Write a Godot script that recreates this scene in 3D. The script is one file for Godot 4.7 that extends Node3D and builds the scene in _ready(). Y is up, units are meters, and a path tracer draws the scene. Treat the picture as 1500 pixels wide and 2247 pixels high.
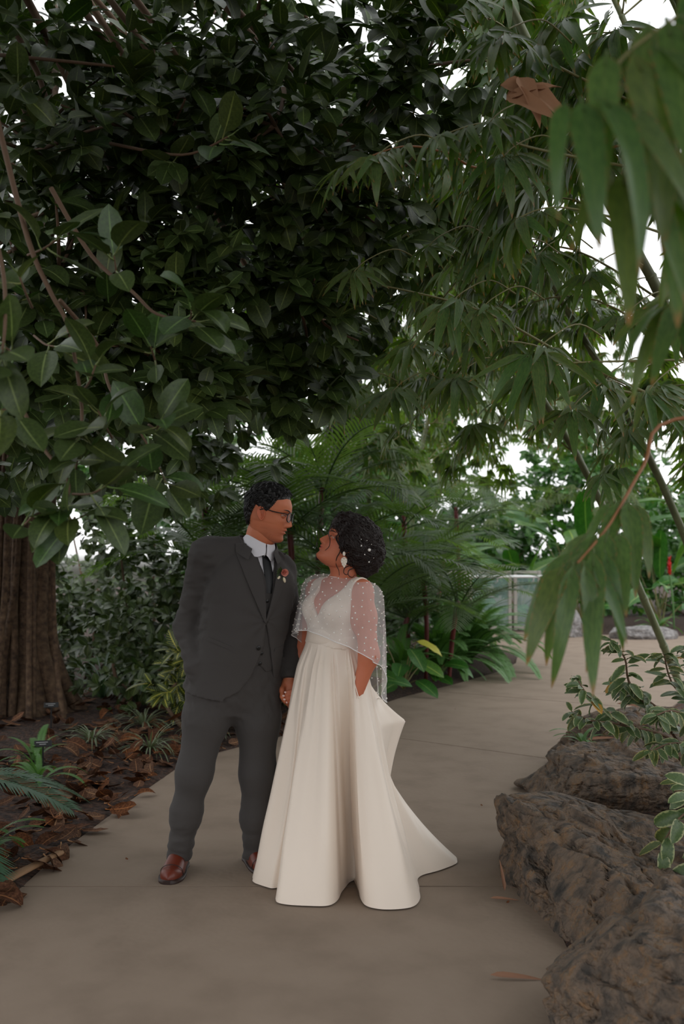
extends Node3D
# A wedding couple on a concrete path in a planted conservatory. Units are metres, y is up, the camera looks along -z.

# ---------------------------------------------------------------- mesh collecting
class MB:
	var v := PackedVector3Array()
	var uv := PackedVector2Array()
	var col := PackedColorArray()
	var idx := PackedInt32Array()
	var nrm := PackedVector3Array()
	var tint := Color(1, 1, 1)
	var colored := false
	func pt(p: Vector3, t: Vector2 = Vector2.ZERO) -> int:
		v.append(p)
		uv.append(t)
		col.append(tint)
		return v.size() - 1
	func tri(a: int, b: int, c: int) -> void:
		idx.append(a); idx.append(b); idx.append(c)
	func quad(a: int, b: int, c: int, d: int) -> void:
		tri(a, b, c)
		tri(a, c, d)
	func grid(pts: PackedVector3Array, cols: int, wrap := false, us := 1.0, vs := 1.0) -> void:
		# pts row by row; clockwise front faces point to the left of the row direction seen along the columns
		var base := v.size()
		var rows := pts.size() / cols
		for r in rows:
			for c in cols:
				pt(pts[r * cols + c], Vector2(us * c / maxf(1.0, cols - (0 if wrap else 1)), vs * r / maxf(1.0, rows - 1)))
		for r in rows - 1:
			for c in (cols if wrap else cols - 1):
				var c2 := (c + 1) % cols
				quad(base + r * cols + c, base + r * cols + c2, base + (r + 1) * cols + c2, base + (r + 1) * cols + c)
	func tube(path: PackedVector3Array, radii: PackedFloat32Array, sides := 6, cap := true, vscale := 1.0) -> void:
		var n := path.size()
		var base := v.size()
		var t0 := (path[1] - path[0]).normalized()
		var side := t0.cross(Vector3.UP)
		if side.length() < 0.1:
			side = t0.cross(Vector3.RIGHT)
		side = side.normalized()
		for i in n:
			var t := (path[mini(i + 1, n - 1)] - path[maxi(i - 1, 0)]).normalized()
			side = (side - t * side.dot(t)).normalized()
			var up := side.cross(t)
			for s in sides:
				var a := TAU * s / sides
				pt(path[i] + (side * cos(a) + up * sin(a)) * radii[i], Vector2(float(s) / sides, vscale * i / (n - 1)))
		for i in n - 1:
			for s in sides:
				var s2 := (s + 1) % sides
				quad(base + i * sides + s, base + i * sides + s2, base + (i + 1) * sides + s2, base + (i + 1) * sides + s)
		if cap:
			var c0 := pt(path[0] - t0 * radii[0] * 0.3, Vector2(0.5, 0))
			var te := (path[n - 1] - path[n - 2]).normalized()
			var c1 := pt(path[n - 1] + te * radii[n - 1] * 0.3, Vector2(0.5, 1))
			for s in sides:
				var s2 := (s + 1) % sides
				tri(c0, base + s2, base + s)
				tri(c1, base + (n - 1) * sides + s, base + (n - 1) * sides + s2)
	func ball(c: Vector3, r: Vector3, rings := 6, sides := 8, b := Basis()) -> void:
		var pts := PackedVector3Array()
		for i in rings + 1:
			var a := PI * i / rings
			for s in sides:
				var t := -TAU * s / sides
				pts.append(c + b * Vector3(r.x * sin(a) * cos(t), r.y * cos(a), r.z * sin(a) * sin(t)))
		grid(pts, sides, true)
	func box(c: Vector3, s: Vector3, b := Basis(), bevel := 0.0) -> void:
		# six faces with bevelled edges: inset face corners, joined by strips
		var h := s / 2.0
		var be := minf(bevel, minf(h.x, minf(h.y, h.z)) * 0.9)
		for ax in 3:
			for sg in [-1.0, 1.0]:
				var n := Vector3.ZERO
				n[ax] = sg
				var u := Vector3.ZERO
				var w := Vector3.ZERO
				u[(ax + 1) % 3] = 1.0
				w[(ax + 2) % 3] = sg
				var base := v.size()
				for k in 4:
					var su: float = [-1.0, 1.0, 1.0, -1.0][k]
					var sw: float = [-1.0, -1.0, 1.0, 1.0][k]
					pt(c + b * (n * h + u * su * (h[(ax + 1) % 3] - be) + w * sw * (h[(ax + 2) % 3] - be)), Vector2(su, sw) * 0.5 + Vector2(0.5, 0.5))
				quad(base, base + 3, base + 2, base + 1)
		if be > 0.0:
			for ax in 3:
				var i := (ax + 1) % 3
				var j := (ax + 2) % 3
				for si in [-1.0, 1.0]:
					for sj in [-1.0, 1.0]:
						var q := []
						for e in [-1.0, 1.0]:
							for k in 2:
								var p := Vector3.ZERO
								p[ax] = e * (h[ax] - be)
								p[i] = si * (h[i] - (be if k == 1 else 0.0))
								p[j] = sj * (h[j] - (be if k == 0 else 0.0))
								q.append(pt(c + b * p))
						if si * sj > 0:
							quad(q[0], q[2], q[3], q[1])
						else:
							quad(q[0], q[1], q[3], q[2])
			for sx in [-1.0, 1.0]:
				for sy in [-1.0, 1.0]:
					for sz in [-1.0, 1.0]:
						var sgn := Vector3(sx, sy, sz)
						var q := []
						for k in 3:
							var p := sgn * (h - Vector3.ONE * be)
							p[k] = sgn[k] * h[k]
							q.append(pt(c + b * p))
						if sx * sy * sz > 0:
							tri(q[0], q[2], q[1])
						else:
							tri(q[0], q[1], q[2])
	func smooth() -> void:
		nrm = PackedVector3Array()
		nrm.resize(v.size())
		for k in range(0, idx.size(), 3):
			var a := v[idx[k]]
			var n := (v[idx[k + 2]] - a).cross(v[idx[k + 1]] - a)
			nrm[idx[k]] += n
			nrm[idx[k + 1]] += n
			nrm[idx[k + 2]] += n
		for k in nrm.size():
			nrm[k] = nrm[k].normalized() if nrm[k].length_squared() > 1e-20 else Vector3.UP
	func add(o: MB, x: Transform3D) -> void:
		var base := v.size()
		for k in o.v.size():
			v.append(x * o.v[k])
			uv.append(o.uv[k])
			col.append(o.col[k])
		for k in o.idx:
			idx.append(base + k)
	func mesh() -> ArrayMesh:
		smooth()
		var a := []
		a.resize(Mesh.ARRAY_MAX)
		a[Mesh.ARRAY_VERTEX] = v
		a[Mesh.ARRAY_NORMAL] = nrm
		a[Mesh.ARRAY_TEX_UV] = uv
		if colored:
			a[Mesh.ARRAY_COLOR] = col
		a[Mesh.ARRAY_INDEX] = idx
		var m := ArrayMesh.new()
		m.add_surface_from_arrays(Mesh.PRIMITIVE_TRIANGLES, a)
		return m

# ---------------------------------------------------------------- naming
var used := {}
var M := {}
var rng := RandomNumberGenerator.new()

func numbered(called: String) -> String:
	var n: int = used.get(called, 0)
	used[called] = n + 1
	return called if n == 0 else "%s_%03d" % [called, n]

func tag(o: Node3D, label: String, category: String, group := "", kind := "") -> void:
	o.set_meta("label", label)
	if category:
		o.set_meta("category", category)
	if group:
		o.set_meta("group", group)
	if kind:
		o.set_meta("kind", kind)

func thing(called: String, label: String, category: String, at := Vector3.ZERO, group := "") -> Node3D:
	var o := Node3D.new()
	o.name = numbered(called)
	add_child(o)
	o.position = at
	tag(o, label, category, group)
	return o

func part(parent: Node3D, called: String, m: Mesh, material: Material, x := Transform3D()) -> MeshInstance3D:
	var o := MeshInstance3D.new()
	o.mesh = m
	o.material_override = material
	o.name = called
	parent.add_child(o, true)
	o.transform = x
	return o

func top(called: String, m: Mesh, material: Material, label: String, category: String, x := Transform3D(), group := "") -> MeshInstance3D:
	var o := MeshInstance3D.new()
	o.mesh = m
	o.material_override = material
	o.name = numbered(called)
	add_child(o)
	o.transform = x
	tag(o, label, category, group)
	return o

func struct(called: String, m: Mesh, material: Material, x := Transform3D()) -> MeshInstance3D:
	var o := MeshInstance3D.new()
	o.mesh = m
	o.material_override = material
	o.name = numbered(called)
	add_child(o)
	o.transform = x
	o.set_meta("kind", "structure")
	return o

func many(parent: Node3D, called: String, m: Mesh, material: Material, xs: Array, cols: Array = []) -> MultiMeshInstance3D:
	var mm := MultiMesh.new()
	mm.transform_format = MultiMesh.TRANSFORM_3D
	mm.use_colors = cols.size() > 0
	mm.mesh = m
	mm.instance_count = xs.size()
	for i in xs.size():
		mm.set_instance_transform(i, xs[i])
		if cols.size():
			mm.set_instance_color(i, cols[i])
	var o := MultiMeshInstance3D.new()
	o.multimesh = mm
	o.material_override = material
	o.name = called
	parent.add_child(o, true)
	o.set_meta("kind", "stuff")
	return o

func ri(a: float, b: float) -> float:
	return rng.randf_range(a, b)

func rv() -> Vector3:
	var p := Vector3(rng.randfn(), rng.randfn(), rng.randfn())
	return p.normalized() if p.length() > 0.001 else Vector3.UP

# a basis whose -z runs along dir and whose y is as near to up as it can be
func aim(dir: Vector3, up := Vector3.UP) -> Basis:
	var d := dir.normalized()
	if absf(d.dot(up.normalized())) > 0.98:
		up = Vector3(up.y, up.z, up.x) + Vector3(0.01, 0.2, 0.03)
	return Basis.looking_at(d, up)

# ---------------------------------------------------------------- materials
func mat(color: Color, rough := 0.7, more := {}) -> StandardMaterial3D:
	var m := StandardMaterial3D.new()
	m.albedo_color = color
	m.roughness = rough
	for k in more:
		m.set(k, more[k])
	return m

func noise_tex(seed_: int, freq: float, stops: Array, size := 256, octaves := 4, kind := FastNoiseLite.TYPE_SIMPLEX_SMOOTH, warp := 0.0) -> NoiseTexture2D:
	var n := FastNoiseLite.new()
	n.seed = seed_
	n.frequency = freq
	n.noise_type = kind
	n.fractal_octaves = octaves
	if warp > 0.0:
		n.domain_warp_enabled = true
		n.domain_warp_amplitude = warp
		n.domain_warp_frequency = freq * 0.6
	var t := NoiseTexture2D.new()
	t.width = size
	t.height = size
	t.seamless = true
	t.noise = n
	if stops.size():
		var g := Gradient.new()
		var off := PackedFloat32Array()
		var cs := PackedColorArray()
		for s in stops:
			off.append(s[0])
			cs.append(s[1])
		g.offsets = off
		g.colors = cs
		t.color_ramp = g
	return t

func triplanar(m: StandardMaterial3D, scale: float, world := false) -> StandardMaterial3D:
	m.uv1_triplanar = true
	m.uv1_world_triplanar = world
	m.uv1_scale = Vector3.ONE * scale
	return m

# ---------------------------------------------------------------- fields and their surfaces
static func smin(a: float, b: float, k: float) -> float:
	var h := maxf(k - absf(a - b), 0.0) / k
	return minf(a, b) - h * h * k * 0.25

static func cap(p: Vector3, a: Vector3, b: Vector3, ra: float, rb: float) -> float:
	var ab := b - a
	var t := clampf((p - a).dot(ab) / ab.length_squared(), 0.0, 1.0)
	return (p - a - ab * t).length() - lerpf(ra, rb, t)

class Limbs:
	# chains of tapered capsules joined smoothly
	var a := PackedVector3Array()
	var b := PackedVector3Array()
	var ra := PackedFloat32Array()
	var rb := PackedFloat32Array()
	var k := 0.03
	func bone(p: Vector3, q: Vector3, r: float, s: float) -> void:
		a.append(p); b.append(q); ra.append(r); rb.append(s)
	func chain(pts: Array, rad: Array) -> void:
		for i in pts.size() - 1:
			bone(pts[i], pts[i + 1], rad[i], rad[i + 1])
	func d(p: Vector3) -> float:
		var r := 9.0
		for i in a.size():
			var ab := b[i] - a[i]
			var pa := p - a[i]
			var t := clampf(pa.dot(ab) / ab.length_squared(), 0.0, 1.0)
			var e := (pa - ab * t).length() - ra[i] - (rb[i] - ra[i]) * t
			var h := maxf(k - absf(r - e), 0.0) / k
			r = minf(r, e) - h * h * k * 0.25
		return r

class Trunk:
	# a torso: ellipses stacked along y in a frame of its own; rows of [y, half width, half depth, shift in z]
	var x: Transform3D
	var inv: Transform3D
	var rows: Array
	var ys := PackedFloat32Array()
	var aw := PackedFloat32Array()
	var bd := PackedFloat32Array()
	var sz := PackedFloat32Array()
	func setup(frame: Transform3D, table: Array) -> void:
		x = frame
		inv = frame.affine_inverse()
		rows = table
		for i in 120:
			var y: float = lerpf(table[0][0], table[-1][0], i / 119.0)
			var k := 0
			while k < table.size() - 2 and y > table[k + 1][0]:
				k += 1
			var t: float = clampf((y - table[k][0]) / (table[k + 1][0] - table[k][0]), 0.0, 1.0)
			ys.append(y)
			var pre: Array = table[maxi(k - 1, 0)]
			var post: Array = table[mini(k + 2, table.size() - 1)]
			aw.append(cubic_interpolate(table[k][1], table[k + 1][1], pre[1], post[1], t))
			bd.append(cubic_interpolate(table[k][2], table[k + 1][2], pre[2], post[2], t))
			sz.append(cubic_interpolate(table[k][3], table[k + 1][3], pre[3], post[3], t))
	func d(q: Vector3, off: float) -> float:
		# q in the torso's own frame
		var f := clampf((q.y - ys[0]) / (ys[119] - ys[0]), 0.0, 1.0) * 118.99
		var i := int(f)
		var t := f - i
		var a := lerpf(aw[i], aw[i + 1], t) + off
		var b := lerpf(bd[i], bd[i + 1], t) + off
		var z := q.z - lerpf(sz[i], sz[i + 1], t)
		var ex := absf(q.x) / a
		var ez := absf(z) / b
		var r := pow(pow(ex, 2.4) + pow(ez, 2.4), 1.0 / 2.4)
		var e := (r - 1.0) * minf(a, b)
		return maxf(e, maxf(ys[0] - q.y, q.y - ys[119] - off))

static func poly_sd(p: Vector2, poly: PackedVector2Array) -> float:
	var n := poly.size()
	var best := 1e9
	var inside := false
	var j := n - 1
	for i in n:
		var e := poly[j] - poly[i]
		var w := p - poly[i]
		var c := w - e * clampf(w.dot(e) / e.length_squared(), 0.0, 1.0)
		best = minf(best, c.length_squared())
		if (poly[i].y > p.y) != (poly[j].y > p.y) and p.x < (poly[j].x - poly[i].x) * (p.y - poly[i].y) / (poly[j].y - poly[i].y) + poly[i].x:
			inside = not inside
		j = i
	return -sqrt(best) if inside else sqrt(best)

func nets(f: Callable, lo: Vector3, hi: Vector3, h: float, mb: MB) -> void:
	# surface nets: one vertex in each cell that the surface crosses, one quad round each crossed edge
	const B := 5
	var nb := Vector3i(ceili((hi.x - lo.x) / h / B), ceili((hi.y - lo.y) / h / B), ceili((hi.z - lo.z) / h / B))
	var nx := nb.x * B + 1
	var ny := nb.y * B + 1
	var nz := nb.z * B + 1
	var val := PackedFloat32Array()
	val.resize(nx * ny * nz)
	val.fill(1e6)
	var vid := PackedInt32Array()
	vid.resize(nx * ny * nz)
	vid.fill(-1)
	var act: Array[Vector3i] = []
	var reach := B * h * 0.87 * 1.35
	for bz in nb.z:
		for by in nb.y:
			for bx in nb.x:
				var c := lo + Vector3(bx + 0.5, by + 0.5, bz + 0.5) * (B * h)
				if absf(f.call(c)) < reach:
					act.append(Vector3i(bx, by, bz) * B)
	var sxy := nx * ny
	for b in act:
		for z in B + 1:
			for y in B + 1:
				var k := b.x + (b.y + y) * nx + (b.z + z) * sxy
				for x in B + 1:
					if val[k] > 1e5:
						val[k] = f.call(lo + Vector3(b.x + x, b.y + y, b.z + z) * h)
					k += 1
	var off := PackedInt32Array([0, 1, nx, nx + 1, sxy, sxy + 1, sxy + nx, sxy + nx + 1])
	var ea := PackedInt32Array([0, 2, 4, 6, 0, 1, 4, 5, 0, 1, 2, 3])
	var eb := PackedInt32Array([1, 3, 5, 7, 2, 3, 6, 7, 4, 5, 6, 7])
	var base := mb.v.size()
	var cells := PackedInt32Array()
	for b in act:
		for z in B:
			for y in B:
				for x in B:
					var k := b.x + x + (b.y + y) * nx + (b.z + z) * sxy
					var neg := 0
					for c in 8:
						if val[k + off[c]] < 0.0:
							neg += 1
					if neg == 0 or neg == 8:
						continue
					var sum := Vector3.ZERO
					var cnt := 0
					for e in 12:
						var va := val[k + off[ea[e]]]
						var vb := val[k + off[eb[e]]]
						if (va < 0.0) != (vb < 0.0):
							var t := va / (va - vb)
							var pa := Vector3(ea[e] & 1, (ea[e] >> 1) & 1, ea[e] >> 2)
							var pb := Vector3(eb[e] & 1, (eb[e] >> 1) & 1, eb[e] >> 2)
							sum += pa.lerp(pb, t)
							cnt += 1
					vid[k] = mb.pt(lo + (Vector3(b.x + x, b.y + y, b.z + z) + sum / cnt) * h)
					cells.append(k)
	for k in cells:
		for ax in 3:
			var e: int = [1, nx, sxy][ax]
			var u: int = [nx, sxy, 1][ax]
			var w: int = [sxy, 1, nx][ax]
			var v0 := val[k]
			var v1 := val[k + e]
			if (v0 < 0.0) == (v1 < 0.0) or k - u - w < 0:
				continue
			var a := vid[k]
			var b2 := vid[k - u]
			var c2 := vid[k - u - w]
			var d2 := vid[k - w]
			if b2 < base or c2 < base or d2 < base:
				continue
			if v0 < 0.0:
				mb.quad(a, d2, c2, b2)
			else:
				mb.quad(a, b2, c2, d2)

func curve(pts: Array, n: int) -> PackedVector3Array:
	# a smooth line through the points
	var out := PackedVector3Array()
	var m := pts.size()
	for i in n + 1:
		var f := float(i) / n * (m - 1)
		var k := mini(int(f), m - 2)
		var a: Vector3 = pts[maxi(k - 1, 0)]
		var b: Vector3 = pts[k]
		var c: Vector3 = pts[k + 1]
		var d: Vector3 = pts[mini(k + 2, m - 1)]
		out.append(b.cubic_interpolate(c, a, d, f - k))
	return out

func ramp(a: float, b: float, n: int) -> PackedFloat32Array:
	var out := PackedFloat32Array()
	for i in n + 1:
		out.append(lerpf(a, b, float(i) / n))
	return out

func _ready() -> void:
	rng.seed = 7
	# camera: a moderate wide lens at chest height, tilted up a little
	var cam := Camera3D.new()
	cam.name = "camera"
	add_child(cam)
	cam.position = Vector3(0, 1.4, 0)
	cam.rotation_degrees.x = 2.505
	cam.fov = 54.47
	cam.near = 0.05
	cam.far = 200.0
	var lens := CameraAttributesPhysical.new()
	lens.frustum_focal_length = 23.314
	lens.frustum_near = 0.05
	lens.frustum_far = 200.0
	lens.frustum_focus_distance = 4.4
	lens.exposure_aperture = 2.0
	cam.attributes = lens
	# the overcast sky above the glass roof
	var env := Environment.new()
	env.background_mode = Environment.BG_SKY
	var sky := Sky.new()
	var sm := ProceduralSkyMaterial.new()
	sm.sky_top_color = Color(0.98, 0.99, 1.0)
	sm.sky_horizon_color = Color(0.98, 0.98, 0.98)
	sm.ground_bottom_color = Color(0.2, 0.2, 0.18)
	sm.ground_horizon_color = Color(0.3, 0.3, 0.28)
	sky.sky_material = sm
	env.sky = sky
	env.background_energy_multiplier = 1.0
	env.tonemap_mode = Environment.TONE_MAPPER_LINEAR
	env.tonemap_exposure = 1.85
	env.sdfgi_enabled = true
	env.ssao_enabled = true
	env.ssil_enabled = true
	var we := WorldEnvironment.new()
	we.name = "environment"
	we.environment = env
	add_child(we)
	common_materials()
	plant_materials()
	setting_materials()
	M.ochre_leaf = mat(Color(0.66, 0.50, 0.20), 0.5, {"backlight_enabled": true, "backlight": Color(0.4, 0.3, 0.08)})
	# the setting
	build_ground()
	build_path()
	build_rocks()
	build_gate()
	# plants, largest first
	build_figs()
	rng.seed = 200
	build_bamboo()
	build_beds()
	build_far()
	# the couple
	rng.seed = 7
	build_groom()
	build_bride()
	build_litter()
func common_materials() -> void:
	M.skin = mat(Color(1, 1, 1), 0.5, {"vertex_color_use_as_albedo": true, "metallic_specular": 0.4, "subsurf_scatter_enabled": true, "subsurf_scatter_strength": 0.12})
	M.eye_white = mat(Color(0.85, 0.82, 0.78), 0.2)
	M.iris = mat(Color(0.12, 0.06, 0.03), 0.15)
	M.black_hair = mat(Color(0.055, 0.042, 0.036), 0.5)
	M.brown_hair = mat(Color(0.125, 0.072, 0.055), 0.42)
	M.lip_line = mat(Color(0.25, 0.09, 0.07), 0.6)
	M.black_plastic = mat(Color(0.03, 0.03, 0.035), 0.25)
	M.lens = mat(Color(0.85, 0.9, 0.95, 0.10), 0.03, {"transparency": BaseMaterial3D.TRANSPARENCY_ALPHA})
	var weave := noise_tex(21, 0.09, [[0.0, Color(0.80, 0.79, 0.79)], [0.5, Color(0.93, 0.925, 0.92)], [1.0, Color(1.0, 1.0, 1.0)]], 256, 4, FastNoiseLite.TYPE_SIMPLEX)
	M.suit = triplanar(mat(Color(0.272, 0.257, 0.25), 0.9, {"albedo_texture": weave, "rim_enabled": true, "rim": 0.25, "rim_tint": 0.6}), 26.0)
	M.shirt = mat(Color(0.86, 0.85, 0.87), 0.8)
	M.tie = mat(Color(0.035, 0.035, 0.042), 0.55)
	M.button = mat(Color(0.06, 0.055, 0.055), 0.35)
	M.shoe = mat(Color(0.38, 0.14, 0.065), 0.42)
	M.sole = mat(Color(0.15, 0.06, 0.035), 0.5)
	M.petal = mat(Color(0.90, 0.62, 0.55), 0.6, {"backlight_enabled": true, "backlight": Color(0.3, 0.15, 0.12)})
	M.sprig = mat(Color(0.22, 0.30, 0.14), 0.6)
	M.cream_bud = mat(Color(0.90, 0.84, 0.72), 0.6)
	M.satin = mat(Color(0.905, 0.845, 0.785), 0.40, {"metallic_specular": 0.42, "rim_enabled": true, "rim": 0.2})
	M.tulle = mat(Color(0.97, 0.96, 0.96, 0.25), 0.9, {"transparency": BaseMaterial3D.TRANSPARENCY_ALPHA})
	M.trim_white = mat(Color(0.95, 0.94, 0.93), 0.6)
	M.pearl = mat(Color(0.95, 0.93, 0.90), 0.18, {"clearcoat_enabled": true, "clearcoat": 0.6})
	M.earring = mat(Color(0.93, 0.88, 0.82), 0.3)
	M.nail = mat(Color(0.95, 0.80, 0.76), 0.2)
# ---------------------------------------------------------------- ground and path
var path_poly := PackedVector2Array([Vector2(-1.45, 4), Vector2(-1.42, 0), Vector2(-1.39, -2.5), Vector2(-1.372, -4.06), Vector2(-1.335, -4.76), Vector2(-1.24, -5.6), Vector2(-1.101, -6.56), Vector2(-0.878, -7.165), Vector2(-0.524, -7.70), Vector2(-0.05, -8.6), Vector2(0.586, -9.906), Vector2(1.247, -10.957), Vector2(1.95, -12.2), Vector2(2.256, -13.035), Vector2(2.45, -14.0), Vector2(2.35, -15.2), Vector2(1.9, -16.6), Vector2(1.2, -18.2),
	Vector2(3.7, -18.5), Vector2(4.3, -17.8), Vector2(5.6, -17.3), Vector2(7.0, -17.8), Vector2(10.0, -18.6), Vector2(12.0, -17.0), Vector2(9.0, -14.8), Vector2(5.6, -12.6), Vector2(3.9, -10.8), Vector2(2.9, -9.0), Vector2(2.1, -7.7), Vector2(1.60, -6.9), Vector2(1.12, -5.9), Vector2(0.92, -5.3), Vector2(0.84, -4.8), Vector2(0.82, -3.8), Vector2(0.78, -3.0), Vector2(0.9, 0), Vector2(1.0, 4)])

func bed_h(x: float, z: float) -> float:
	# how high the soil lies: low beside the path, a little mounded behind
	var s := poly_sd(Vector2(x, z), path_poly)
	return -0.07 if s < -0.12 else lerpf(-0.07, 0.0, clampf((s + 0.12) / 0.14, 0.0, 1.0)) + 0.12 * smoothstep(0.0, 1.6, s)

func build_ground() -> void:
	var nz := FastNoiseLite.new()
	nz.seed = 3
	nz.frequency = 1.3
	nz.fractal_octaves = 3
	var mb := MB.new()
	var pts := PackedVector3Array()
	var nx := 130
	var zs := PackedFloat32Array()
	for i in 131:
		zs.append(lerpf(9.0, -42.0, i / 130.0))
	for z in zs:
		for i in nx + 1:
			var x := lerpf(-22.0, 26.0, float(i) / nx)
			pts.append(Vector3(x, bed_h(x, z) + nz.get_noise_2d(x, z) * 0.02, z))
	# finer near the path in view
	mb.grid(pts, nx + 1)
	struct("ground", mb.mesh(), M.soil)
	mb = MB.new()
	pts = PackedVector3Array()
	for i in 121:
		for j in 61:
			var x := lerpf(-3.4, -0.2, j / 60.0)
			var z := lerpf(-2.0, -9.6, i / 120.0)
			pts.append(Vector3(x, bed_h(x, z) + nz.get_noise_2d(x * 3.0, z * 3.0) * 0.022 + 0.006, z))
	mb.grid(pts, 61)
	struct("ground", mb.mesh(), M.soil)
	mb = MB.new()
	pts = PackedVector3Array()
	for i in 121:
		for j in 51:
			var x := lerpf(0.6, 3.4, j / 50.0)
			var z := lerpf(-1.5, -9.6, i / 120.0)
			pts.append(Vector3(x, bed_h(x, z) + nz.get_noise_2d(x * 3.0, z * 3.0) * 0.022 + 0.006, z))
	mb.grid(pts, 51)
	struct("ground", mb.mesh(), M.soil)

func build_path() -> void:
	var root := Node3D.new()
	root.name = numbered("floor")
	add_child(root)
	root.set_meta("kind", "structure")
	# tooled joints that cross the path, each as two points
	var cuts := [[Vector2(-3, 5.0), Vector2(3, 5.0)], [Vector2(-3, 2.0), Vector2(3, 2.0)], [Vector2(-3, -1.15), Vector2(3, -1.15)], [Vector2(-3, -4.279), Vector2(3, -4.279)], [Vector2(-2.5, -10.0), Vector2(3.5, -5.31)], [Vector2(-1.5, -11.94), Vector2(4.5, -8.08)], [Vector2(-0.5, -17.2), Vector2(9.5, -9.8)], [Vector2(-6, -24), Vector2(14, -19)]]
	for i in cuts.size() - 1:
		var a: Array = cuts[i]
		var b: Array = cuts[i + 1]
		var da: Vector2 = (a[1] - a[0]).normalized() * 12.0
		var db: Vector2 = (b[1] - b[0]).normalized() * 12.0
		var band := PackedVector2Array([a[0] - da, a[1] + da, b[1] + db, b[0] - db])
		for piece in Geometry2D.intersect_polygons(path_poly, band):
			for inset in Geometry2D.offset_polygon(piece, -0.0042):
				slab(root, inset)

func slab(root: Node3D, poly: PackedVector2Array) -> void:
	var mb := MB.new()
	var topp := poly
	var small := Geometry2D.offset_polygon(poly, -0.003, Geometry2D.JOIN_MITER)
	if small.size() == 1 and small[0].size() == poly.size():
		topp = small[0]
	if Geometry2D.is_polygon_clockwise(poly):
		pass
	var ids := Geometry2D.triangulate_polygon(topp)
	for p in topp:
		mb.pt(Vector3(p.x, 0.0, p.y), p)
	var cw := Geometry2D.is_polygon_clockwise(topp)
	for k in range(0, ids.size(), 3):
		var a := topp[ids[k]]
		var b := topp[ids[k + 1]]
		var c := topp[ids[k + 2]]
		if (b - a).cross(c - a) > 0.0:
			mb.tri(ids[k], ids[k + 1], ids[k + 2])
		else:
			mb.tri(ids[k], ids[k + 2], ids[k + 1])
	var n := topp.size()
	for k in n:
		var j := (k + 1) % n
		var q := []
		for p in [topp[k], topp[j]]:
			q.append(mb.pt(Vector3(p.x, 0.0, p.y), p))
		for p in [poly[j] if poly.size() == n else topp[j], poly[k] if poly.size() == n else topp[k]]:
			q.append(mb.pt(Vector3(p.x, -0.12, p.y), p))
		if cw:
			mb.quad(q[0], q[1], q[2], q[3])
		else:
			mb.quad(q[0], q[3], q[2], q[1])
	part(root, "slab", mb.mesh(), M.concrete)

func setting_materials() -> void:
	var spots := noise_tex(51, 0.012, [[0.0, Color(0.90, 0.89, 0.88)], [0.5, Color(0.97, 0.965, 0.96)], [1.0, Color(1.0, 1.0, 1.0)]], 512, 7)
	var grain := noise_tex(52, 0.25, [], 256, 2)
	M.concrete = triplanar(mat(Color(0.545, 0.48, 0.42), 0.85, {"albedo_texture": spots, "heightmap_enabled": true, "heightmap_texture": grain, "heightmap_scale": 0.12, "metallic_specular": 0.4}), 0.45, true)
	M.soil = triplanar(mat(Color(0.30, 0.215, 0.17), 0.95, {"albedo_texture": noise_tex(53, 0.05, [[0.0, Color(0.30, 0.27, 0.25)], [0.5, Color(0.75, 0.70, 0.66)], [1.0, Color(1.3, 1.2, 1.1)]], 256, 5), "heightmap_enabled": true, "heightmap_texture": noise_tex(54, 0.08, [], 256, 4), "heightmap_scale": 1.5}), 1.5, true)
	var stone := noise_tex(55, 0.011, [[0.0, Color(0.10, 0.10, 0.10)], [0.3, Color(0.20, 0.195, 0.19)], [0.42, Color(0.30, 0.28, 0.26)], [0.55, Color(0.38, 0.34, 0.305)], [0.66, Color(0.34, 0.32, 0.30)], [0.76, Color(0.44, 0.35, 0.25)], [0.84, Color(0.36, 0.335, 0.30)], [1.0, Color(0.50, 0.48, 0.45)]], 512, 6, FastNoiseLite.TYPE_SIMPLEX_SMOOTH, 30.0)
	M.rock = triplanar(mat(Color(1.12, 1.04, 0.96), 0.8, {"albedo_texture": stone, "heightmap_enabled": true, "heightmap_texture": noise_tex(56, 0.02, [], 512, 6, FastNoiseLite.TYPE_SIMPLEX_SMOOTH, 20.0), "heightmap_scale": 3.0}), 1.9)
	M.grey_rock = triplanar(mat(Color(0.60, 0.58, 0.57), 0.85, {"albedo_texture": noise_tex(57, 0.03, [[0.0, Color(0.5, 0.5, 0.5)], [1.0, Color(1.1, 1.1, 1.1)]], 256, 5)}), 1.5)
	M.moss = mat(Color(0.30, 0.34, 0.12), 0.95)
	M.steel = mat(Color(0.62, 0.60, 0.57), 0.45, {"metallic": 0.6})
	M.rail = mat(Color(0.86, 0.86, 0.86), 0.3, {"metallic": 0.3})
	M.glass = mat(Color(0.62, 0.75, 0.72, 0.22), 0.05, {"transparency": BaseMaterial3D.TRANSPARENCY_ALPHA})
	M.sign_black = mat(Color(0.05, 0.05, 0.05), 0.4)
	M.sign_text = mat(Color(0.6, 0.6, 0.6), 0.6)
	M.wood = mat(Color(0.55, 0.42, 0.30), 0.8)
	M.red_flower = mat(Color(0.72, 0.08, 0.05), 0.5)

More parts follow.
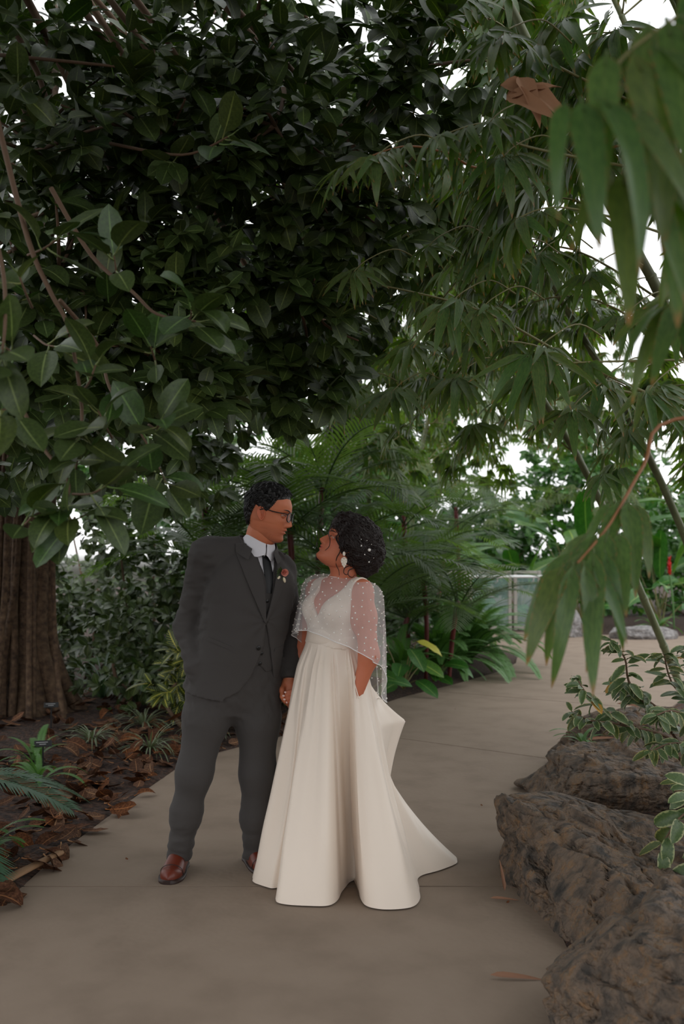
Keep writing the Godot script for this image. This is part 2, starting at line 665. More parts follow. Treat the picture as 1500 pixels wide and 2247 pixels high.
# ---------------------------------------------------------------- rocks
func boulder(label: String, at: Vector3, size: Vector3, turn: float, planes: Array, seed_: int, material: Material, called := "boulder", pitch := 0.0) -> Node3D:
	var nz := FastNoiseLite.new()
	nz.seed = seed_
	nz.frequency = 1.0
	nz.fractal_octaves = 5
	var fine := FastNoiseLite.new()
	fine.seed = seed_ + 1
	fine.frequency = 1.0
	fine.fractal_type = FastNoiseLite.FRACTAL_RIDGED
	fine.fractal_octaves = 4
	var r := RandomNumberGenerator.new()
	r.seed = seed_
	var ns := []
	for p in planes:
		ns.append([Vector3(p[0], p[1], p[2]).normalized(), p[3]])
	for k in 22:
		var d := Vector3(r.randfn(), r.randfn() * 0.8 + 0.2, r.randfn()).normalized()
		ns.append([d, r.randf_range(0.84, 1.04)])
	var mb := MB.new()
	var n := 84 if size.length() > 0.6 else 40
	for f in 6:
		var ax := f % 3
		var sg := 1.0 if f < 3 else -1.0
		var pts := PackedVector3Array()
		for i in n + 1:
			for j in n + 1:
				var c := Vector3.ZERO
				c[ax] = sg
				c[(ax + 1) % 3] = tan((float(j) / n - 0.5) * PI / 2.0) * sg
				c[(ax + 2) % 3] = tan((float(i) / n - 0.5) * PI / 2.0)
				var d := c.normalized()
				# distance to the smoothed polyhedron of cleavage planes
				var sum := 0.0
				for q in ns:
					var k: float = d.dot(q[0])
					if k > 0.05:
						sum += pow(k / q[1], 36.0)
				var rad := 1.0 / pow(maxf(sum, 1e-9), 1.0 / 36.0)
				var p := d * minf(rad, 1.25) * size
				# bedding runs along the stone, cracks cut it
				var g := nz.get_noise_3d(p.x * 2.2, p.y * 7.0, p.z * 1.6)
				var h := fine.get_noise_3d(p.x * 5.0, p.y * 9.0, p.z * 3.0)
				# cracks: narrow lines where a slow noise crosses zero
				var cr := nz.get_noise_3d(p.x * 3.1 + 9.0, p.y * 4.0, p.z * 2.1)
				var crack := exp(-pow(cr / 0.025, 2.0))
				var ledge := nz.get_noise_3d(p.x * 1.4 + 4.0, p.y * 2.0 + p.x * 1.5, p.z * 1.2)
				p += d * (g * 0.030 + minf(h, 0.2) * 0.030 + 0.018 * signf(ledge) * smoothstep(0.0, 0.04, absf(ledge)) - 0.022 * crack) * minf(1.0, size.length())
				pts.append(p)
		mb.grid(pts, n + 1)
	var o := top(called, mb.mesh(), material, label, "rock", Transform3D(Basis(Vector3.UP, turn) * Basis(Vector3.RIGHT, pitch), at))
	return o

func build_rocks() -> void:
	boulder("nearest dark boulder with a flat sloping top at the bottom right corner", Vector3(1.17, 0.05, -2.90), Vector3(0.60, 0.35, 0.55), 0.20, [[0, 1, 0.25, 0.85], [-1, 0.25, 0.25, 0.82], [0, 0.3, 1, 0.9], [-0.3, 0.4, -1, 0.9]], 101, M.rock)
	boulder("largest brown boulder with orange and mossy patches beside the path", Vector3(1.12, 0.02, -4.20), Vector3(0.46, 0.32, 0.92), 0.12, [[0.25, 1, 0.1, 0.82], [-1, 0.15, 0.05, 0.85], [-0.6, 0.2, 1, 0.95], [-0.2, 0.5, -1, 0.95]], 102, M.rock, "boulder", 0.04)
	boulder("flat grey-brown boulder between the largest boulder and the variegated shrub", Vector3(1.66, 0.08, -5.70), Vector3(0.62, 0.27, 0.50), -0.2, [[0.1, 1, 0.2, 0.75], [-1, 0.3, 0.3, 0.85]], 103, M.rock)
	boulder("farthest dark boulder of the row under the variegated leaves", Vector3(2.02, 0.13, -6.72), Vector3(0.52, 0.30, 0.42), 0.3, [[0, 1, 0.3, 0.8], [-1, 0.2, 0.4, 0.85]], 104, M.rock)
	boulder("pale grey boulder beside the glass gate", Vector3(3.92, 0.17, -17.35), Vector3(0.30, 0.30, 0.26), 0.0, [[-0.3, 1, 0.2, 0.85], [0, 0.2, 1, 0.85]], 105, M.grey_rock)
	boulder("low flat rock edging the far bed in front of ferns", Vector3(5.05, 0.05, -16.95), Vector3(0.52, 0.20, 0.30), 0.1, [[0, 1, 0.1, 0.75]], 106, M.grey_rock)
	boulder("dark boulder half hidden behind the largest boulder in the right bed", Vector3(2.05, 0.05, -4.7), Vector3(0.4, 0.16, 0.5), 0.6, [[0, 1, 0.1, 0.8]], 107, M.rock)

# ---------------------------------------------------------------- gate, rail and signs
func build_gate() -> void:
	var z := -18.25
	var t := thing("glass_gate", "metal-framed glass gate panels at the far bend of the path", "gate", Vector3(2.9, 0, z))
	for pn in [[-1.75, -0.62], [-0.58, 0.20], [0.24, 0.74]]:
		var w: float = pn[1] - pn[0]
		var c: float = (pn[0] + pn[1]) * 0.5
		var f := Node3D.new()
		f.name = "panel"
		t.add_child(f, true)
		f.position = Vector3(c, 0, 0)
		for s in [-1.0, 1.0]:
			var mb := MB.new()
			mb.box(Vector3(s * (w * 0.5 - 0.03), 0.58, 0), Vector3(0.06, 1.08, 0.05), Basis(), 0.006)
			part(f, "upright", mb.mesh(), M.steel)
		for y in [0.09, 1.09]:
			var mb := MB.new()
			mb.box(Vector3(0, y, 0), Vector3(w - 0.121, 0.06, 0.048), Basis(), 0.006)
			part(f, "crossbar", mb.mesh(), M.steel)
		var mb := MB.new()
		mb.box(Vector3(0, 0.59, 0), Vector3(w - 0.125, 0.935, 0.008))
		part(f, "pane", mb.mesh(), M.glass)
	var r := thing("handrail", "white tubular handrail with a bent end in front of the glass gate", "handrail", Vector3(2.7, 0, z + 0.30))
	var mb := MB.new()
	var path := curve([Vector3(-1.9, 1.02, 0), Vector3(-0.3, 1.02, 0), Vector3(0.9, 1.02, 0), Vector3(1.04, 1.02, 0), Vector3(1.10, 0.99, 0), Vector3(1.115, 0.93, 0)], 40)
	mb.tube(path, ramp(0.028, 0.028, 40), 10)
	part(r, "rail", mb.mesh(), M.rail)
	for x in [-1.2, 0.1, 0.75]:
		mb = MB.new()
		mb.tube(curve([Vector3(x, 0.995, 0), Vector3(x, 0.93, -0.05), Vector3(x, 0.90, -0.27)], 10), ramp(0.013, 0.013, 10), 8)
		part(r, "bracket", mb.mesh(), M.rail)

func plant_sign(label: String, at: Vector3, turn: float) -> void:
	var t := thing("plant_label", label, "sign", at)
	t.rotation.y = turn
	var mb := MB.new()
	mb.box(Vector3(0, 0.08, -0.01), Vector3(0.010, 0.26, 0.005), Basis(), 0.001)
	part(t, "stake", mb.mesh(), M.sign_black)
	mb = MB.new()
	var b := Basis(Vector3.RIGHT, -0.6)
	mb.box(Vector3(0, 0.21, 0), Vector3(0.105, 0.042, 0.004), b, 0.001)
	var plate := part(t, "plate", mb.mesh(), M.sign_black)
	for k in 2:
		mb = MB.new()
		mb.box(Vector3(-0.006 + 0.004 * k, 0.21, 0) + b * Vector3(0, 0.008 - 0.013 * k, 0.0026), Vector3(0.07 - 0.03 * k, 0.004, 0.0006), b)
		part(plate, "line_of_text", mb.mesh(), M.sign_text)

# ---------------------------------------------------------------- things lying about
func build_litter() -> void:
	rng.seed = 77
	var shapes := []
	for k in 4:
		shapes.append(leaf_mesh(0.15, 0.085, "ovate", 6, 4, [0.35, 0.1, 0.6, -0.3][k], [0.9, -0.5, 1.4, 0.5][k], [0.02, 0.035, 0.02, 0.04][k], 0.02))
	# brown fig leaves on the left bed, thickest along the edge of the path
	var placed := 0
	while placed < 210:
		var z := ri(-8.2, -3.7)
		var edge := lerpf(-1.40, -1.05, clampf((-z - 4.0) / 2.6, 0.0, 1.0)) if z > -6.6 else lerpf(-1.05, -0.45, clampf((-z - 6.6) / 1.2, 0.0, 1.0))
		var x := edge + 0.03 - absf(rng.randfn()) * 0.55
		if poly_sd(Vector2(x, z), path_poly) < -0.015 or x < -0.34 * -z - 0.1:
			continue
		var y := bed_h(x, z) + ri(0.022, 0.065)
		var far := poly_sd(Vector2(x, z), path_poly)
		var where := "at the path edge" if far < 0.12 else "in the bed"
		where += " under the cycad fronds" if z > -4.6 else " behind the cycad fronds" if z > -5.6 else " beside the small fern" if z > -6.5 else " near the spider plants" if z > -7.5 else " among the low plants behind"
		var b := Basis(Vector3.UP, ri(0, TAU)) * Basis(Vector3.RIGHT, ri(-0.5, 0.5)) * Basis(Vector3(0, 0, 1), ri(-0.6, 0.6))
		top("fallen_leaf", shapes[placed % 4], M.dry[(placed * 5 + placed / 3) % 4], "%s %s leaf fallen %s" % [["flat", "tightly curled", "folded", "loosely curled"][placed % 4], ["mid-brown", "greyish brown", "reddish brown", "dark brown"][(placed * 5 + placed / 3) % 4], where], "leaf", Transform3D(b.scaled_local(Vector3.ONE * ri(0.7, 1.25)), Vector3(x, y, z)), "brown fallen leaves on the left bed")
		placed += 1
	var xs := []
	var cols := []
	for k in 900:
		var z := ri(-9.4, -2.6)
		var x := ri(-3.4, -0.4)
		if poly_sd(Vector2(x, z), path_poly) < 0.02:
			continue
		xs.append(Transform3D((Basis(Vector3.UP, ri(0, TAU)) * Basis(Vector3.RIGHT, ri(-0.4, 0.4)) * Basis(Vector3(0, 0, 1), ri(-0.5, 0.5))).scaled_local(Vector3.ONE * ri(0.6, 1.1)), Vector3(x, bed_h(x, z) + ri(0.015, 0.045), z)))
		var v := ri(0.5, 1.1)
		cols.append(Color(v, v * 0.9, v * 0.85))
	for k in 380:
		var z := ri(-9.0, -1.8)
		var x := ri(0.9, 3.3)
		if poly_sd(Vector2(x, z), path_poly) < 0.05:
			continue
		xs.append(Transform3D((Basis(Vector3.UP, ri(0, TAU)) * Basis(Vector3.RIGHT, ri(-0.4, 0.4))).scaled_local(Vector3(0.4, 0.7, 1.0) * ri(0.7, 1.2)), Vector3(x, bed_h(x, z) + ri(0.015, 0.04), z)))
		var v := ri(0.5, 1.1)
		cols.append(Color(v, v * 0.85, v * 0.8))
	var lit := many(self, numbered("leaf_litter"), shapes[1], M["dry_many"], xs, cols)
	tag(lit, "layer of small brown dead leaves covering the soil of the beds", "leaf litter", "", "stuff")
	# dry bamboo leaves and husks on the path and the rocks
	var husk := leaf_mesh(0.20, 0.03, "lance", 8, 4, 0.5, 0.15, 0.0, 0.0)
	var pale := mat(Color(0.54, 0.39, 0.30), 0.8)
	for s in [["pale dry bamboo sheath leaning up against the largest boulder", Vector3(0.665, 0.03, -4.13), Vector3(-0.10, 0.85, -0.15), 0.62], ["short tan stick lying beside the upright dry sheath on the path", Vector3(0.60, 0.012, -4.10), Vector3(0.95, 0.0, 0.1), 0.6], ["long thin dry bamboo leaf lying on the path near the bottom", Vector3(0.49, 0.012, -3.36), Vector3(1, 0.0, 0.12), 0.9], ["dry orange bamboo leaf lying across the farthest dark boulder", Vector3(1.78, 0.44, -6.50), Vector3(1, -0.08, 0.15), 1.5], ["thin dry leaf lying in the gap before the flat boulder", Vector3(1.45, 0.31, -5.95), Vector3(1, 0.12, 0.1), 1.0], ["tan leaf lying on dark soil beside the largest boulder", Vector3(1.62, 0.13, -4.0), Vector3(1, 0.0, 0.3), 0.9]]:
		top("dry_bamboo_leaf", husk, pale, s[0], "dry leaf", Transform3D(aim(s[2], Vector3(0.1, 1, 0.6)).scaled_local(Vector3.ONE * s[3]), s[1]))
	for s in [["tiny pale scrap on the path in the distance", Vector3(1.02, 0.008, -9.1)], ["tiny dark scrap on the path left of the groom's foot", Vector3(-0.98, 0.008, -4.62)], ["tiny brown scrap on the path beyond the train of the gown", Vector3(0.78, 0.008, -5.6)], ["tiny reddish scrap on the path right of the gown", Vector3(0.66, 0.008, -4.05)]]:
		top("leaf_scrap", shapes[1], M.dry[2], s[0], "leaf scrap", Transform3D(Basis(Vector3.UP, ri(0, 6)).scaled(Vector3.ONE * 0.14), s[1]))
	# the split length of wood at the edge of the bed
	var mb := MB.new()
	var pl := PackedVector3Array()
	for i in 9:
		var t := i / 8.0
		for s in 8:
			var a := -TAU * s / 8.0
			pl.append(Vector3(cos(a) * (0.026 + 0.008 * sin(t * 5.0)), 0.012 + sin(a) * (0.012 + 0.004 * sin(s * 3.0)), lerpf(0.42, -0.42, t)))
	mb.grid(pl, 8, true)
	top("dry_palm_stalk", mb.mesh(), M.wood, "pale split stalk lying along the left edge of the path", "stalk", Transform3D(Basis(Vector3.UP, -0.30), Vector3(-1.42, 0.02, -4.25)))

# ---------------------------------------------------------------- beds
func build_beds() -> void:
	rng.seed = 300
	M.palm_shapes = [frond_mesh(1.5, 34, 0.42, 0.020, 1.5, 0.9, 0.35), frond_mesh(1.35, 32, 0.40, 0.020, 1.1, 0.6, 0.5), frond_mesh(1.6, 36, 0.44, 0.020, 1.9, 1.15, 0.4)]
	M.fern_shapes = [frond_mesh(0.62, 46, 0.078, 0.0105, 1.8, 1.15, 0.2, 0.2), frond_mesh(0.58, 42, 0.07, 0.0105, 1.6, 1.3, 0.3, 0.2)]
	M.cycad_shape = frond_mesh(0.95, 44, 0.24, 0.014, 1.0, 0.55, 0.5, 0.7)
	red_palm("red-stemmed palm clump right behind the bride and groom", Vector3(-0.15, 0.05, -9.1), [[0.02, 0.25, 1.25, 12], [-0.28, 0.0, 1.7, 11], [0.30, -0.1, 0.95, 11], [-0.05, -0.35, 2.0, 11]], 401)
	red_palm("red-stemmed palm clump with fine fronds right of the bride", Vector3(0.75, 0.05, -11.2), [[-0.15, 0.25, 0.7, 12], [0.18, 0.05, 1.25, 12], [0.42, 0.2, 0.85, 10], [0.0, -0.2, 1.8, 11]], 402)
	red_palm("red-stemmed palm clump in the dark left of the groom's head", Vector3(-1.35, 0.05, -9.2), [[0.0, 0.0, 1.8, 11], [0.28, 0.1, 1.3, 10]], 403)
	red_palm("palm with long arching fronds above the ferns", Vector3(1.25, 0.05, -13.2), [[0.0, 0.0, 1.5, 9], [0.3, -0.2, 2.0, 8]], 404)
	# low growth along the edge right of the bride
	fern("large bushy fern spilling onto the path below the palms", Vector3(1.52, 0.08, -12.25), 90, 1.9, 405)
	fern("fern beside the glass gate end of the left bed", Vector3(1.72, 0.08, -13.4), 60, 1.6, 406)
	fern("fern between the broad-leaved plants and the large fern", Vector3(1.1, 0.06, -11.45), 60, 1.5, 407)
	fern("fern at the foot of the palm clump near the bride's cape", Vector3(0.65, 0.06, -10.7), 30, 1.2, 408)
	fern("small fern on the far bed behind the low flat rock", Vector3(5.45, 0.08, -17.3), 20, 0.8, 409)
	rng.seed = 410
	var aroid := leaf_mesh(0.36, 0.17, "ovate", 9, 4, 0.25, 0.5, 0.03, 0.0)
	broad("philodendron", "broad-leaved green plant with one yellow leaf beside the bride's cape", "plant", Vector3(0.62, 0.05, -10.15), [[2.6, 0.30, 1.0, 1.0, 0], [1.7, 0.35, 0.9, 1.05, 1], [0.6, 0.32, 1.1, 0.95, 2], [0.1, 0.50, 1.3, 0.85, -1], [-0.6, 0.30, 0.8, 1.0, 0], [0.9, 0.22, 0.5, 0.9, 1], [2.1, 0.18, 0.4, 0.9, 0], [3.0, 0.5, 1.2, 1.0, 1], [1.2, 0.45, 1.2, 1.0, 0]], aroid, "aroid")
	broad("philodendron", "dark glossy low plant at the path edge under the fern", "plant", Vector3(0.98, 0.05, -10.75), [[1.6, 0.22, 0.8, 0.8, 1], [0.8, 0.25, 0.9, 0.85, 1], [2.4, 0.25, 0.9, 0.8, 0], [0.2, 0.28, 0.8, 0.8, 1], [1.2, 0.14, 0.4, 0.75, 1], [2.9, 0.3, 1.1, 0.8, 1]], aroid, "aroid")
	broad("philodendron", "small broad-leaved plant low behind the bride's skirt", "plant", Vector3(0.18, 0.05, -9.3), [[1.6, 0.22, 0.8, 0.8, 1], [0.8, 0.3, 1.1, 0.8, 0], [2.4, 0.25, 0.9, 0.8, 1], [0.2, 0.28, 0.8, 0.8, 1]], aroid, "aroid")
	# left of the groom: shrubs with the light behind them
	bush("shrub", "dark round-leaved shrub between the fig trunk and the groom", "shrub", Vector3(-2.0, 0.1, -10.2), [[Vector3(0, 0.8, 0), Vector3(0.6, 0.6, 0.5)], [Vector3(0.5, 1.2, 0), Vector3(0.55, 0.5, 0.5)], [Vector3(-0.3, 1.6, 0), Vector3(0.5, 0.5, 0.5)], [Vector3(0.9, 0.6, 0.2), Vector3(0.45, 0.45, 0.4)]], 70, 0.9, "fig", M.fig_shapes, M.fig_rest, 120, 411)
	bush("shrub", "leafy shrub right behind the groom's shoulder", "shrub", Vector3(-0.95, 0.1, -10.6), [[Vector3(0, 0.7, 0), Vector3(0.55, 0.6, 0.4)], [Vector3(0.2, 1.4, -0.2), Vector3(0.6, 0.6, 0.5)]], 70, 0.85, "fig", M.fig_shapes, M.fig_rest, 100, 412)
	bush("shrub", "leafy shrub seen through the gap behind the fig trunk", "shrub", Vector3(-3.0, 0.1, -13.5), [[Vector3(0, 0.9, 0), Vector3(0.9, 0.8, 0.5)], [Vector3(1.3, 0.9, 0.3), Vector3(0.9, 0.8, 0.5)]], 90, 1.1, "fig", M.fig_shapes, M.fig_rest, 60, 413)
	bush("shrub", "dense dark shrub at the left edge behind the fig trunk", "shrub", Vector3(-4.0, 0.1, -10.5), [[Vector3(0, 0.8, 0), Vector3(0.8, 0.7, 0.5)], [Vector3(0.8, 1.0, 0), Vector3(0.7, 0.8, 0.5)], [Vector3(-0.4, 1.9, 0), Vector3(0.8, 0.7, 0.5)], [Vector3(0.8, 2.1, -0.2), Vector3(0.7, 0.6, 0.5)]], 80, 1.0, "fig", M.fig_shapes, M.fig_rest, 60, 414)
	bush("shrub", "dense shrub in the dark between the fig trunk and the red canes", "shrub", Vector3(-2.2, 0.1, -11.8), [[Vector3(0, 1.9, 0), Vector3(0.9, 0.6, 0.5)], [Vector3(1.2, 1.7, 0), Vector3(0.8, 0.8, 0.5)], [Vector3(-0.8, 0.7, 0), Vector3(0.7, 0.6, 0.5)]], 80, 1.0, "fig", M.fig_shapes, M.fig_rest, 60, 415)
	bush("shrub", "shrub added in the right bed behind the boulders to cut side light", "shrub", Vector3(3.1, 0.1, -4.6), [[Vector3(0, 0.7, 0), Vector3(0.6, 0.6, 0.7)], [Vector3(0.2, 1.1, -1.2), Vector3(0.6, 0.8, 0.7)], [Vector3(0.1, 0.8, 1.2), Vector3(0.5, 0.6, 0.7)]], 60, 0.9, "fig", M.fig_shapes, M.fig_rest, 60, 416)  # added leaf mass that blocks light from the right
	bush("shrub", "dark shrub low behind the red-stemmed palms beside the bride", "shrub", Vector3(0.1, 0.1, -12.4), [[Vector3(0, 0.5, 0), Vector3(0.6, 0.5, 0.4)], [Vector3(0.7, 0.7, -0.4), Vector3(0.6, 0.6, 0.4)]], 60, 1.0, "fig", M.fig_shapes, M.fig_rest, 60, 417)
	bush("shrub", "dark shrub behind the large fern at the bend of the path", "shrub", Vector3(1.0, 0.1, -15.4), [[Vector3(0, 0.6, 0), Vector3(0.8, 0.6, 0.4)], [Vector3(-0.9, 0.8, 0), Vector3(0.7, 0.8, 0.4)]], 70, 1.2, "fig", M.fig_shapes, M.fig_rest, 60, 418)
	bush("shrub", "dark shrub deep between the palm clumps behind the couple", "shrub", Vector3(-0.8, 0.1, -13.0), [[Vector3(0, 0.7, 0), Vector3(0.7, 0.7, 0.4)], [Vector3(-0.2, 1.9, 0), Vector3(0.8, 0.7, 0.4)]], 70, 1.1, "fig", M.fig_shapes, M.fig_rest, 60, 419)
	bush("shrub", "large dark shrub beyond the fig trunk at the left border of the bed", "shrub", Vector3(-4.9, 0.1, -8.2), [[Vector3(0, 0.8, 0), Vector3(0.9, 0.8, 0.8)], [Vector3(0.3, 1.8, 0), Vector3(0.9, 0.8, 0.8)], [Vector3(-0.6, 1.3, 1.2), Vector3(0.9, 1.0, 0.8)]], 90, 1.1, "fig", M.fig_shapes, M.fig_rest, 40, 437)
	bush("shrub", "large dark shrub in the left bed behind the cycad", "shrub", Vector3(-4.6, 0.1, -5.6), [[Vector3(0, 0.8, 0), Vector3(0.8, 0.8, 0.8)], [Vector3(-0.2, 1.6, 0.6), Vector3(0.8, 0.8, 0.8)]], 90, 1.1, "fig", M.fig_shapes, M.fig_rest, 40, 438)
	rng.seed = 420
	for s in [["tall strap-leaved lily clump in the dark behind the fig trunk's foot", Vector3(-2.15, 0.12, -9.0), 60, 0.75], ["tall strap-leaved lily clump left of the groom's pocket", Vector3(-1.55, 0.12, -8.9), 50, 0.6]]:
		tuft("lily_clump", s[0], "plant", s[1], s[2], s[3], 0.022, M.grass, 0.85)
	for s in [["striped spider plant nearest the groom's trouser leg", Vector3(-1.33, 0.06, -6.95)], ["striped spider plant in the middle of the left bed", Vector3(-1.78, 0.08, -7.15)], ["striped spider plant behind the middle one in the left bed", Vector3(-1.52, 0.10, -7.7)], ["striped spider plant seen between the groom's legs", Vector3(-1.02, 0.08, -7.65)]]:
		tuft("spider_plant", s[0], "plant", s[1], 54, 0.30, 0.013, M.spider, 1.0)
	var cr := leaf_mesh(0.17, 0.07, "ovate", 7, 4, 0.2, 0.5, 0.02, 0.02)
	var cr_rest := leaf_mesh(0.17, 0.07, "ovate", 5, 2, 0.2, 0.5)
	for s in [["yellow-veined croton left of the groom's pocket", Vector3(-1.30, 0.08, -7.9), 421], ["yellow-veined croton between the groom's legs", Vector3(-0.92, 0.05, -8.0), 422], ["yellow-veined croton behind the joined hands", Vector3(-0.45, 0.05, -8.5), 423]]:
		bush("croton", s[0], "shrub", s[1], [[Vector3(0, 0.32, 0), Vector3(0.28, 0.24, 0.24)], [Vector3(0.15, 0.55, 0), Vector3(0.2, 0.2, 0.2)]], 12, 0.9, "croton", [cr], cr_rest, 150, s[2])
	for s in [["dark leafy ground cover below the joined hands", Vector3(-0.30, 0.05, -9.0), 424], ["dark leafy ground cover behind the groom's legs", Vector3(-1.15, 0.05, -8.9), 425], ["dark leafy ground cover left of the groom's knee", Vector3(-1.85, 0.08, -8.4), 426], ["low dark shrub just right of the fig trunk", Vector3(-2.05, 0.08, -9.5), 427], ["low shrub in the gap between the fig trunk and the groom's sleeve", Vector3(-1.5, 0.08, -9.7), 428], ["low shrub deep in the shade behind the lily clumps", Vector3(-2.5, 0.08, -10.0), 429], ["low shrub beyond the fig trunk at the left edge", Vector3(-3.3, 0.08, -9.6), 430]]:
		bush("ground_cover", s[0], "plant", s[1], [[Vector3(0, 0.25, 0), Vector3(0.45, 0.28, 0.3)], [Vector3(0.3, 0.35, -0.3), Vector3(0.4, 0.3, 0.3)], [Vector3(-0.1, 0.65, -0.4), Vector3(0.45, 0.35, 0.3)]], 36, 0.8, "fig", M.fig_shapes, M.fig_rest, 60, s[2])
	# the near left corner: cycad fronds and small ferns
	var t := thing("cycad", "cycad with stiff feathery fronds reaching in from the left edge", "cycad", Vector3(-2.08, 0.05, -4.55))
	for f in [[Vector3(0.75, 0.42, 0.15), 1.0], [Vector3(0.85, 0.10, 0.55), 0.95], [Vector3(0.55, 0.50, 0.55), 0.9], [Vector3(0.2, 0.55, 0.85), 0.9], [Vector3(0.75, 0.30, -0.45), 1.0], [Vector3(-0.5, 0.6, 0.5), 1.0], [Vector3(-0.3, 0.6, -0.8), 1.0]]:
		var d := Vector3(f[0].x, 0, f[0].z).normalized()
		var b := Basis(d.cross(Vector3.UP), Vector3.UP, -d) * Basis(Vector3.RIGHT, f[0].y - 0.5)
		part(t, "frond", M.cycad_shape, M.cycad, Transform3D(b.scaled_local(Vector3.ONE * f[1]), Vector3(0, 0.25, 0)))
	branch(t, "stem", [t.position + Vector3(0, -0.1, 0), t.position + Vector3(0, 0.12, 0), t.position + Vector3(0, 0.28, 0)], 0.09, 0.07, M.bark)
	fern("small fern at the near left corner of the bed under the cycad", Vector3(-1.62, 0.03, -4.55), 16, 0.55, 431)
	fern("small fern on the leaf litter behind the cycad fronds", Vector3(-1.78, 0.06, -5.9), 12, 0.5, 432)
	fern("little upright fern beside the lower plant label", Vector3(-1.95, 0.06, -6.4), 10, 0.55, 433)
	fern("small fern growing between the two far boulders", Vector3(1.50, 0.12, -6.15), 9, 0.36, 434)
	fern("small fern in front of the farthest dark boulder", Vector3(1.55, 0.16, -6.42), 9, 0.42, 435)
	plant_sign("black plant label on a stake at the foot of the fig trunk", Vector3(-2.16, 0.08, -7.45), 0.2)
	plant_sign("small black plant label low in the leaf litter", Vector3(-1.86, 0.02, -6.25), 0.3)
	build_variegated()

func build_variegated() -> void:
	var shapes := [leaf_mesh(0.105, 0.040, "ovate", 8, 4, 0.25, 0.6, 0.02, 0.008), leaf_mesh(0.105, 0.044, "ovate", 8, 4, 0.4, 1.0, 0.03, 0.008), leaf_mesh(0.105, 0.036, "ovate", 8, 4, 0.15, 0.3, 0.02, 0.008)]
	var rest := leaf_mesh(0.105, 0.040, "ovate", 5, 2, 0.25, 0.6)
	rng.seed = 501
	var t := thing("variegated_shrub", "shrub with cream-edged green leaves above the boulders", "shrub", Vector3(1.95, 0.1, -5.15))
	var stems := [[Vector3(1.6, 0.55, -4.9), Vector3(1.36, 0.78, -4.7), Vector3(1.299, 0.93, -4.6), Vector3(1.22, 1.02, -4.55)], [Vector3(1.55, 0.5, -4.85), Vector3(1.25, 0.66, -4.6), Vector3(1.10, 0.78, -4.5), Vector3(1.06, 0.84, -4.5)], [Vector3(1.6, 0.5, -4.8), Vector3(1.3, 0.62, -4.6), Vector3(1.12, 0.66, -4.5), Vector3(1.03, 0.70, -4.5)], [Vector3(1.75, 0.6, -4.9), Vector3(1.55, 0.8, -4.7), Vector3(1.48, 0.95, -4.6)], [Vector3(1.75, 0.55, -4.8), Vector3(1.5, 0.70, -4.5), Vector3(1.38, 0.70, -4.4)], [Vector3(1.75, 0.45, -4.8), Vector3(1.5, 0.56, -4.5), Vector3(1.36, 0.54, -4.42)], [Vector3(1.8, 0.6, -4.9), Vector3(1.7, 0.85, -4.8), Vector3(1.62, 0.98, -4.7)], [Vector3(1.8, 0.5, -4.7), Vector3(1.62, 0.62, -4.4), Vector3(1.52, 0.60, -4.3)], [Vector3(1.7, 0.5, -4.9), Vector3(1.42, 0.74, -4.8), Vector3(1.30, 0.80, -4.7)], [Vector3(1.8, 0.4, -4.7), Vector3(1.60, 0.46, -4.4), Vector3(1.46, 0.44, -4.3)]]
	var xs := []
	for s in stems:
		var full: Array = [t.position] + s
		branch(t, "stem", full, 0.009, 0.003, M.twig, 6)
		var line := curve(full, 26)
		for k in range(9, 27):
			var d := (line[mini(k + 1, 26)] - line[k - 1]).normalized()
			for sd: float in [-1.0, 1.0]:
				var side := d.cross(Vector3.UP).normalized() * sd
				var ld := side * 0.8 + d * 0.5 + Vector3(0, ri(-0.75, 0.15), 0.25) + rv() * 0.35
				var sc := ri(0.75, 1.25) * lerpf(1.1, 0.75, k / 26.0)
				xs.append(Transform3D(aim(ld, Vector3(0, 1, 0.5) + rv() * 0.5).scaled_local(Vector3.ONE * sc), line[k]))
	foliage(t, "leaf", shapes, "variegated", xs, rest)
	for k in 7:
		var x: Transform3D = xs[(k * 41 + 13) % xs.size()]
		x.origin -= t.position
		part(t, "yellow_leaf", shapes[k % 3], M.ochre_leaf, x.translated_local(Vector3(0.01, -0.01, -0.01)))
	t = thing("variegated_shrub", "low sprig of large cream-edged leaves hanging over dark soil at the right edge", "shrub", Vector3(1.72, 0.08, -4.25))
	xs = []
	for s in [[Vector3(1.55, 0.36, -4.0), Vector3(1.32, 0.42, -3.85), Vector3(1.20, 0.30, -3.8)], [Vector3(1.55, 0.4, -4.0), Vector3(1.36, 0.52, -3.85), Vector3(1.30, 0.50, -3.75)], [Vector3(1.6, 0.3, -3.95), Vector3(1.40, 0.34, -3.75), Vector3(1.30, 0.26, -3.7)]]:
		var full: Array = [t.position] + s
		branch(t, "stem", full, 0.006, 0.003, M.twig, 6)
		var line := curve(full, 16)
		for k in range(8, 17):
			var d := (line[mini(k + 1, 16)] - line[k - 1]).normalized()
			var side := d.cross(Vector3.UP).normalized() * (1.0 if k % 2 else -1.0)
			var ld := side * 0.7 + d * 0.6 + Vector3(0, ri(-0.7, 0.3), 0.2) + rv() * 0.25
			xs.append(Transform3D(aim(ld, Vector3(0, 0.8, 0.8) + rv() * 0.4).scaled_local(Vector3(1.15, 1, 1) * ri(1.0, 1.3)), line[k]))
	foliage(t, "leaf", shapes, "variegated", xs, rest)

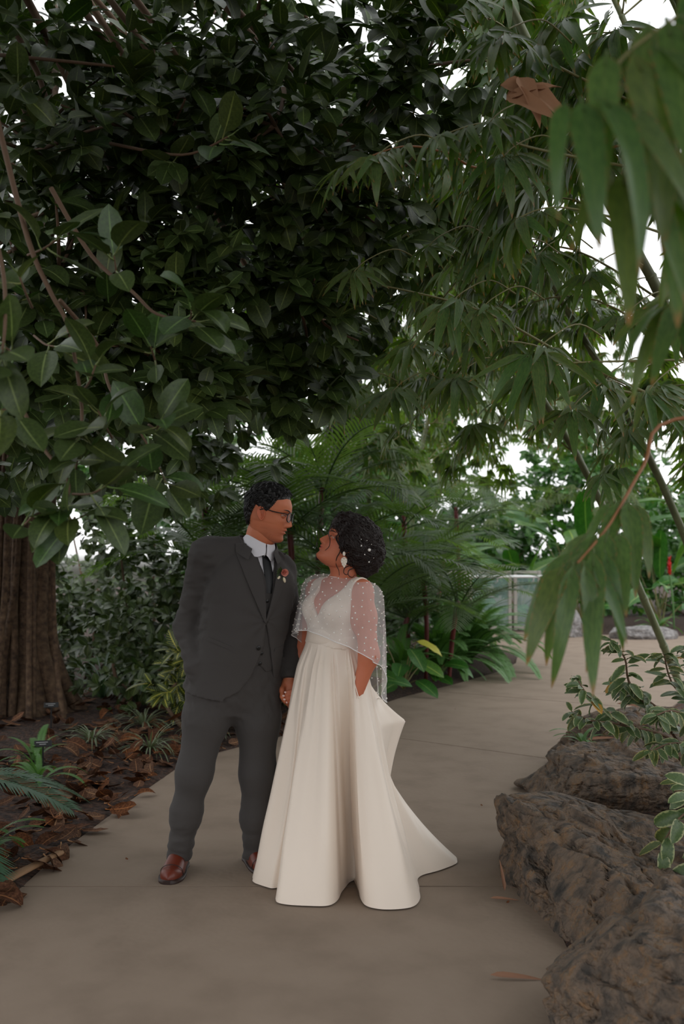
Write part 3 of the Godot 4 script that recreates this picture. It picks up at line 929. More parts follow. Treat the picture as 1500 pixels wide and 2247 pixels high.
# ---------------------------------------------------------------- far planting
func build_far() -> void:
	var paddle := leaf_mesh(1.25, 0.36, "paddle", 14, 6, 0.25, 0.45, 0.03, 0.0)
	var ear_leaf := leaf_mesh(0.62, 0.46, "heart", 10, 6, 0.18, 0.6, 0.03, 0.0)
	rng.seed = 601
	var set_ := [["banana-like plant with upright pale paddle leaves behind the near hanging leaves", Vector3(4.9, 0.1, -20.5), 9, 1.9, 1.15], ["lower paddle-leaved plant right of the glass gate", Vector3(3.5, 0.1, -20.0), 8, 1.0, 0.9], ["paddle-leaved plant at the far left behind the gate", Vector3(1.9, 0.1, -20.8), 8, 1.2, 1.0], ["broad paddle-leaved plant in the far right bed", Vector3(6.4, 0.1, -20.2), 8, 1.3, 1.0]]
	for s in set_:
		var l := []
		for k in s[2]:
			var a: float = TAU * k / s[2] + ri(-0.3, 0.3)
			l.append([a, s[3] * ri(0.7, 1.15), ri(1.05, 1.4), s[4] * ri(0.85, 1.15), [0, 2, 1][k % 3]])
		var t := broad("paddle_plant", s[0], "plant", s[1], l, paddle, "aroid")
		for c in t.get_children():
			if String(c.name).begins_with("leaf"):
				c.transform.basis = c.transform.basis * Basis(Vector3.RIGHT, ri(0.5, 1.1))
	for s in [["elephant-ear plant with pale heart leaves beside the far path", Vector3(5.9, 0.1, -18.4), 0.7, 0.9], ["elephant-ear plant low behind the pale grey boulder", Vector3(4.5, 0.1, -18.6), 0.5, 0.8], ["elephant-ear plant at the right edge of the far bed", Vector3(7.0, 0.1, -19.2), 0.9, 1.0], ["elephant-ear plant behind the glass pane", Vector3(3.1, 0.1, -19.2), 0.45, 0.7]]:
		var l := []
		for k in 8:
			l.append([TAU * k / 8.0 + ri(-0.3, 0.3), s[2] * ri(0.7, 1.2), ri(0.7, 1.3), s[3] * ri(0.8, 1.1), k % 3])
		broad("elephant_ear", s[0], "plant", s[1], l, ear_leaf, "aroid")
	# masses of leaves that close the view, their brighter light put into the leaf colour
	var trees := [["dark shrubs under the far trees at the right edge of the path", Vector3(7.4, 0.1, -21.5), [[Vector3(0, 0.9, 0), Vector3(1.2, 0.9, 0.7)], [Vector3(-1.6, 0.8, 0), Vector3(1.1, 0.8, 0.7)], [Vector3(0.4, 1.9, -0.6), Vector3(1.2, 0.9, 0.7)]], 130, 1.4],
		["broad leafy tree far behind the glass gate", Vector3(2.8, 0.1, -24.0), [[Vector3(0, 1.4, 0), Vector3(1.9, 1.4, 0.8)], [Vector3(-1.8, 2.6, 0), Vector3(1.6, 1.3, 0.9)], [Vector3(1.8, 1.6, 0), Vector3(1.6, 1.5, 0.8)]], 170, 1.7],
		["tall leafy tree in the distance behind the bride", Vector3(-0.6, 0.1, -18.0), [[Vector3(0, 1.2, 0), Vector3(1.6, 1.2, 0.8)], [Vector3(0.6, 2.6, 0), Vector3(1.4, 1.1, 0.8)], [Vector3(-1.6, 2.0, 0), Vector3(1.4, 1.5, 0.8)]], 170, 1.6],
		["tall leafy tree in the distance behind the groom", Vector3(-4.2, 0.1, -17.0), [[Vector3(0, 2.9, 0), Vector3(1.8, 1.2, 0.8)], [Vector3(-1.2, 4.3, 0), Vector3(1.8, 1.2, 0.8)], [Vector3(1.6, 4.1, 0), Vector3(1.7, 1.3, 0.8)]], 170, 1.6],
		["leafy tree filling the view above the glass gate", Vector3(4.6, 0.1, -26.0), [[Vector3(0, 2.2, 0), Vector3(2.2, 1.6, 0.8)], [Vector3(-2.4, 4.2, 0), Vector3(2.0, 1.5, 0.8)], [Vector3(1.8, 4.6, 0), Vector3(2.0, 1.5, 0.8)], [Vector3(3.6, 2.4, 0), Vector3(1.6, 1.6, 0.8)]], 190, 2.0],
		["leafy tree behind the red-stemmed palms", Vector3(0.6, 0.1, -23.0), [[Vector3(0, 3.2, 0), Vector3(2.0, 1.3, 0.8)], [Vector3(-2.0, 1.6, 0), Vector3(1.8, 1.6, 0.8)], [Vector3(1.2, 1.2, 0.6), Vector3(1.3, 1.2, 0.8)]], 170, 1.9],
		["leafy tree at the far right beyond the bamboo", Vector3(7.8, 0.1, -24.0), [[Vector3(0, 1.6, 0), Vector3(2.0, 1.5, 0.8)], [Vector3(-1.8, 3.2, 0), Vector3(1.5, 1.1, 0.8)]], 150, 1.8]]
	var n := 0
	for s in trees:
		bush("leafy_tree", s[0], "tree", s[1], s[2], s[3], s[4], "aroid", M.fig_shapes, M.fig_rest, 20, 610 + n)  # paler, more translucent leaves stand in for stronger light in the distance
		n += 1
	rng.seed = 640
	# red ginger flowers by the far path
	var t := thing("red_ginger", "plant with red flower spikes at the far right edge", "flower", Vector3(5.85, 0.1, -17.6))
	for k in 3:
		var top_ := Vector3(ri(-0.12, 0.12), ri(0.95, 1.15), ri(-0.1, 0.1))
		branch(t, "stem", [t.position, t.position + top_ * 0.5 + rv() * 0.03, t.position + top_], 0.012, 0.008, M.fern)
		var mb := MB.new()
		for q in 14:
			var a := q * 2.4
			petal(mb, top_ + Vector3(0, q * 0.014, 0), Vector3(cos(a), 0.9, sin(a)), 0.06, 0.018, Vector3.UP)
		part(t, "flower_spike", mb.mesh(), M.red_flower)
	# the dried sheaths caught in the bamboo
	var husk := leaf_mesh(0.5, 0.14, "lance", 10, 4, 0.6, 0.4, 0.04)
	t = thing("bamboo_sheath", "bunch of brown dried sheaths caught in the bamboo at the upper right", "dried sheath", Vector3(0.60, 2.95, -3.25))
	for d in [Vector3(0.8, -0.35, 0.2), Vector3(0.7, -0.1, 0.3), Vector3(0.9, -0.6, 0.1), Vector3(0.5, 0.15, 0.3), Vector3(0.35, -0.8, 0.3)]:
		part(t, "sheath", husk, M.sheath, Transform3D(aim(d + rv() * 0.35, Vector3(0, 0.6, 1) + rv() * 0.5).scaled_local(Vector3(1.2, 1.0, 0.8) * 0.5), Vector3(ri(-0.08, 0.05), ri(-0.05, 0.05), 0)))
# ---------------------------------------------------------------- leaf surfaces
func leaf_tex(kind: String) -> ImageTexture:
	var w := 64
	var h := 160
	var im := Image.create(w, h, false, Image.FORMAT_RGB8)
	var n := FastNoiseLite.new()
	n.seed = kind.hash() % 1000
	n.frequency = 0.06
	n.fractal_octaves = 3
	for y in h:
		for x in w:
			var s := absf((x + 0.5) / w - 0.5) * 2.0
			var t := (y + 0.5) / h
			var g := n.get_noise_2d(x * 1.6, y)
			var f := n.get_noise_2d(x * 6.0, y * 6.0)
			var c := Color(1, 1, 1)
			match kind:
				"fig":
					c = Color(0.235, 0.295, 0.15).lerp(Color(0.295, 0.36, 0.185), 0.5 + g)
					var lat := absf(fposmod(t * 9.0 - s * 1.3, 1.0) - 0.5)
					c = c.lerp(Color(0.36, 0.46, 0.27), 0.55 * smoothstep(0.07, 0.0, lat) * (1.0 - s * 0.7))
					c = c.lerp(Color(0.56, 0.62, 0.38), smoothstep(0.09, 0.03, s) * (1.0 - 0.5 * t))
				"bamboo":
					c = Color(0.335, 0.415, 0.25).lerp(Color(0.415, 0.495, 0.29), 0.5 + g)
					c = c.lerp(Color(0.44, 0.53, 0.36), 0.4 * smoothstep(0.3, 0.0, absf(fposmod(s * 7.0, 1.0) - 0.5)))
					c = c.lerp(Color(0.46, 0.50, 0.32), 0.8 * smoothstep(0.055, 0.02, s))
					# the tips have dried, and here and there the margins
					var dry := smoothstep(0.0, 0.05, t - 0.935 + 0.09 * n.get_noise_2d(x * 3.0, 7.0) + 0.03 * s)
					dry = maxf(dry, 0.8 * smoothstep(0.93, 1.0, s + 0.12 * n.get_noise_2d(3.0, y * 2.0)))
					c = c.lerp(Color(0.66, 0.47, 0.33), dry)
				"variegated":
					c = Color(0.24, 0.32, 0.18).lerp(Color(0.31, 0.385, 0.22), 0.5 + g)
					var edge := s + 0.22 * n.get_noise_2d(x * 0.5, y * 0.8) + 0.04 * f
					c = c.lerp(Color(0.66, 0.65, 0.49), smoothstep(0.70, 0.90, edge))
					c = c.lerp(Color(0.52, 0.58, 0.40), 0.6 * smoothstep(0.02, 0.0, absf(fposmod(s * 3.0 + t, 0.5) - 0.25) - 0.18) * 0.3)
				"croton":
					c = Color(0.15, 0.23, 0.12)
					var lat2 := absf(fposmod(t * 8.0 - s * 1.6, 1.0) - 0.5)
					c = c.lerp(Color(0.75, 0.72, 0.30), smoothstep(0.16, 0.07, lat2) * (1.0 - s * 0.35))
					c = c.lerp(Color(0.80, 0.76, 0.34), smoothstep(0.16, 0.06, s))
				"dry":
					c = Color(0.29, 0.205, 0.16).lerp(Color(0.45, 0.335, 0.255), 0.5 + g)
					c = c.lerp(Color(0.24, 0.15, 0.10), 0.5 * smoothstep(0.05, 0.0, absf(fposmod(t * 8.0 - s * 1.4, 1.0) - 0.5)))
					c = c.lerp(Color(0.66, 0.50, 0.36), smoothstep(0.09, 0.03, s))
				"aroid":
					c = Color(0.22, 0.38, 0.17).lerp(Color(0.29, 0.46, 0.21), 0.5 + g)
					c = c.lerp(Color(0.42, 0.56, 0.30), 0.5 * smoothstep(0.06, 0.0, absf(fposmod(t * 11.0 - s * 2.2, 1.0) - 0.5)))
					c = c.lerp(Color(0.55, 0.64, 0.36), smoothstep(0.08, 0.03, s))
				_:
					c = Color(0.9, 0.9, 0.9).lerp(Color(1, 1, 1), 0.5 + g)
			c = c * (1.0 + 0.10 * f)
			im.set_pixel(x, y, c)
	return ImageTexture.create_from_image(im)

func leaf_mats(key: String, tex: Texture2D, tints: Array, rough: float, back: Color, spec := 0.5) -> void:
	var l := []
	for c in tints:
		l.append(mat(c, rough, {"albedo_texture": tex, "backlight_enabled": true, "backlight": back, "metallic_specular": spec}))
	M[key] = l
	M[key + "_many"] = mat(Color(1, 1, 1), rough, {"albedo_texture": tex, "backlight_enabled": true, "backlight": back, "metallic_specular": spec, "vertex_color_use_as_albedo": true})

func plant_materials() -> void:
	var fig := leaf_tex("fig")
	var bam := leaf_tex("bamboo")
	leaf_mats("fig", fig, [Color(0.92, 0.95, 0.9), Color(1, 1, 1), Color(0.86, 0.98, 0.86), Color(1.0, 0.96, 0.88), Color(1.0, 1.0, 1.0)], 0.42, Color(0.46, 0.56, 0.18))
	leaf_mats("bamboo", bam, [Color(0.95, 1, 0.95), Color(1, 1, 1), Color(0.88, 0.97, 0.92), Color(1, 0.97, 0.88)], 0.36, Color(0.84, 0.95, 0.38))
	leaf_mats("variegated", leaf_tex("variegated"), [Color(1, 1, 1), Color(0.92, 0.95, 0.88), Color(0.95, 0.9, 0.75)], 0.45, Color(0.25, 0.32, 0.12))
	leaf_mats("croton", leaf_tex("croton"), [Color(1, 1, 1), Color(0.85, 0.9, 0.8)], 0.4, Color(0.2, 0.25, 0.08))
	leaf_mats("dry", leaf_tex("dry"), [Color(1, 1, 1), Color(0.85, 0.78, 0.74), Color(1.0, 0.86, 0.72), Color(0.72, 0.66, 0.62)], 0.8, Color(0.15, 0.09, 0.05), 0.25)
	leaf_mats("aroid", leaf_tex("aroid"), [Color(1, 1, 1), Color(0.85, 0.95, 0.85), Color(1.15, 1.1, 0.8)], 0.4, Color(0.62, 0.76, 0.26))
	M.yellow_leaf = mat(Color(0.72, 0.70, 0.26), 0.45, {"backlight_enabled": true, "backlight": Color(0.5, 0.5, 0.12)})
	M.palm = mat(Color(0.175, 0.25, 0.13), 0.58, {"backlight_enabled": true, "backlight": Color(0.36, 0.48, 0.16)})
	M.cycad = mat(Color(0.22, 0.33, 0.24), 0.4, {"backlight_enabled": true, "backlight": Color(0.15, 0.26, 0.10)})
	M.fern = mat(Color(0.27, 0.42, 0.19), 0.5, {"backlight_enabled": true, "backlight": Color(0.30, 0.46, 0.14)})
	M.grass = mat(Color(0.25, 0.32, 0.24), 0.4, {"backlight_enabled": true, "backlight": Color(0.2, 0.3, 0.14)})
	M.spider = mat(Color(0.40, 0.44, 0.33), 0.45, {"backlight_enabled": true, "backlight": Color(0.25, 0.3, 0.15)})
	M.red_cane = mat(Color(0.33, 0.07, 0.045), 0.45)
	M.culm = mat(Color(0.43, 0.45, 0.34), 0.4, {"albedo_texture": noise_tex(31, 0.02, [[0.0, Color(0.8, 0.8, 0.75)], [1.0, Color(1.1, 1.1, 1.0)]], 128, 3)})
	M.bamboo_twig = mat(Color(0.46, 0.44, 0.26), 0.5)
	M.orange_twig = mat(Color(0.56, 0.36, 0.20), 0.55)
	var bark := noise_tex(41, 0.03, [[0.0, Color(0.17, 0.12, 0.09)], [0.35, Color(0.30, 0.225, 0.165)], [0.7, Color(0.40, 0.315, 0.235)], [1.0, Color(0.48, 0.40, 0.32)]], 256, 5)
	M.bark = triplanar(mat(Color(1, 1, 1), 0.9, {"albedo_texture": bark, "heightmap_enabled": true, "heightmap_texture": noise_tex(42, 0.05, [], 256, 5), "heightmap_scale": 0.8}), 2.0)
	M.twig = mat(Color(0.40, 0.31, 0.235), 0.8)
	M.sheath = mat(Color(0.62, 0.46, 0.34), 0.8, {"backlight_enabled": true, "backlight": Color(0.3, 0.18, 0.1)})

# base at the origin, blade along -z, upper face to +y
func leaf_mesh(length: float, width: float, shape: String, segs: int, across: int, fold: float, droop: float, wave := 0.0, stalk := 0.0) -> ArrayMesh:
	var mb := MB.new()
	leaf_into(mb, Transform3D(), length, width, shape, segs, across, fold, droop, wave, stalk)
	return mb.mesh()

func leaf_into(mb: MB, x: Transform3D, length: float, width: float, shape: String, segs: int, across: int, fold: float, droop: float, wave := 0.0, stalk := 0.0) -> void:
	var pts := PackedVector3Array()
	for i in segs + 1:
		var t := float(i) / segs
		var w := 0.0
		match shape:
			"ovate":
				w = pow(maxf(0.0, sin(PI * pow(t, 0.92))), 0.60)
			"lance":
				w = pow(minf(1.0, t / 0.20), 0.55) * pow(1.0 - pow(t, 1.9), 0.8)
			"strap":
				w = minf(1.0, 0.55 + t * 2.0) * pow(1.0 - t, 0.45)
			"paddle":
				w = pow(sin(PI * pow(lerpf(0.02, 0.985, t), 1.05)), 0.5)
			"heart":
				w = minf(1.0, pow(t * 4.0, 0.5)) * pow(1.0 - t, 0.7) * 1.25
		w = maxf(w, 0.015) * width * 0.5
		var a := droop * t
		var r := length / maxf(absf(droop), 0.001)
		var along := Vector3(0, r * (cos(a) - 1.0) * signf(droop), -r * sin(absf(a))) if absf(droop) > 0.01 else Vector3(0, 0, -length * t)
		var up := Vector3(0, cos(a), -sin(a))
		for j in across + 1:
			var s := (float(j) / across - 0.5) * 2.0
			pts.append(x * (along + Vector3(s * w * cos(fold), 0, 0) + up * (absf(s) * w * sin(fold) + wave * width * sin(t * 14.0 + s * 2.0) * absf(s)) + Vector3(0, 0, -stalk)))
	var base := mb.v.size()
	mb.grid(pts, across + 1)
	for k in range(base, mb.v.size()):
		var row := (k - base) / (across + 1)
		mb.uv[k].y = float(row) / segs
	if stalk > 0.0:
		var q := mb.v.size()
		var r := width * 0.02 + 0.0009
		mb.tube(PackedVector3Array([x * Vector3(0, 0, 0), x * Vector3(0, -0.002, -stalk * 0.5), x * Vector3(0, 0.0005, -stalk - length * 0.12)]), PackedFloat32Array([r * 1.2, r, r * 0.7]), 4, false)
		for k in range(q, mb.v.size()):
			mb.uv[k] = Vector2(0.5, 0.2)

func score(x: Transform3D) -> float:
	# how large a leaf shows from the path; leaves outside the view come last
	var p := x.origin
	var d := -p.z
	var s := x.basis.z.length() / maxf(d, 0.2)
	return s if d > 0.4 and absf(p.x) < 0.37 * d and absf(p.y - 1.45 - 0.03 * d) < 0.54 * d else s * 0.001

# the 300 leaves that show largest are parts of their own, the others one mass
func foliage(parent: Node3D, called: String, shapes: Array, key: String, xs: Array, rest: Mesh, most := 300, tint_lo := 0.75, tint_hi := 1.15) -> void:
	var order := []
	for i in xs.size():
		order.append([-score(xs[i]), i])
	order.sort()
	var others := []
	var cols := []
	var org: Vector3 = parent.position
	for k in order.size():
		var x: Transform3D = xs[order[k][1]]
		x.origin -= org
		if k < most:
			part(parent, called, shapes[k % shapes.size()], M[key][(k * 7 + k / 5) % M[key].size()], x)
		else:
			others.append(x)
			var v := ri(tint_lo, tint_hi)
			cols.append(Color(v * ri(0.9, 1.1), v, v * ri(0.8, 1.05)))
	if others.size():
		many(parent, "foliage", rest, M[key + "_many"], others, cols)

func branch(parent: Node3D, called: String, pts: Array, r0: float, r1: float, material: Material, sides := 7) -> void:
	var mb := MB.new()
	var q := pts.map(func(p): return p - parent.position)
	var n := maxi(6, pts.size() * 4)
	mb.tube(curve(q, n), ramp(r0, r1, n), sides)
	part(parent, called, mb.mesh(), material)

# leaves in a spiral round the end of a twig
func rosette(xs: Array, tip: Vector3, dir: Vector3, n: int, size: float) -> void:
	var d0 := dir.normalized()
	var b := aim(d0)
	var a0 := ri(0, TAU)
	for i in n:
		var a := a0 + i * 2.4 + ri(-0.3, 0.3)
		var tilt := lerpf(0.35, 1.35, float(i) / n) + ri(-0.15, 0.15)
		var d := d0 * cos(tilt) + (b.x * cos(a) + b.y * sin(a)) * sin(tilt)
		d.y -= 0.18
		var s := size * ri(0.75, 1.15)
		var up := (Vector3.UP * 0.9 + d0 * 0.35 + Vector3(0, 0, 0.45) + rv() * 0.45)
		xs.append(Transform3D(aim(d, up).scaled_local(Vector3(s * ri(0.85, 1.15), s, s)), tip - d0 * (0.014 * i * size)))

func in_blob(b: Array) -> Vector3:
	# a place in an ellipsoid, denser toward its outside
	var u := rv() * pow(rng.randf(), 0.45)
	return b[0] + Vector3(u.x * b[1].x, u.y * b[1].y, u.z * b[1].z)

# ---------------------------------------------------------------- figs
func fig_leaf_shapes() -> void:
	M.fig_shapes = [leaf_mesh(0.13, 0.076, "ovate", 7, 4, 0.22, 0.45, 0.0, 0.028), leaf_mesh(0.13, 0.082, "ovate", 7, 4, 0.12, 0.2, 0.02, 0.03), leaf_mesh(0.13, 0.07, "ovate", 7, 4, 0.32, 0.75, 0.0, 0.025), leaf_mesh(0.13, 0.074, "ovate", 7, 4, 0.2, -0.25, 0.02, 0.03)]
	M.fig_rest = leaf_mesh(0.13, 0.078, "ovate", 5, 2, 0.2, 0.4, 0.0, 0.0)

func build_figs() -> void:
	fig_leaf_shapes()
	# the tree whose trunk of grown-together roots stands in the bed
	var t := thing("fig_tree", "large fig tree with a trunk of grown-together hanging roots in the left bed", "tree", Vector3(-2.66, 0.05, -8.35))
	var o := t.position
	for k in 13:
		var a := TAU * k / 13.0 + ri(-0.2, 0.2)
		var r := ri(0.20, 0.33)
		var flare := ri(1.3, 2.1)
		var c := Vector3(cos(a) * r, 0, sin(a) * r)
		var tw := ri(-0.5, 0.5)
		var pts := []
		for i in 8:
			var f := i / 7.0
			var y := lerpf(-0.08, 3.6, pow(f, 1.35))
			var spread := lerpf(flare, 0.8, smoothstep(0.0, 0.28, f)) * lerpf(1.0, 0.75, f)
			var q := c.rotated(Vector3.UP, tw * f) * spread
			pts.append(o + Vector3(q.x + ri(-0.015, 0.015), y, q.z + ri(-0.015, 0.015)))
		branch(t, "root_strand", pts, ri(0.05, 0.10), ri(0.035, 0.07), M.bark, 10)
	for k in 9:
		# thin roots that hang in front of the trunk
		var a := ri(0.2, 2.6)
		var d := Vector3(cos(a), 0, sin(a)) * ri(0.34, 0.5)
		branch(t, "hanging_root", [o + d * 1.35 + Vector3(0, -0.05, 0), o + d + Vector3(ri(-0.05, 0.05), 0.5, 0), o + d * 0.95 + Vector3(ri(-0.06, 0.06), 1.3, 0), o + d * 0.6 + Vector3(ri(-0.05, 0.05), 2.6, 0)], ri(0.02, 0.04), ri(0.012, 0.025), M.bark, 7)
	for k in 9:
		# roots that run out over the soil
		var a := TAU * k / 9.0 + 0.3
		var d := Vector3(cos(a), 0, sin(a))
		branch(t, "surface_root", [o + d * 0.3 + Vector3(0, 0.16, 0), o + d * 0.5 + Vector3(0, 0.03, 0), o + d * ri(0.7, 0.95) + Vector3(ri(-0.1, 0.1), -0.05, ri(-0.1, 0.1))], 0.055, 0.02, M.bark)
	branch(t, "trunk", [o + Vector3(0, 0, 0), o + Vector3(0.02, 1.5, 0), o + Vector3(0.05, 3.0, 0.1), o + Vector3(0.1, 4.5, 0.3)], 0.15, 0.12, M.bark, 12)
	var blobs := [[Vector3(-3.1, 3.2, -7.0), Vector3(1.2, 1.7, 1.4)], [Vector3(-2.0, 3.8, -6.8), Vector3(1.5, 1.7, 1.4)], [Vector3(-0.9, 3.3, -6.6), Vector3(1.3, 1.3, 1.1)], [Vector3(-0.3, 3.9, -7.0), Vector3(1.2, 1.3, 1.2)], [Vector3(-1.6, 2.5, -7.4), Vector3(1.4, 0.8, 1.0)], [Vector3(-0.5, 5.2, -6.4), Vector3(1.6, 1.0, 1.5)], [Vector3(-2.4, 5.4, -6.0), Vector3(1.8, 1.0, 1.6)], [Vector3(-3.3, 2.1, -6.6), Vector3(0.7, 0.7, 0.8)], [Vector3(-2.3, 5.3, -7.8), Vector3(2.0, 1.2, 0.9)], [Vector3(-0.6, 5.4, -8.0), Vector3(1.6, 1.1, 0.9)]]
	var xs := []
	for b in blobs:
		branch(t, "bough", [o + Vector3(0, 4.0, 0), o.lerp(b[0], 0.5) + Vector3(0, 3.4, -0.3), b[0] + Vector3(0, 0.2, 0)], 0.05, 0.012, M.bark)
		for k in 7:
			var e := in_blob(b)
			branch(t, "limb", [b[0], b[0].lerp(e, 0.5) + rv() * 0.1, e], 0.018, 0.006, M.twig, 5)
		for k in 250:
			var p := in_blob(b)
			var d: Vector3 = (p - b[0]).normalized() + Vector3(0, 0.1, 0.35) + rv() * 0.5
			rosette(xs, p, d, rng.randi_range(5, 8), ri(0.85, 1.15))
	foliage(t, "leaf", M.fig_shapes, "fig", xs, M.fig_rest)
	# the nearer tree beside the path; its crown above the view is added for shade
	t = thing("fig_tree", "fig tree overhanging the path with large oval leaves on pale branches and an added unseen crown for shade", "tree", Vector3(-2.7, 0.05, -2.6))
	o = t.position
	branch(t, "trunk", [o, o + Vector3(0.05, 1.5, -0.05), o + Vector3(0.2, 2.8, -0.3), o + Vector3(0.5, 4.2, -0.6)], 0.22, 0.10, M.bark, 12)
	var near := [[Vector3(-1.25, 3.05, -4.0), Vector3(0.55, 0.45, 0.55)], [Vector3(-0.75, 3.12, -4.05), Vector3(0.5, 0.42, 0.5)], [Vector3(-0.28, 3.2, -4.1), Vector3(0.48, 0.42, 0.5)], [Vector3(0.05, 2.95, -4.3), Vector3(0.40, 0.38, 0.45)],
		[Vector3(-1.15, 2.55, -4.0), Vector3(0.5, 0.38, 0.5)], [Vector3(-0.64, 2.68, -4.2), Vector3(0.48, 0.36, 0.5)], [Vector3(-0.22, 2.62, -4.5), Vector3(0.45, 0.34, 0.5)], [Vector3(-1.25, 2.1, -3.9), Vector3(0.42, 0.36, 0.45)], [Vector3(-0.75, 2.25, -4.1), Vector3(0.42, 0.32, 0.4)],
		[Vector3(-0.35, 2.32, -4.9), Vector3(0.45, 0.3, 0.4)], [Vector3(-1.3, 3.7, -3.8), Vector3(0.7, 0.5, 0.8)], [Vector3(-0.4, 3.85, -3.9), Vector3(0.7, 0.45, 0.8)], [Vector3(0.35, 3.6, -4.4), Vector3(0.4, 0.4, 0.6)],
		[Vector3(-1.5, 4.3, -2.2), Vector3(1.1, 0.5, 1.2)], [Vector3(-0.3, 4.4, -2.4), Vector3(1.0, 0.5, 1.2)], [Vector3(-1.2, 4.6, -0.4), Vector3(1.3, 0.5, 1.1)], [Vector3(0.5, 4.7, -1.2), Vector3(1.0, 0.45, 1.1)], [Vector3(0.1, 4.8, 0.6), Vector3(1.2, 0.45, 1.0)], [Vector3(-0.6, 4.9, -1.6), Vector3(1.3, 0.4, 1.2)], [Vector3(0.9, 4.9, -2.4), Vector3(0.9, 0.4, 1.0)], [Vector3(1.0, 5.0, -0.4), Vector3(0.9, 0.4, 1.0)], [Vector3(-1.2, 4.9, 1.8), Vector3(1.4, 0.4, 1.2)], [Vector3(1.1, 5.0, 1.8), Vector3(1.4, 0.4, 1.2)], [Vector3(-1.2, 5.0, 4.0), Vector3(1.5, 0.4, 1.3)], [Vector3(1.2, 5.0, 4.0), Vector3(1.5, 0.4, 1.3)], [Vector3(2.3, 4.7, -1.0), Vector3(1.0, 0.5, 1.5)], [Vector3(-2.6, 4.5, -0.8), Vector3(1.0, 0.6, 1.6)], [Vector3(2.5, 4.4, -3.0), Vector3(0.8, 0.6, 1.2)], [Vector3(3.4, 4.6, 1.2), Vector3(1.1, 0.6, 1.6)], [Vector3(-3.4, 4.6, 1.4), Vector3(1.1, 0.6, 1.6)], [Vector3(-1.4, 3.3, -3.2), Vector3(0.4, 0.6, 0.5)], [Vector3(-1.75, 1.65, -4.4), Vector3(0.35, 0.4, 0.4)], [Vector3(-1.0, 3.55, -4.7), Vector3(0.6, 0.4, 0.4)], [Vector3(-0.3, 3.6, -4.9), Vector3(0.6, 0.4, 0.4)]]
	xs = []
	for b in near:
		branch(t, "bough", [o + Vector3(0.4, 3.9, -0.6), o.lerp(b[0], 0.45) + Vector3(0, 3.4 - 0.4 * b[0].y + 1.0, -0.6), b[0] + Vector3(-0.1, 0.5, -0.25), b[0]], 0.028, 0.007, M.twig)
		for k in 5:
			var e := in_blob(b)
			branch(t, "limb", [b[0], b[0].lerp(e, 0.5) + rv() * 0.05, e], 0.010, 0.004, M.twig, 5)
		var high: bool = b[0].y > 4.1  # unseen overhead masses, thickened to keep sky light off the near path
		for k in (420 if high else 58):
			var p := in_blob(b)
			var d: Vector3 = (p - b[0]).normalized() * 0.7 + Vector3(0.1, 0.15, 0.6) + rv() * 0.5
			rosette(xs, p, d, rng.randi_range(5, 8), ri(0.85, 1.15) * (1.4 if high else 1.0))
	# branches that hang in front, with their leaves
	var hang := [
		[[Vector3(-1.05, 2.75, -2.95), Vector3(-0.929, 2.34, -2.9), Vector3(-0.859, 2.177, -2.9), Vector3(-0.804, 2.068, -2.9), Vector3(-0.751, 1.845, -2.85), Vector3(-0.739, 1.733, -2.8)], 0.009],
		[[Vector3(-0.95, 2.60, -3.2), Vector3(-0.816, 2.377, -3.2), Vector3(-0.66, 2.23, -3.1), Vector3(-0.571, 2.146, -3.05), Vector3(-0.444, 2.112, -3.0)], 0.008],
		[[Vector3(-0.859, 2.177, -3.0), Vector3(-0.791, 2.078, -3.2), Vector3(-0.729, 1.927, -3.1), Vector3(-0.621, 1.785, -3.0), Vector3(-0.547, 1.765, -2.9)], 0.007],
		[[Vector3(-0.729, 1.927, -3.1), Vector3(-0.613, 1.755, -3.1), Vector3(-0.539, 1.622, -3.05)], 0.004],
		[[Vector3(-1.0, 2.5, -2.6), Vector3(-0.87, 2.163, -2.5), Vector3(-0.82, 1.976, -2.4), Vector3(-0.829, 1.875, -2.4)], 0.007],
		[[Vector3(-1.0, 1.95, -2.95), Vector3(-0.894, 1.745, -2.9), Vector3(-0.771, 1.604, -2.8), Vector3(-0.782, 1.525, -2.75)], 0.007],
		[[Vector3(-1.3, 3.3, -3.7), Vector3(-0.926, 3.215, -3.6), Vector3(-0.774, 3.198, -3.6)], 0.008],
		[[Vector3(-0.9, 3.0, -3.8), Vector3(-0.587, 2.873, -3.6), Vector3(-0.408, 2.898, -3.5)], 0.007]]
	for h in hang:
		branch(t, "hanging_branch", h[0], h[1], h[1] * 0.45, M.twig, 8)
		var tip: Vector3 = h[0][-1]
		rosette(xs, tip, tip - h[0][-2] + Vector3(0.02, 0.05, 0.06), 6, 1.15)
	for r in [[-0.835, 2.34, -2.9], [-0.673, 2.286, -2.9], [-0.855, 2.145, -2.6], [-0.86, 1.93, -2.5], [-0.844, 2.014, -2.9], [-0.698, 1.941, -2.8], [-0.69, 1.811, -2.8], [-0.516, 1.772, -2.8], [-0.746, 1.669, -2.8], [-0.632, 1.597, -2.7], [-0.743, 1.51, -2.7], [-0.854, 1.51, -2.75], [-0.861, 1.767, -2.5], [-0.458, 2.15, -3.0], [-0.601, 2.057, -3.1]]:
		var p := Vector3(r[0], r[1], r[2])
		var d := Vector3(ri(-0.5, 0.8), ri(-0.3, 0.7), ri(0.2, 0.8))
		branch(t, "twig", [p - d.normalized() * 0.12 + Vector3(-0.02, 0.03, -0.05), p - d.normalized() * 0.06, p], 0.004, 0.0025, M.twig, 5)
		rosette(xs, p, d, rng.randi_range(4, 5), ri(1.0, 1.25))
	foliage(t, "leaf", M.fig_shapes, "fig", xs, M.fig_rest)

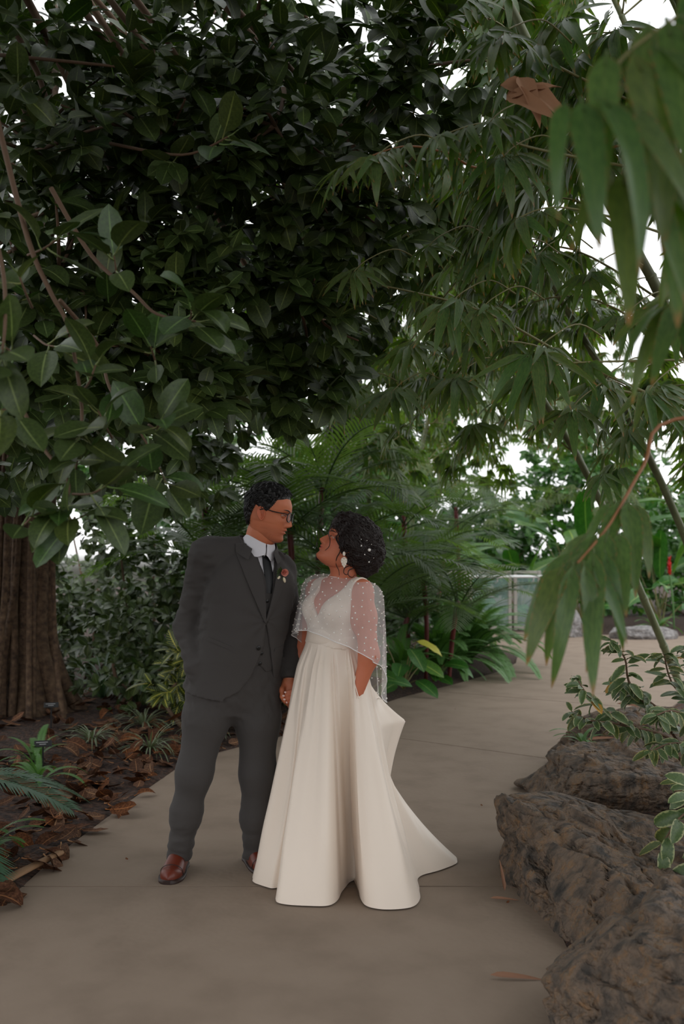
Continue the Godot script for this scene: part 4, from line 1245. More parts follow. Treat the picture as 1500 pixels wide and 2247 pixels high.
# ---------------------------------------------------------------- bamboo
func spray(xs: Array, p: Vector3, dir: Vector3, n: int, size: float, spread := 1.0) -> void:
	# leaves that hang side by side in a fan from the end of a twig, upper faces outward
	var fwd := Vector3(dir.x, 0, dir.z).normalized() if Vector2(dir.x, dir.z).length() > 0.05 else Vector3(0, 0, 1)
	var face := (fwd * ri(0.6, 0.95) + Vector3.UP * ri(0.35, 0.7)).normalized()
	var down := (Vector3.DOWN + face * face.y).normalized()
	var side := face.cross(down)
	var lean := ri(-0.25, 0.25)
	for i in n:
		var f := (float(i) / maxf(1.0, n - 1) - 0.5) * 2.0
		var a := (f * 1.0 + ri(-0.10, 0.10)) * spread + lean
		var d := down * cos(a) + side * sin(a) + face * ri(0.0, 0.22) + rv() * 0.05
		var s := size * (1.0 - 0.22 * f * f) * ri(0.85, 1.08)
		xs.append(Transform3D(aim(d, face + side * f * 0.25 + rv() * 0.18).scaled_local(Vector3(s * ri(0.9, 1.15), s, s)), p + side * f * 0.022 * size + face * 0.004 * (i % 3)))

func bamboo_shapes() -> void:
	M.bamboo_shapes = [leaf_mesh(0.19, 0.040, "lance", 8, 2, 0.25, 0.6, 0.0, 0.008), leaf_mesh(0.19, 0.044, "lance", 8, 2, 0.15, 0.9, 0.03, 0.008), leaf_mesh(0.20, 0.037, "lance", 8, 2, 0.35, 0.3, 0.0, 0.008)]
	M.bamboo_wide = [leaf_mesh(0.20, 0.040, "lance", 10, 4, 0.2, 0.45, 0.0, 0.008), leaf_mesh(0.20, 0.045, "lance", 10, 4, 0.12, 0.75, 0.02, 0.008), leaf_mesh(0.20, 0.034, "lance", 10, 4, 0.3, 1.0, 0.02, 0.008)]
	M.bamboo_rest = leaf_mesh(0.19, 0.039, "lance", 5, 2, 0.25, 0.6, 0.0, 0.0)

func culm_mesh(pts: PackedVector3Array, r0: float, r1: float) -> ArrayMesh:
	# a jointed cane: a raised ring at every node
	var n := pts.size() - 1
	var path := PackedVector3Array()
	var rad := PackedFloat32Array()
	for i in n:
		var r := lerpf(r0, r1, float(i) / n)
		for k in [[0.0, 1.14], [0.03, 1.10], [0.06, 0.98], [0.5, 1.0], [0.95, 1.0]]:
			path.append(pts[i].lerp(pts[i + 1], k[0]))
			rad.append(r * k[1])
	path.append(pts[n])
	rad.append(r1)
	var mb := MB.new()
	mb.tube(path, rad, 10, true, n)
	return mb.mesh()

func bamboo(label: String, culm_pts: Array, r0: float, arms: Array, n_arm: int, from_y: float, reach: float, leaf_size: float, most: int, group := "", near_only := false, wide := false, heroes := []) -> Node3D:
	var base: Vector3 = culm_pts[0]
	var t := thing("bamboo", label, "bamboo", base, group)
	var path := curve(culm_pts, 18)
	var loc := PackedVector3Array()
	for p in path:
		loc.append(p - base)
	part(t, "culm", culm_mesh(loc, r0, r0 * 0.45), M.culm)
	var xs := []
	for h in heroes:
		# a twig that ends in one large spray turned to the path
		var p := Vector3(h[0], h[1], h[2])
		branch(t, "twig", [p + Vector3(0.30, 0.10, -0.22), p + Vector3(0.18, 0.13, -0.12), p + Vector3(0.06, 0.06, -0.03), p], 0.0035, 0.002, M.bamboo_twig, 5)
		spray(xs, p, Vector3(ri(-0.7, 0.3), -0.2, 1.0), rng.randi_range(6, 8), h[3])
		spray(xs, p + Vector3(0.05, 0.03, -0.04), Vector3(ri(-0.2, 0.8), -0.2, 0.8), rng.randi_range(4, 6), h[3] * 0.85)
	for a in arms:
		branch(t, "branch", a[0], a[1], a[1] * 0.35, a[2], 6)
		for s in a[3]:
			var f: float = s[0] * (a[0].size() - 1)
			var k := mini(int(f), a[0].size() - 2)
			var p: Vector3 = a[0][k].lerp(a[0][k + 1], f - k)
			var facing: Vector3 = Vector3(ri(-0.45, 0.15), -0.2, 1.0) if wide else (a[0][k + 1] - a[0][k]).normalized() + Vector3(0, -0.2, 0.5)
			spray(xs, p, facing, s[1], s[2], 0.42 if wide else 0.85)
	for k in n_arm:
		var f := rng.randf()
		var at := path[int(f * 17.0)]
		for tries in 8:
			if at.y > from_y:
				break
			f = rng.randf()
			at = path[int(f * 17.0)]
		if at.y < from_y:
			continue
		var a := ri(0, TAU)
		var d := Vector3(cos(a), 0, sin(a))
		if near_only:
			d = (d + Vector3(-0.9, 0, 0.3)).normalized()
		var l := reach * ri(0.55, 1.1)
		var pts := [at, at + d * l * 0.4 + Vector3(0, l * 0.28, 0), at + d * l * 0.75 + Vector3(0, l * 0.25, 0), at + d * l + Vector3(0, -l * 0.05, 0)]
		branch(t, "branch", pts, 0.007, 0.0025, M.bamboo_twig, 5)
		var line := curve(pts, 12)
		for j in range(3, 13):
			for q in (2 if j % 2 else 1):
				var tw := (d + rv() * 0.8).normalized() * ri(0.06, 0.22) + Vector3(0, ri(-0.10, 0.06), 0)
				spray(xs, line[j] + tw, tw.normalized(), rng.randi_range(6, 10), leaf_size * ri(0.8, 1.15))
	foliage(t, "leaf", M.bamboo_wide if wide else M.bamboo_shapes, "bamboo", xs, M.bamboo_rest, most)
	return t

func build_bamboo() -> void:
	bamboo_shapes()
	var big := [[0.99, 9, 0.95], [0.80, 7, 0.9]]
	# long branches whose sprays hang over the path in front
	bamboo("tall bamboo leaning left with a long branch reaching behind the bride's head", [Vector3(3.2, 0.05, -5.4), Vector3(2.6, 1.2, -5.3), Vector3(1.80, 2.50, -5.2), Vector3(1.63, 2.79, -5.1), Vector3(1.303, 3.304, -5.0), Vector3(1.076, 3.684, -4.9), Vector3(0.4, 5.0, -4.8), Vector3(-0.2, 5.9, -4.8)], 0.036, [
		[[Vector3(2.2, 1.85, -5.25), Vector3(1.709, 2.036, -4.7), Vector3(1.062, 2.321, -4.6), Vector3(0.611, 2.496, -4.4), Vector3(0.097, 2.568, -4.2)], 0.010, M.bamboo_twig, [[1.0, 9, 0.85], [0.9, 8, 0.8], [0.82, 9, 0.95], [0.74, 10, 1.0], [0.68, 9, 0.9], [0.55, 10, 1.1], [0.48, 9, 1.0], [0.36, 9, 0.9], [0.28, 8, 0.9]]],
		[[Vector3(2.0, 2.2, -5.2), Vector3(1.337, 2.25, -5.0), Vector3(0.953, 2.417, -4.8), Vector3(0.6, 2.40, -4.6)], 0.008, M.bamboo_twig, [[1.0, 9, 1.1], [0.8, 8, 1.1], [0.6, 8, 1.1], [0.4, 8, 1.1]]],
		[[Vector3(1.2, 3.4, -5.0), Vector3(0.7, 3.0, -5.5), Vector3(0.3, 2.55, -5.9), Vector3(0.05, 2.35, -6.0)], 0.006, M.bamboo_twig, [[1.0, 9, 1.2], [0.9, 9, 1.2], [0.8, 8, 1.2], [0.7, 9, 1.2], [0.6, 8, 1.2]]],
		[[Vector3(1.2, 3.4, -5.0), Vector3(0.9, 2.8, -5.9), Vector3(0.55, 2.35, -6.3), Vector3(0.35, 2.2, -6.4)], 0.006, M.bamboo_twig, [[1.0, 9, 1.2], [0.9, 9, 1.2], [0.75, 8, 1.2], [0.6, 9, 1.2]]]], 12, 2.0, 1.15, 1.35, 300, "", true)
	bamboo("bamboo arching high above the couple with pale dry-tipped sprays in front", [Vector3(2.9, 0.05, -4.3), Vector3(2.3, 1.6, -4.1), Vector3(1.6, 3.0, -3.8), Vector3(1.0, 3.9, -3.6), Vector3(0.4, 4.5, -3.4), Vector3(-0.3, 4.8, -3.3)], 0.032, [
		[[Vector3(1.4, 3.1, -3.9), Vector3(0.619, 2.901, -3.8), Vector3(0.386, 2.881, -3.6), Vector3(0.212, 2.862, -3.5), Vector3(0.016, 2.771, -3.45)], 0.006, M.orange_twig, [[1.0, 8, 0.95], [0.93, 8, 0.95], [0.80, 7, 1.05], [0.74, 6, 1.0]]],
		[[Vector3(1.5, 3.0, -3.8), Vector3(0.842, 3.181, -3.6), Vector3(0.656, 3.249, -3.5), Vector3(0.494, 3.22, -3.4)], 0.006, M.bamboo_twig, [[1.0, 9, 1.15], [0.85, 8, 1.0], [0.6, 7, 1.0]]],
		[[Vector3(1.4, 2.9, -3.9), Vector3(0.738, 2.89, -3.6), Vector3(0.587, 2.898, -3.5), Vector3(0.499, 2.926, -3.45), Vector3(0.333, 2.855, -3.4)], 0.006, M.bamboo_twig, [[1.0, 8, 0.95], [0.85, 9, 1.0], [0.6, 8, 1.1]]],
		[[Vector3(1.6, 2.6, -4.0), Vector3(1.1, 2.65, -3.7), Vector3(0.78, 2.66, -3.55), Vector3(0.62, 2.60, -3.5)], 0.006, M.bamboo_twig, [[1.0, 10, 1.2], [0.8, 9, 1.0], [0.55, 8, 1.0]]],
		[[Vector3(1.7, 2.2, -4.0), Vector3(1.2, 2.15, -3.8), Vector3(0.85, 2.12, -3.7), Vector3(0.72, 2.08, -3.65)], 0.006, M.bamboo_twig, [[1.0, 10, 1.25], [0.85, 9, 1.1], [0.6, 8, 1.0]]]], 9, 2.4, 1.0, 1.3, 300, "", true, false, [[0.119, 2.783, -3.40, 0.98], [0.516, 2.910, -3.40, 0.95], [0.574, 2.824, -3.50, 1.27], [0.530, 3.151, -3.30, 1.07], [0.347, 2.653, -4.00, 0.90], [0.048, 2.554, -4.00, 0.95], [0.636, 2.595, -4.00, 0.80], [0.426, 2.394, -3.90, 1.32], [0.547, 2.370, -3.90, 1.05], [0.664, 2.096, -3.40, 1.40], [1.090, 2.320, -3.80, 1.05], [0.875, 2.078, -2.60, 1.25], [0.966, 2.036, -3.70, 1.20], [0.829, 1.928, -3.60, 1.10], [1.050, 1.962, -3.40, 1.20], [0.319, 2.374, -4.60, 1.20], [0.878, 2.744, -4.40, 1.20], [1.051, 2.604, -4.20, 1.10], [-0.116, 2.552, -5.00, 1.30], [-0.324, 2.443, -5.40, 1.40], [0.274, 2.293, -5.40, 1.40], [0.577, 2.296, -5.00, 1.40], [0.026, 2.326, -5.60, 1.40]])
	bamboo("near bamboo with one low orange twig of very large hanging leaves", [Vector3(1.9, 0.05, -2.6), Vector3(1.5, 1.2, -2.5), Vector3(1.05, 2.1, -2.0), Vector3(0.75, 2.6, -1.6), Vector3(0.3, 3.0, -1.2)], 0.026, [
		[[Vector3(1.25, 1.75, -2.45), Vector3(0.807, 1.73, -2.4), Vector3(0.70, 1.61, -2.3), Vector3(0.58, 1.47, -2.15), Vector3(0.485, 1.385, -2.05)], 0.006, M.orange_twig, [[1.0, 4, 1.35], [0.92, 4, 1.5], [0.80, 4, 1.4], [0.66, 4, 1.15]]],
		[[Vector3(0.8, 2.5, -1.6), Vector3(0.56, 2.25, -1.42), Vector3(0.47, 2.16, -1.38), Vector3(0.40, 2.10, -1.35), Vector3(0.335, 2.02, -1.33)], 0.005, M.bamboo_twig, [[1.0, 4, 1.4], [0.75, 3, 1.5], [0.5, 4, 1.5], [0.25, 3, 1.5]]],
		[[Vector3(1.05, 2.1, -2.0), Vector3(0.85, 2.15, -2.0), Vector3(0.72, 2.06, -2.0)], 0.004, M.bamboo_twig, [[1.0, 4, 1.1], [0.7, 4, 1.1]]],
		[[Vector3(0.75, 2.6, -1.6), Vector3(0.6, 2.15, -1.45), Vector3(0.50, 2.00, -1.42), Vector3(0.41, 1.95, -1.40)], 0.004, M.bamboo_twig, [[1.0, 4, 1.3], [0.7, 4, 1.4]]],
		[[Vector3(1.05, 2.1, -2.0), Vector3(0.8, 1.98, -1.9), Vector3(0.62, 1.86, -1.8)], 0.004, M.bamboo_twig, [[1.0, 5, 1.2], [0.8, 5, 1.2]]]], 0, 9.0, 0.5, 1.0, 300, "", false, true)
	# the clump behind, filling the upper right
	var clump := [["bamboo cane rising steeply at the right edge behind the boulders", [Vector3(3.4, 0.05, -7.0), Vector3(2.9, 2.0, -6.8), Vector3(2.2, 4.0, -6.4), Vector3(1.5, 5.5, -6.2)]], ["bamboo cane leaning left through the middle of the upper right foliage", [Vector3(3.2, 0.05, -7.8), Vector3(2.4, 1.9, -7.4), Vector3(1.3, 3.6, -6.9), Vector3(0.4, 4.9, -6.6)]],
		["bamboo cane leaning far left above the red-stemmed palms", [Vector3(3.0, 0.05, -8.6), Vector3(1.9, 2.2, -8.0), Vector3(0.8, 3.6, -7.6), Vector3(-0.2, 4.6, -7.4)]], ["slender bamboo cane at the far right behind the large near leaves", [Vector3(3.9, 0.05, -6.2), Vector3(3.1, 2.2, -5.9), Vector3(2.3, 3.7, -5.6), Vector3(1.7, 4.8, -5.4)]]]
	clump.append(["bamboo cane rising behind the red-stemmed palms", [Vector3(0.35, 0.05, -12.4), Vector3(0.3, 2.2, -11.4), Vector3(0.0, 3.4, -10.4), Vector3(-0.8, 4.2, -9.7)]])
	for c in clump:
		var leafy: bool = c[1][3].x < 0.0
		bamboo(c[0], c[1], 0.034, [], 26 if leafy else 14, 1.9 if leafy else 1.7, 1.4, 1.4, 200)
	# farther bamboo with light shining through it, over the bend of the path
	for c in [["feathery bamboo drooping over the bend of the path", [Vector3(0.9, 0.05, -14.6), Vector3(1.1, 2.6, -14.5), Vector3(1.5, 4.2, -14.4), Vector3(1.9, 5.4, -14.3)]], ["feathery bamboo hanging behind the glass gate", [Vector3(1.5, 0.05, -19.5), Vector3(2.0, 3.5, -19.2), Vector3(2.6, 5.5, -19.0), Vector3(3.4, 7.0, -18.8)]], ["tall feathery bamboo in the far corner beyond the path", [Vector3(5.6, 0.05, -20.5), Vector3(5.3, 3.5, -20.2), Vector3(4.6, 5.8, -20.0), Vector3(3.8, 7.4, -19.8)]]]:
		bamboo(c[0], c[1], 0.04, [], 34, 2.0, 1.9, 1.35, 60)

# ---------------------------------------------------------------- palms, ferns and other plants
func frond_mesh(length: float, pairs: int, leaflet: float, lw: float, droop: float, rise: float, sag: float, vee := 0.5) -> ArrayMesh:
	# rachis in the y-z plane, along -z; leaflets in two ranks
	var mb := MB.new()
	var path := PackedVector3Array()
	var n := 14
	var p := Vector3.ZERO
	var a := rise
	for i in n + 1:
		path.append(p)
		p += Vector3(0, sin(a), -cos(a)) * (length / n)
		a -= droop / n
	mb.tube(path, ramp(length * 0.0065 + 0.001, 0.0015, n), 5)
	for k in pairs:
		var t := lerpf(0.12, 0.995, float(k) / (pairs - 1))
		var f := t * n
		var i := mini(int(f), n - 1)
		var c := path[i].lerp(path[i + 1], f - i)
		var d := (path[i + 1] - path[i]).normalized()
		var up := Vector3(0, -d.z, d.y)
		if up.y < 0.0:
			up = -up
		for s: float in [-1.0, 1.0]:
			var l := leaflet * pow(sin(PI * clampf(t * 0.86 + 0.10, 0, 1)), 0.6) * ri(0.9, 1.08)
			var q := (d * lerpf(0.55, 1.3, t) + Vector3.RIGHT * s + up * vee * 0.5).normalized()
			var w := q.cross(up).normalized() * lw * 0.5
			var e0 := c
			var e1 := c + q * l * 0.5 + Vector3(0, -sag * l * 0.12, 0)
			var e2 := c + q * l + Vector3(0, -sag * l * 0.5, 0)
			var b := mb.v.size()
			mb.pt(e0 - w * 0.5); mb.pt(e0 + w * 0.5); mb.pt(e1 - w + up * lw * 0.1); mb.pt(e1 + w + up * lw * 0.1); mb.pt(e2)
			mb.quad(b, b + 1, b + 3, b + 2)
			mb.tri(b + 2, b + 3, b + 4)
	return mb.mesh()

func red_palm(label: String, at: Vector3, canes: Array, seed_: int) -> void:
	rng.seed = seed_
	var t := thing("lipstick_palm", label, "palm", at, "")
	for c in canes:
		var foot := Vector3(c[0], -0.05, c[1])
		var head := Vector3(c[0] + ri(-0.15, 0.15), c[2], c[1] + ri(-0.15, 0.15))
		var mb := MB.new()
		var path := curve([foot, foot.lerp(head, 0.5) + rv() * 0.04, head], 12)
		mb.tube(path, ramp(0.024, 0.03, 12), 8)
		part(t, "red_cane", mb.mesh(), M.red_cane)
		for k in c[3]:
			var a: float = TAU * k / c[3] + ri(-0.4, 0.4)
			var v: int = rng.randi() % 3
			var b := Basis(Vector3.UP, a) * Basis(Vector3.RIGHT, ri(-0.25, 0.35))
			var s := ri(0.8, 1.15)
			part(t, "frond", M.palm_shapes[v], M.palm, Transform3D(b.scaled_local(Vector3.ONE * s), head + Vector3(0, -0.02 * k, 0)))

func tuft(called: String, label: String, category: String, at: Vector3, n: int, length: float, width: float, material: Material, spread: float, group := "") -> void:
	# arching strap leaves from one crown
	var t := thing(called, label, category, at, group)
	var mb := MB.new()
	for k in n:
		var a := ri(0, TAU)
		var up := ri(0.35, 1.35) / spread
		var l := length * ri(0.65, 1.1)
		var d := Vector3(cos(a), 0, sin(a))
		var x := Transform3D(Basis(d.cross(Vector3.UP), Vector3.UP, -d) * Basis(Vector3.RIGHT, up), d * 0.02)
		leaf_into(mb, x, l, width * ri(0.8, 1.2), "strap", 6, 2, 0.35, ri(1.2, 2.3))
	var o := part(t, "leaves", mb.mesh(), material)
	o.set_meta("kind", "stuff")

func fern(label: String, at: Vector3, n: int, size: float, seed_: int, group := "") -> void:
	rng.seed = seed_
	var t := thing("fern", label, "fern", at, group)
	for k in n:
		var a := TAU * k / n * 2.6 + ri(-0.3, 0.3)
		var b := Basis(Vector3.UP, a) * Basis(Vector3.RIGHT, ri(-0.45, 0.55))
		part(t, "frond", M.fern_shapes[k % 2], M.fern, Transform3D(b.scaled_local(Vector3.ONE * size * ri(0.75, 1.15)), Vector3(ri(-0.04, 0.04), 0, ri(-0.04, 0.04)) * size))

func broad(called: String, label: String, category: String, at: Vector3, leaves: Array, mesh_: Mesh, key: String, group := "") -> Node3D:
	# leaves of [azimuth, stalk length, lift angle, size, variant]
	var t := thing(called, label, category, at, group)
	for l in leaves:
		var d := Vector3(cos(l[0]) * cos(l[2]), sin(l[2]), sin(l[0]) * cos(l[2]))
		var tip: Vector3 = d * l[1]
		branch(t, "stalk", [at, at + tip * 0.55 + Vector3(0, 0.05 * l[1], 0), at + tip], 0.009 * l[3], 0.005 * l[3], M.bamboo_twig, 5)
		var bd := Vector3(cos(l[0]), ri(-0.5, 0.25), sin(l[0]))
		part(t, "leaf", mesh_, M.yellow_leaf if l[4] < 0 else M[key][l[4] % M[key].size()], Transform3D(aim(bd, Vector3(0, 1, 0.5) + rv() * 0.3).scaled_local(Vector3.ONE * l[3]), tip))
	return t

func bush(called: String, label: String, category: String, at: Vector3, blobs: Array, n: int, leaf_size: float, key: String, shapes: Array, rest: Mesh, most: int, seed_: int, group := "", tint_lo := 0.75, tint_hi := 1.15) -> Node3D:
	rng.seed = seed_
	var t := thing(called, label, category, at, group)
	var xs := []
	for b in blobs:
		var c: Vector3 = at + b[0]
		branch(t, "stem", [at + Vector3(ri(-0.1, 0.1), -0.04, ri(-0.1, 0.1)), at.lerp(c, 0.5) + rv() * 0.1, c], 0.022, 0.008, M.twig, 5)
		for k in n:
			var p := in_blob([c, b[1]])
			if p.y < 0.05:
				continue
			rosette(xs, p, (p - c).normalized() + Vector3(0, 0.3, 0.3) + rv() * 0.4, rng.randi_range(4, 7), leaf_size * ri(0.8, 1.2))
	foliage(t, "leaf", shapes, key, xs, rest, most, tint_lo, tint_hi)
	return t
# ---------------------------------------------------------------- heads
# rows of [height, front, back, half width, ridge on the midline (nose, lips, chin), how wide that ridge is]
const HEAD := [
	[-0.122, 0.060, 0.016, 0.018, 0.000, 0.020], [-0.116, 0.078, -0.012, 0.034, 0.003, 0.022], [-0.104, 0.086, -0.040, 0.047, 0.006, 0.020], [-0.090, 0.085, -0.058, 0.056, 0.004, 0.018],
	[-0.080, 0.086, -0.066, 0.060, 0.002, 0.018], [-0.072, 0.088, -0.071, 0.062, 0.009, 0.017], [-0.066, 0.088, -0.074, 0.064, 0.003, 0.018], [-0.059, 0.089, -0.077, 0.066, 0.010, 0.016],
	[-0.050, 0.090, -0.080, 0.068, 0.006, 0.014], [-0.044, 0.091, -0.083, 0.069, 0.017, 0.014], [-0.037, 0.091, -0.086, 0.071, 0.027, 0.0125], [-0.029, 0.090, -0.088, 0.072, 0.026, 0.011],
	[-0.014, 0.088, -0.092, 0.073, 0.021, 0.009], [0.002, 0.087, -0.096, 0.074, 0.012, 0.009], [0.014, 0.092, -0.099, 0.075, 0.008, 0.012], [0.026, 0.097, -0.100, 0.076, 0.004, 0.020],
	[0.050, 0.096, -0.098, 0.076, 0.000, 0.030], [0.074, 0.082, -0.088, 0.069, 0.000, 0.03], [0.094, 0.057, -0.068, 0.053, 0.000, 0.03], [0.106, 0.030, -0.042, 0.032, 0.0, 0.03], [0.112, 0.0, -0.006, 0.003, 0.0, 0.03]]

func head_row(y: float) -> PackedFloat32Array:
	var k := 0
	while k < HEAD.size() - 2 and y > HEAD[k + 1][0]:
		k += 1
	var t: float = clampf((y - HEAD[k][0]) / (HEAD[k + 1][0] - HEAD[k][0]), 0.0, 1.0)
	var out := PackedFloat32Array()
	for j in range(1, 6):
		var pre: float = HEAD[maxi(k - 1, 0)][j]
		var post: float = HEAD[mini(k + 2, HEAD.size() - 1)][j]
		out.append(maxf(cubic_interpolate(HEAD[k][j], HEAD[k + 1][j], pre, post, t), -0.11))
	return out

func head_pt(y: float, phi: float, r: PackedFloat32Array) -> Vector3:
	var zc := lerpf(-0.012, 0.02, clampf((-y - 0.06) / 0.06, 0.0, 1.0))
	var s := sin(phi)
	var c := cos(phi)
	var x := r[2] * signf(s) * pow(absf(s), 0.92)
	var z := zc + ((r[0] - zc) * pow(c, 0.78) if c > 0.0 else (r[1] - zc) * pow(-c, 0.85))
	if c > 0.0:
		z += r[3] * exp(-pow(x / r[4], 2.0))
		var ax := absf(x)
		z -= 0.013 * exp(-pow((ax - 0.031) / 0.017, 2.0) - pow((y - 0.003) / 0.012, 2.0))
		z += 0.004 * exp(-pow((ax - 0.032) / 0.02, 2.0) - pow((y - 0.021) / 0.007, 2.0))
		z += 0.007 * exp(-pow((ax - 0.013) / 0.006, 2.0) - pow((y + 0.040) / 0.007, 2.0))
		z += 0.004 * exp(-pow((ax - 0.046) / 0.018, 2.0) - pow((y + 0.022) / 0.014, 2.0))
		z += 0.006 * exp(-pow((ax - 0.031) / 0.012, 2.0) - pow((y - 0.003) / 0.009, 2.0))
	return Vector3(x, y, z)

func head_grid(mb: MB, x: Transform3D, shade: Callable) -> void:
	var rows := 96
	var cols := 104
	var base := mb.v.size()
	for i in rows + 1:
		var f := float(i) / rows
		var y := lerpf(-0.122, 0.112, f if f < 0.93 else 1.0 - pow((1.0 - f) / 0.07, 1.6) * 0.07)
		var r := head_row(y)
		for c in cols:
			var u := float(c) / cols
			# columns lie closer together on the face
			var phi := TAU * u - 0.35 * sin(TAU * u) * 1.3
			var p := head_pt(y, phi, r)
			mb.tint = shade.call(p, phi)
			mb.pt(x * p)
	for i in rows:
		for c in cols:
			var c2 := (c + 1) % cols
			mb.quad(base + i * cols + c, base + i * cols + c2, base + (i + 1) * cols + c2, base + (i + 1) * cols + c)
	var low := mb.pt(x * Vector3(0, -0.1235, 0.036))
	for c in cols:
		mb.tri(low, base + (c + 1) % cols, base + c)

func ear(mb: MB, x: Transform3D, side: float, skin: Color) -> void:
	var pts := PackedVector3Array()
	var n := 20
	for k in 9:
		var r := [1.0, 1.02, 0.98, 0.88, 0.76, 0.6, 0.42, 0.25, 0.02][k] as float
		var h := [0.000, 0.006, 0.010, 0.0105, 0.006, 0.004, 0.0055, 0.001, 0.0][k] as float
		for i in n:
			var a := TAU * i / n * side
			var dy := cos(a)
			var wide := 0.0165 if dy > 0.0 else lerpf(0.0165, 0.0105, -dy)
			pts.append(Vector3(h + 0.012 * maxf(0.0, -sin(a) * side) * (0.4 + 0.6 * r) * 0.9, dy * 0.031 * r + 0.001, sin(a) * side * wide * r - 0.002 * dy))
	mb.tint = skin
	var b := Basis(Vector3(0, 0, 1), 0.12 * side) * Basis(Vector3(1, 0, 0), -0.22)
	var out := PackedVector3Array()
	for p in pts:
		out.append(x * (Vector3(0.072 * side, -0.010, -0.012) + b * Vector3(p.x * side, p.y, p.z)))
	mb.grid(out, n, true)

func eye(parent: Node3D, x: Transform3D, side: float, look: Vector3, skin: Color, open := 1.0) -> void:
	var c := Vector3(0.031 * side, 0.002, 0.0748)
	var mb := MB.new()
	mb.ball(x * c, Vector3.ONE * 0.0112, 10, 14)
	part(parent, "eyeball", mb.mesh(), M.eye_white)
	mb = MB.new()
	mb.ball(x * (c + look.normalized() * 0.0068), Vector3.ONE * 0.0064, 8, 10)
	part(parent, "iris", mb.mesh(), M.iris)
	mb = MB.new()
	# lids: two bands of skin over the ball, the upper one with lashes
	for up in [1.0, -1.0]:
		var pts := PackedVector3Array()
		for j in 7:
			var e: float = lerpf(1.45, 0.05 + 0.55 * open if up > 0 else 0.10, j / 6.0) * up
			for i in 13:
				var a := lerpf(-1.7, 1.7, i / 12.0)
				pts.append(x * (c + Vector3(sin(a) * cos(e), sin(e), cos(a) * cos(e)) * 0.0128))
		mb.tint = skin
		mb.grid(pts, 13)
	mb.colored = true
	part(parent, "eyelid", mb.mesh(), M.skin)
	mb = MB.new()
	var e2 := 0.05 + 0.55 * open
	var lash := PackedVector3Array()
	for i in 13:
		var a := lerpf(-1.2, 1.2, i / 12.0)
		lash.append(x * (c + Vector3(sin(a) * cos(e2), sin(e2), cos(a) * cos(e2)) * 0.0136))
	mb.tube(lash, ramp(0.0011, 0.0009, 12), 5)
	part(parent, "eyelash", mb.mesh(), M.black_hair)
	mb = MB.new()
	var brow := []
	for i in 5:
		brow.append(x * Vector3(side * lerpf(0.012, 0.052, i / 4.0), 0.021 + 0.006 * sin(i / 4.0 * 2.2), 0.0985 - 0.021 * pow(i / 4.0, 2.0)))
	var rad := PackedFloat32Array()
	for i in 11:
		rad.append(0.0028 * sin(PI * (0.15 + 0.8 * i / 10.0)))
	mb.tube(curve(brow, 10), rad, 6)
	part(parent, "eyebrow", mb.mesh(), M.black_hair)

# short hair: a cap over the scalp with tapering locks; line gives the height of the hairline round the head
func short_hair(parent: Node3D, x: Transform3D, line: Callable, thick: Callable, locks: int, material: Material, length: float) -> void:
	var mb := MB.new()
	var rows := 110
	var cols := 150
	var ok := PackedByteArray()
	for i in rows + 1:
		var y := lerpf(-0.085, 0.1119, pow(float(i) / rows, 0.8))
		var r := head_row(y)
		for c in cols:
			var phi := TAU * c / cols
			var p := head_pt(y, phi, r)
			var m: float = clampf((y - line.call(phi)) / 0.016, -0.2, 1.0)
			var out := (p - Vector3(0, -0.01, -0.005)).normalized()
			var n: float = 0.75 + 0.5 * sin(phi * 23.0 + y * 90.0) * sin(phi * 9.0 - y * 160.0)
			mb.pt(x * (p + out * thick.call(phi, y) * m * n))
			ok.append(1 if m > -0.15 else 0)
	for i in rows:
		for c in cols:
			var c2 := (c + 1) % cols
			var q := [i * cols + c, i * cols + c2, (i + 1) * cols + c2, (i + 1) * cols + c]
			if ok[q[0]] and ok[q[1]] and ok[q[2]] and ok[q[3]]:
				mb.quad(q[0], q[1], q[2], q[3])
	for k in locks:
		var phi := ri(0, TAU)
		var lo: float = line.call(phi)
		var y := lerpf(lo + 0.004, 0.111, pow(rng.randf(), 0.75))
		var p := head_pt(y, phi, head_row(y))
		var out := (p - Vector3(0, -0.01, -0.005)).normalized()
		var t: float = thick.call(phi, y) * clampf((y - lo) / 0.016, 0.25, 1.0)
		var flow := (Vector3(0, -0.55, -0.5) + rv() * 0.3) if y < 0.07 else (Vector3(0.35, 0.1, 0.75) + rv() * 0.55)
		if absf(wrapf(phi, -PI, PI)) < 1.2 and y - lo < 0.02:
			flow = Vector3(0.3, 0.8, -0.5) + rv() * 0.3
		flow = (flow - out * flow.dot(out)).normalized()
		var l := length * ri(0.7, 1.2) * clampf(t / 0.012, 0.35, 1.3)
		var a := p + out * t * 0.7
		var b := a + flow * l * 0.5 + out * l * 0.12
		var e := a + flow * l - out * l * ri(-0.12, 0.12)
		mb.tube(PackedVector3Array([x * a, x * b, x * e]), PackedFloat32Array([0.0028, 0.0022, 0.0004]), 4, false)
	part(parent, "hair", mb.mesh(), material)

# a hand: palm and five fingers as chains; frames are world points
func hand_limbs(l: Limbs, wrist: Vector3, knuckles: Array, chains: Array, thumb: Array, r := 0.0088) -> void:
	for k in knuckles:
		l.bone(wrist, k, 0.017, 0.0125)
	for c in chains:
		for i in c.size() - 1:
			l.bone(c[i], c[i + 1], r * (1.0 - 0.1 * i), r * (0.92 - 0.1 * i))
	l.chain(thumb, [0.015, 0.0115, 0.0095, 0.008].slice(0, thumb.size()))

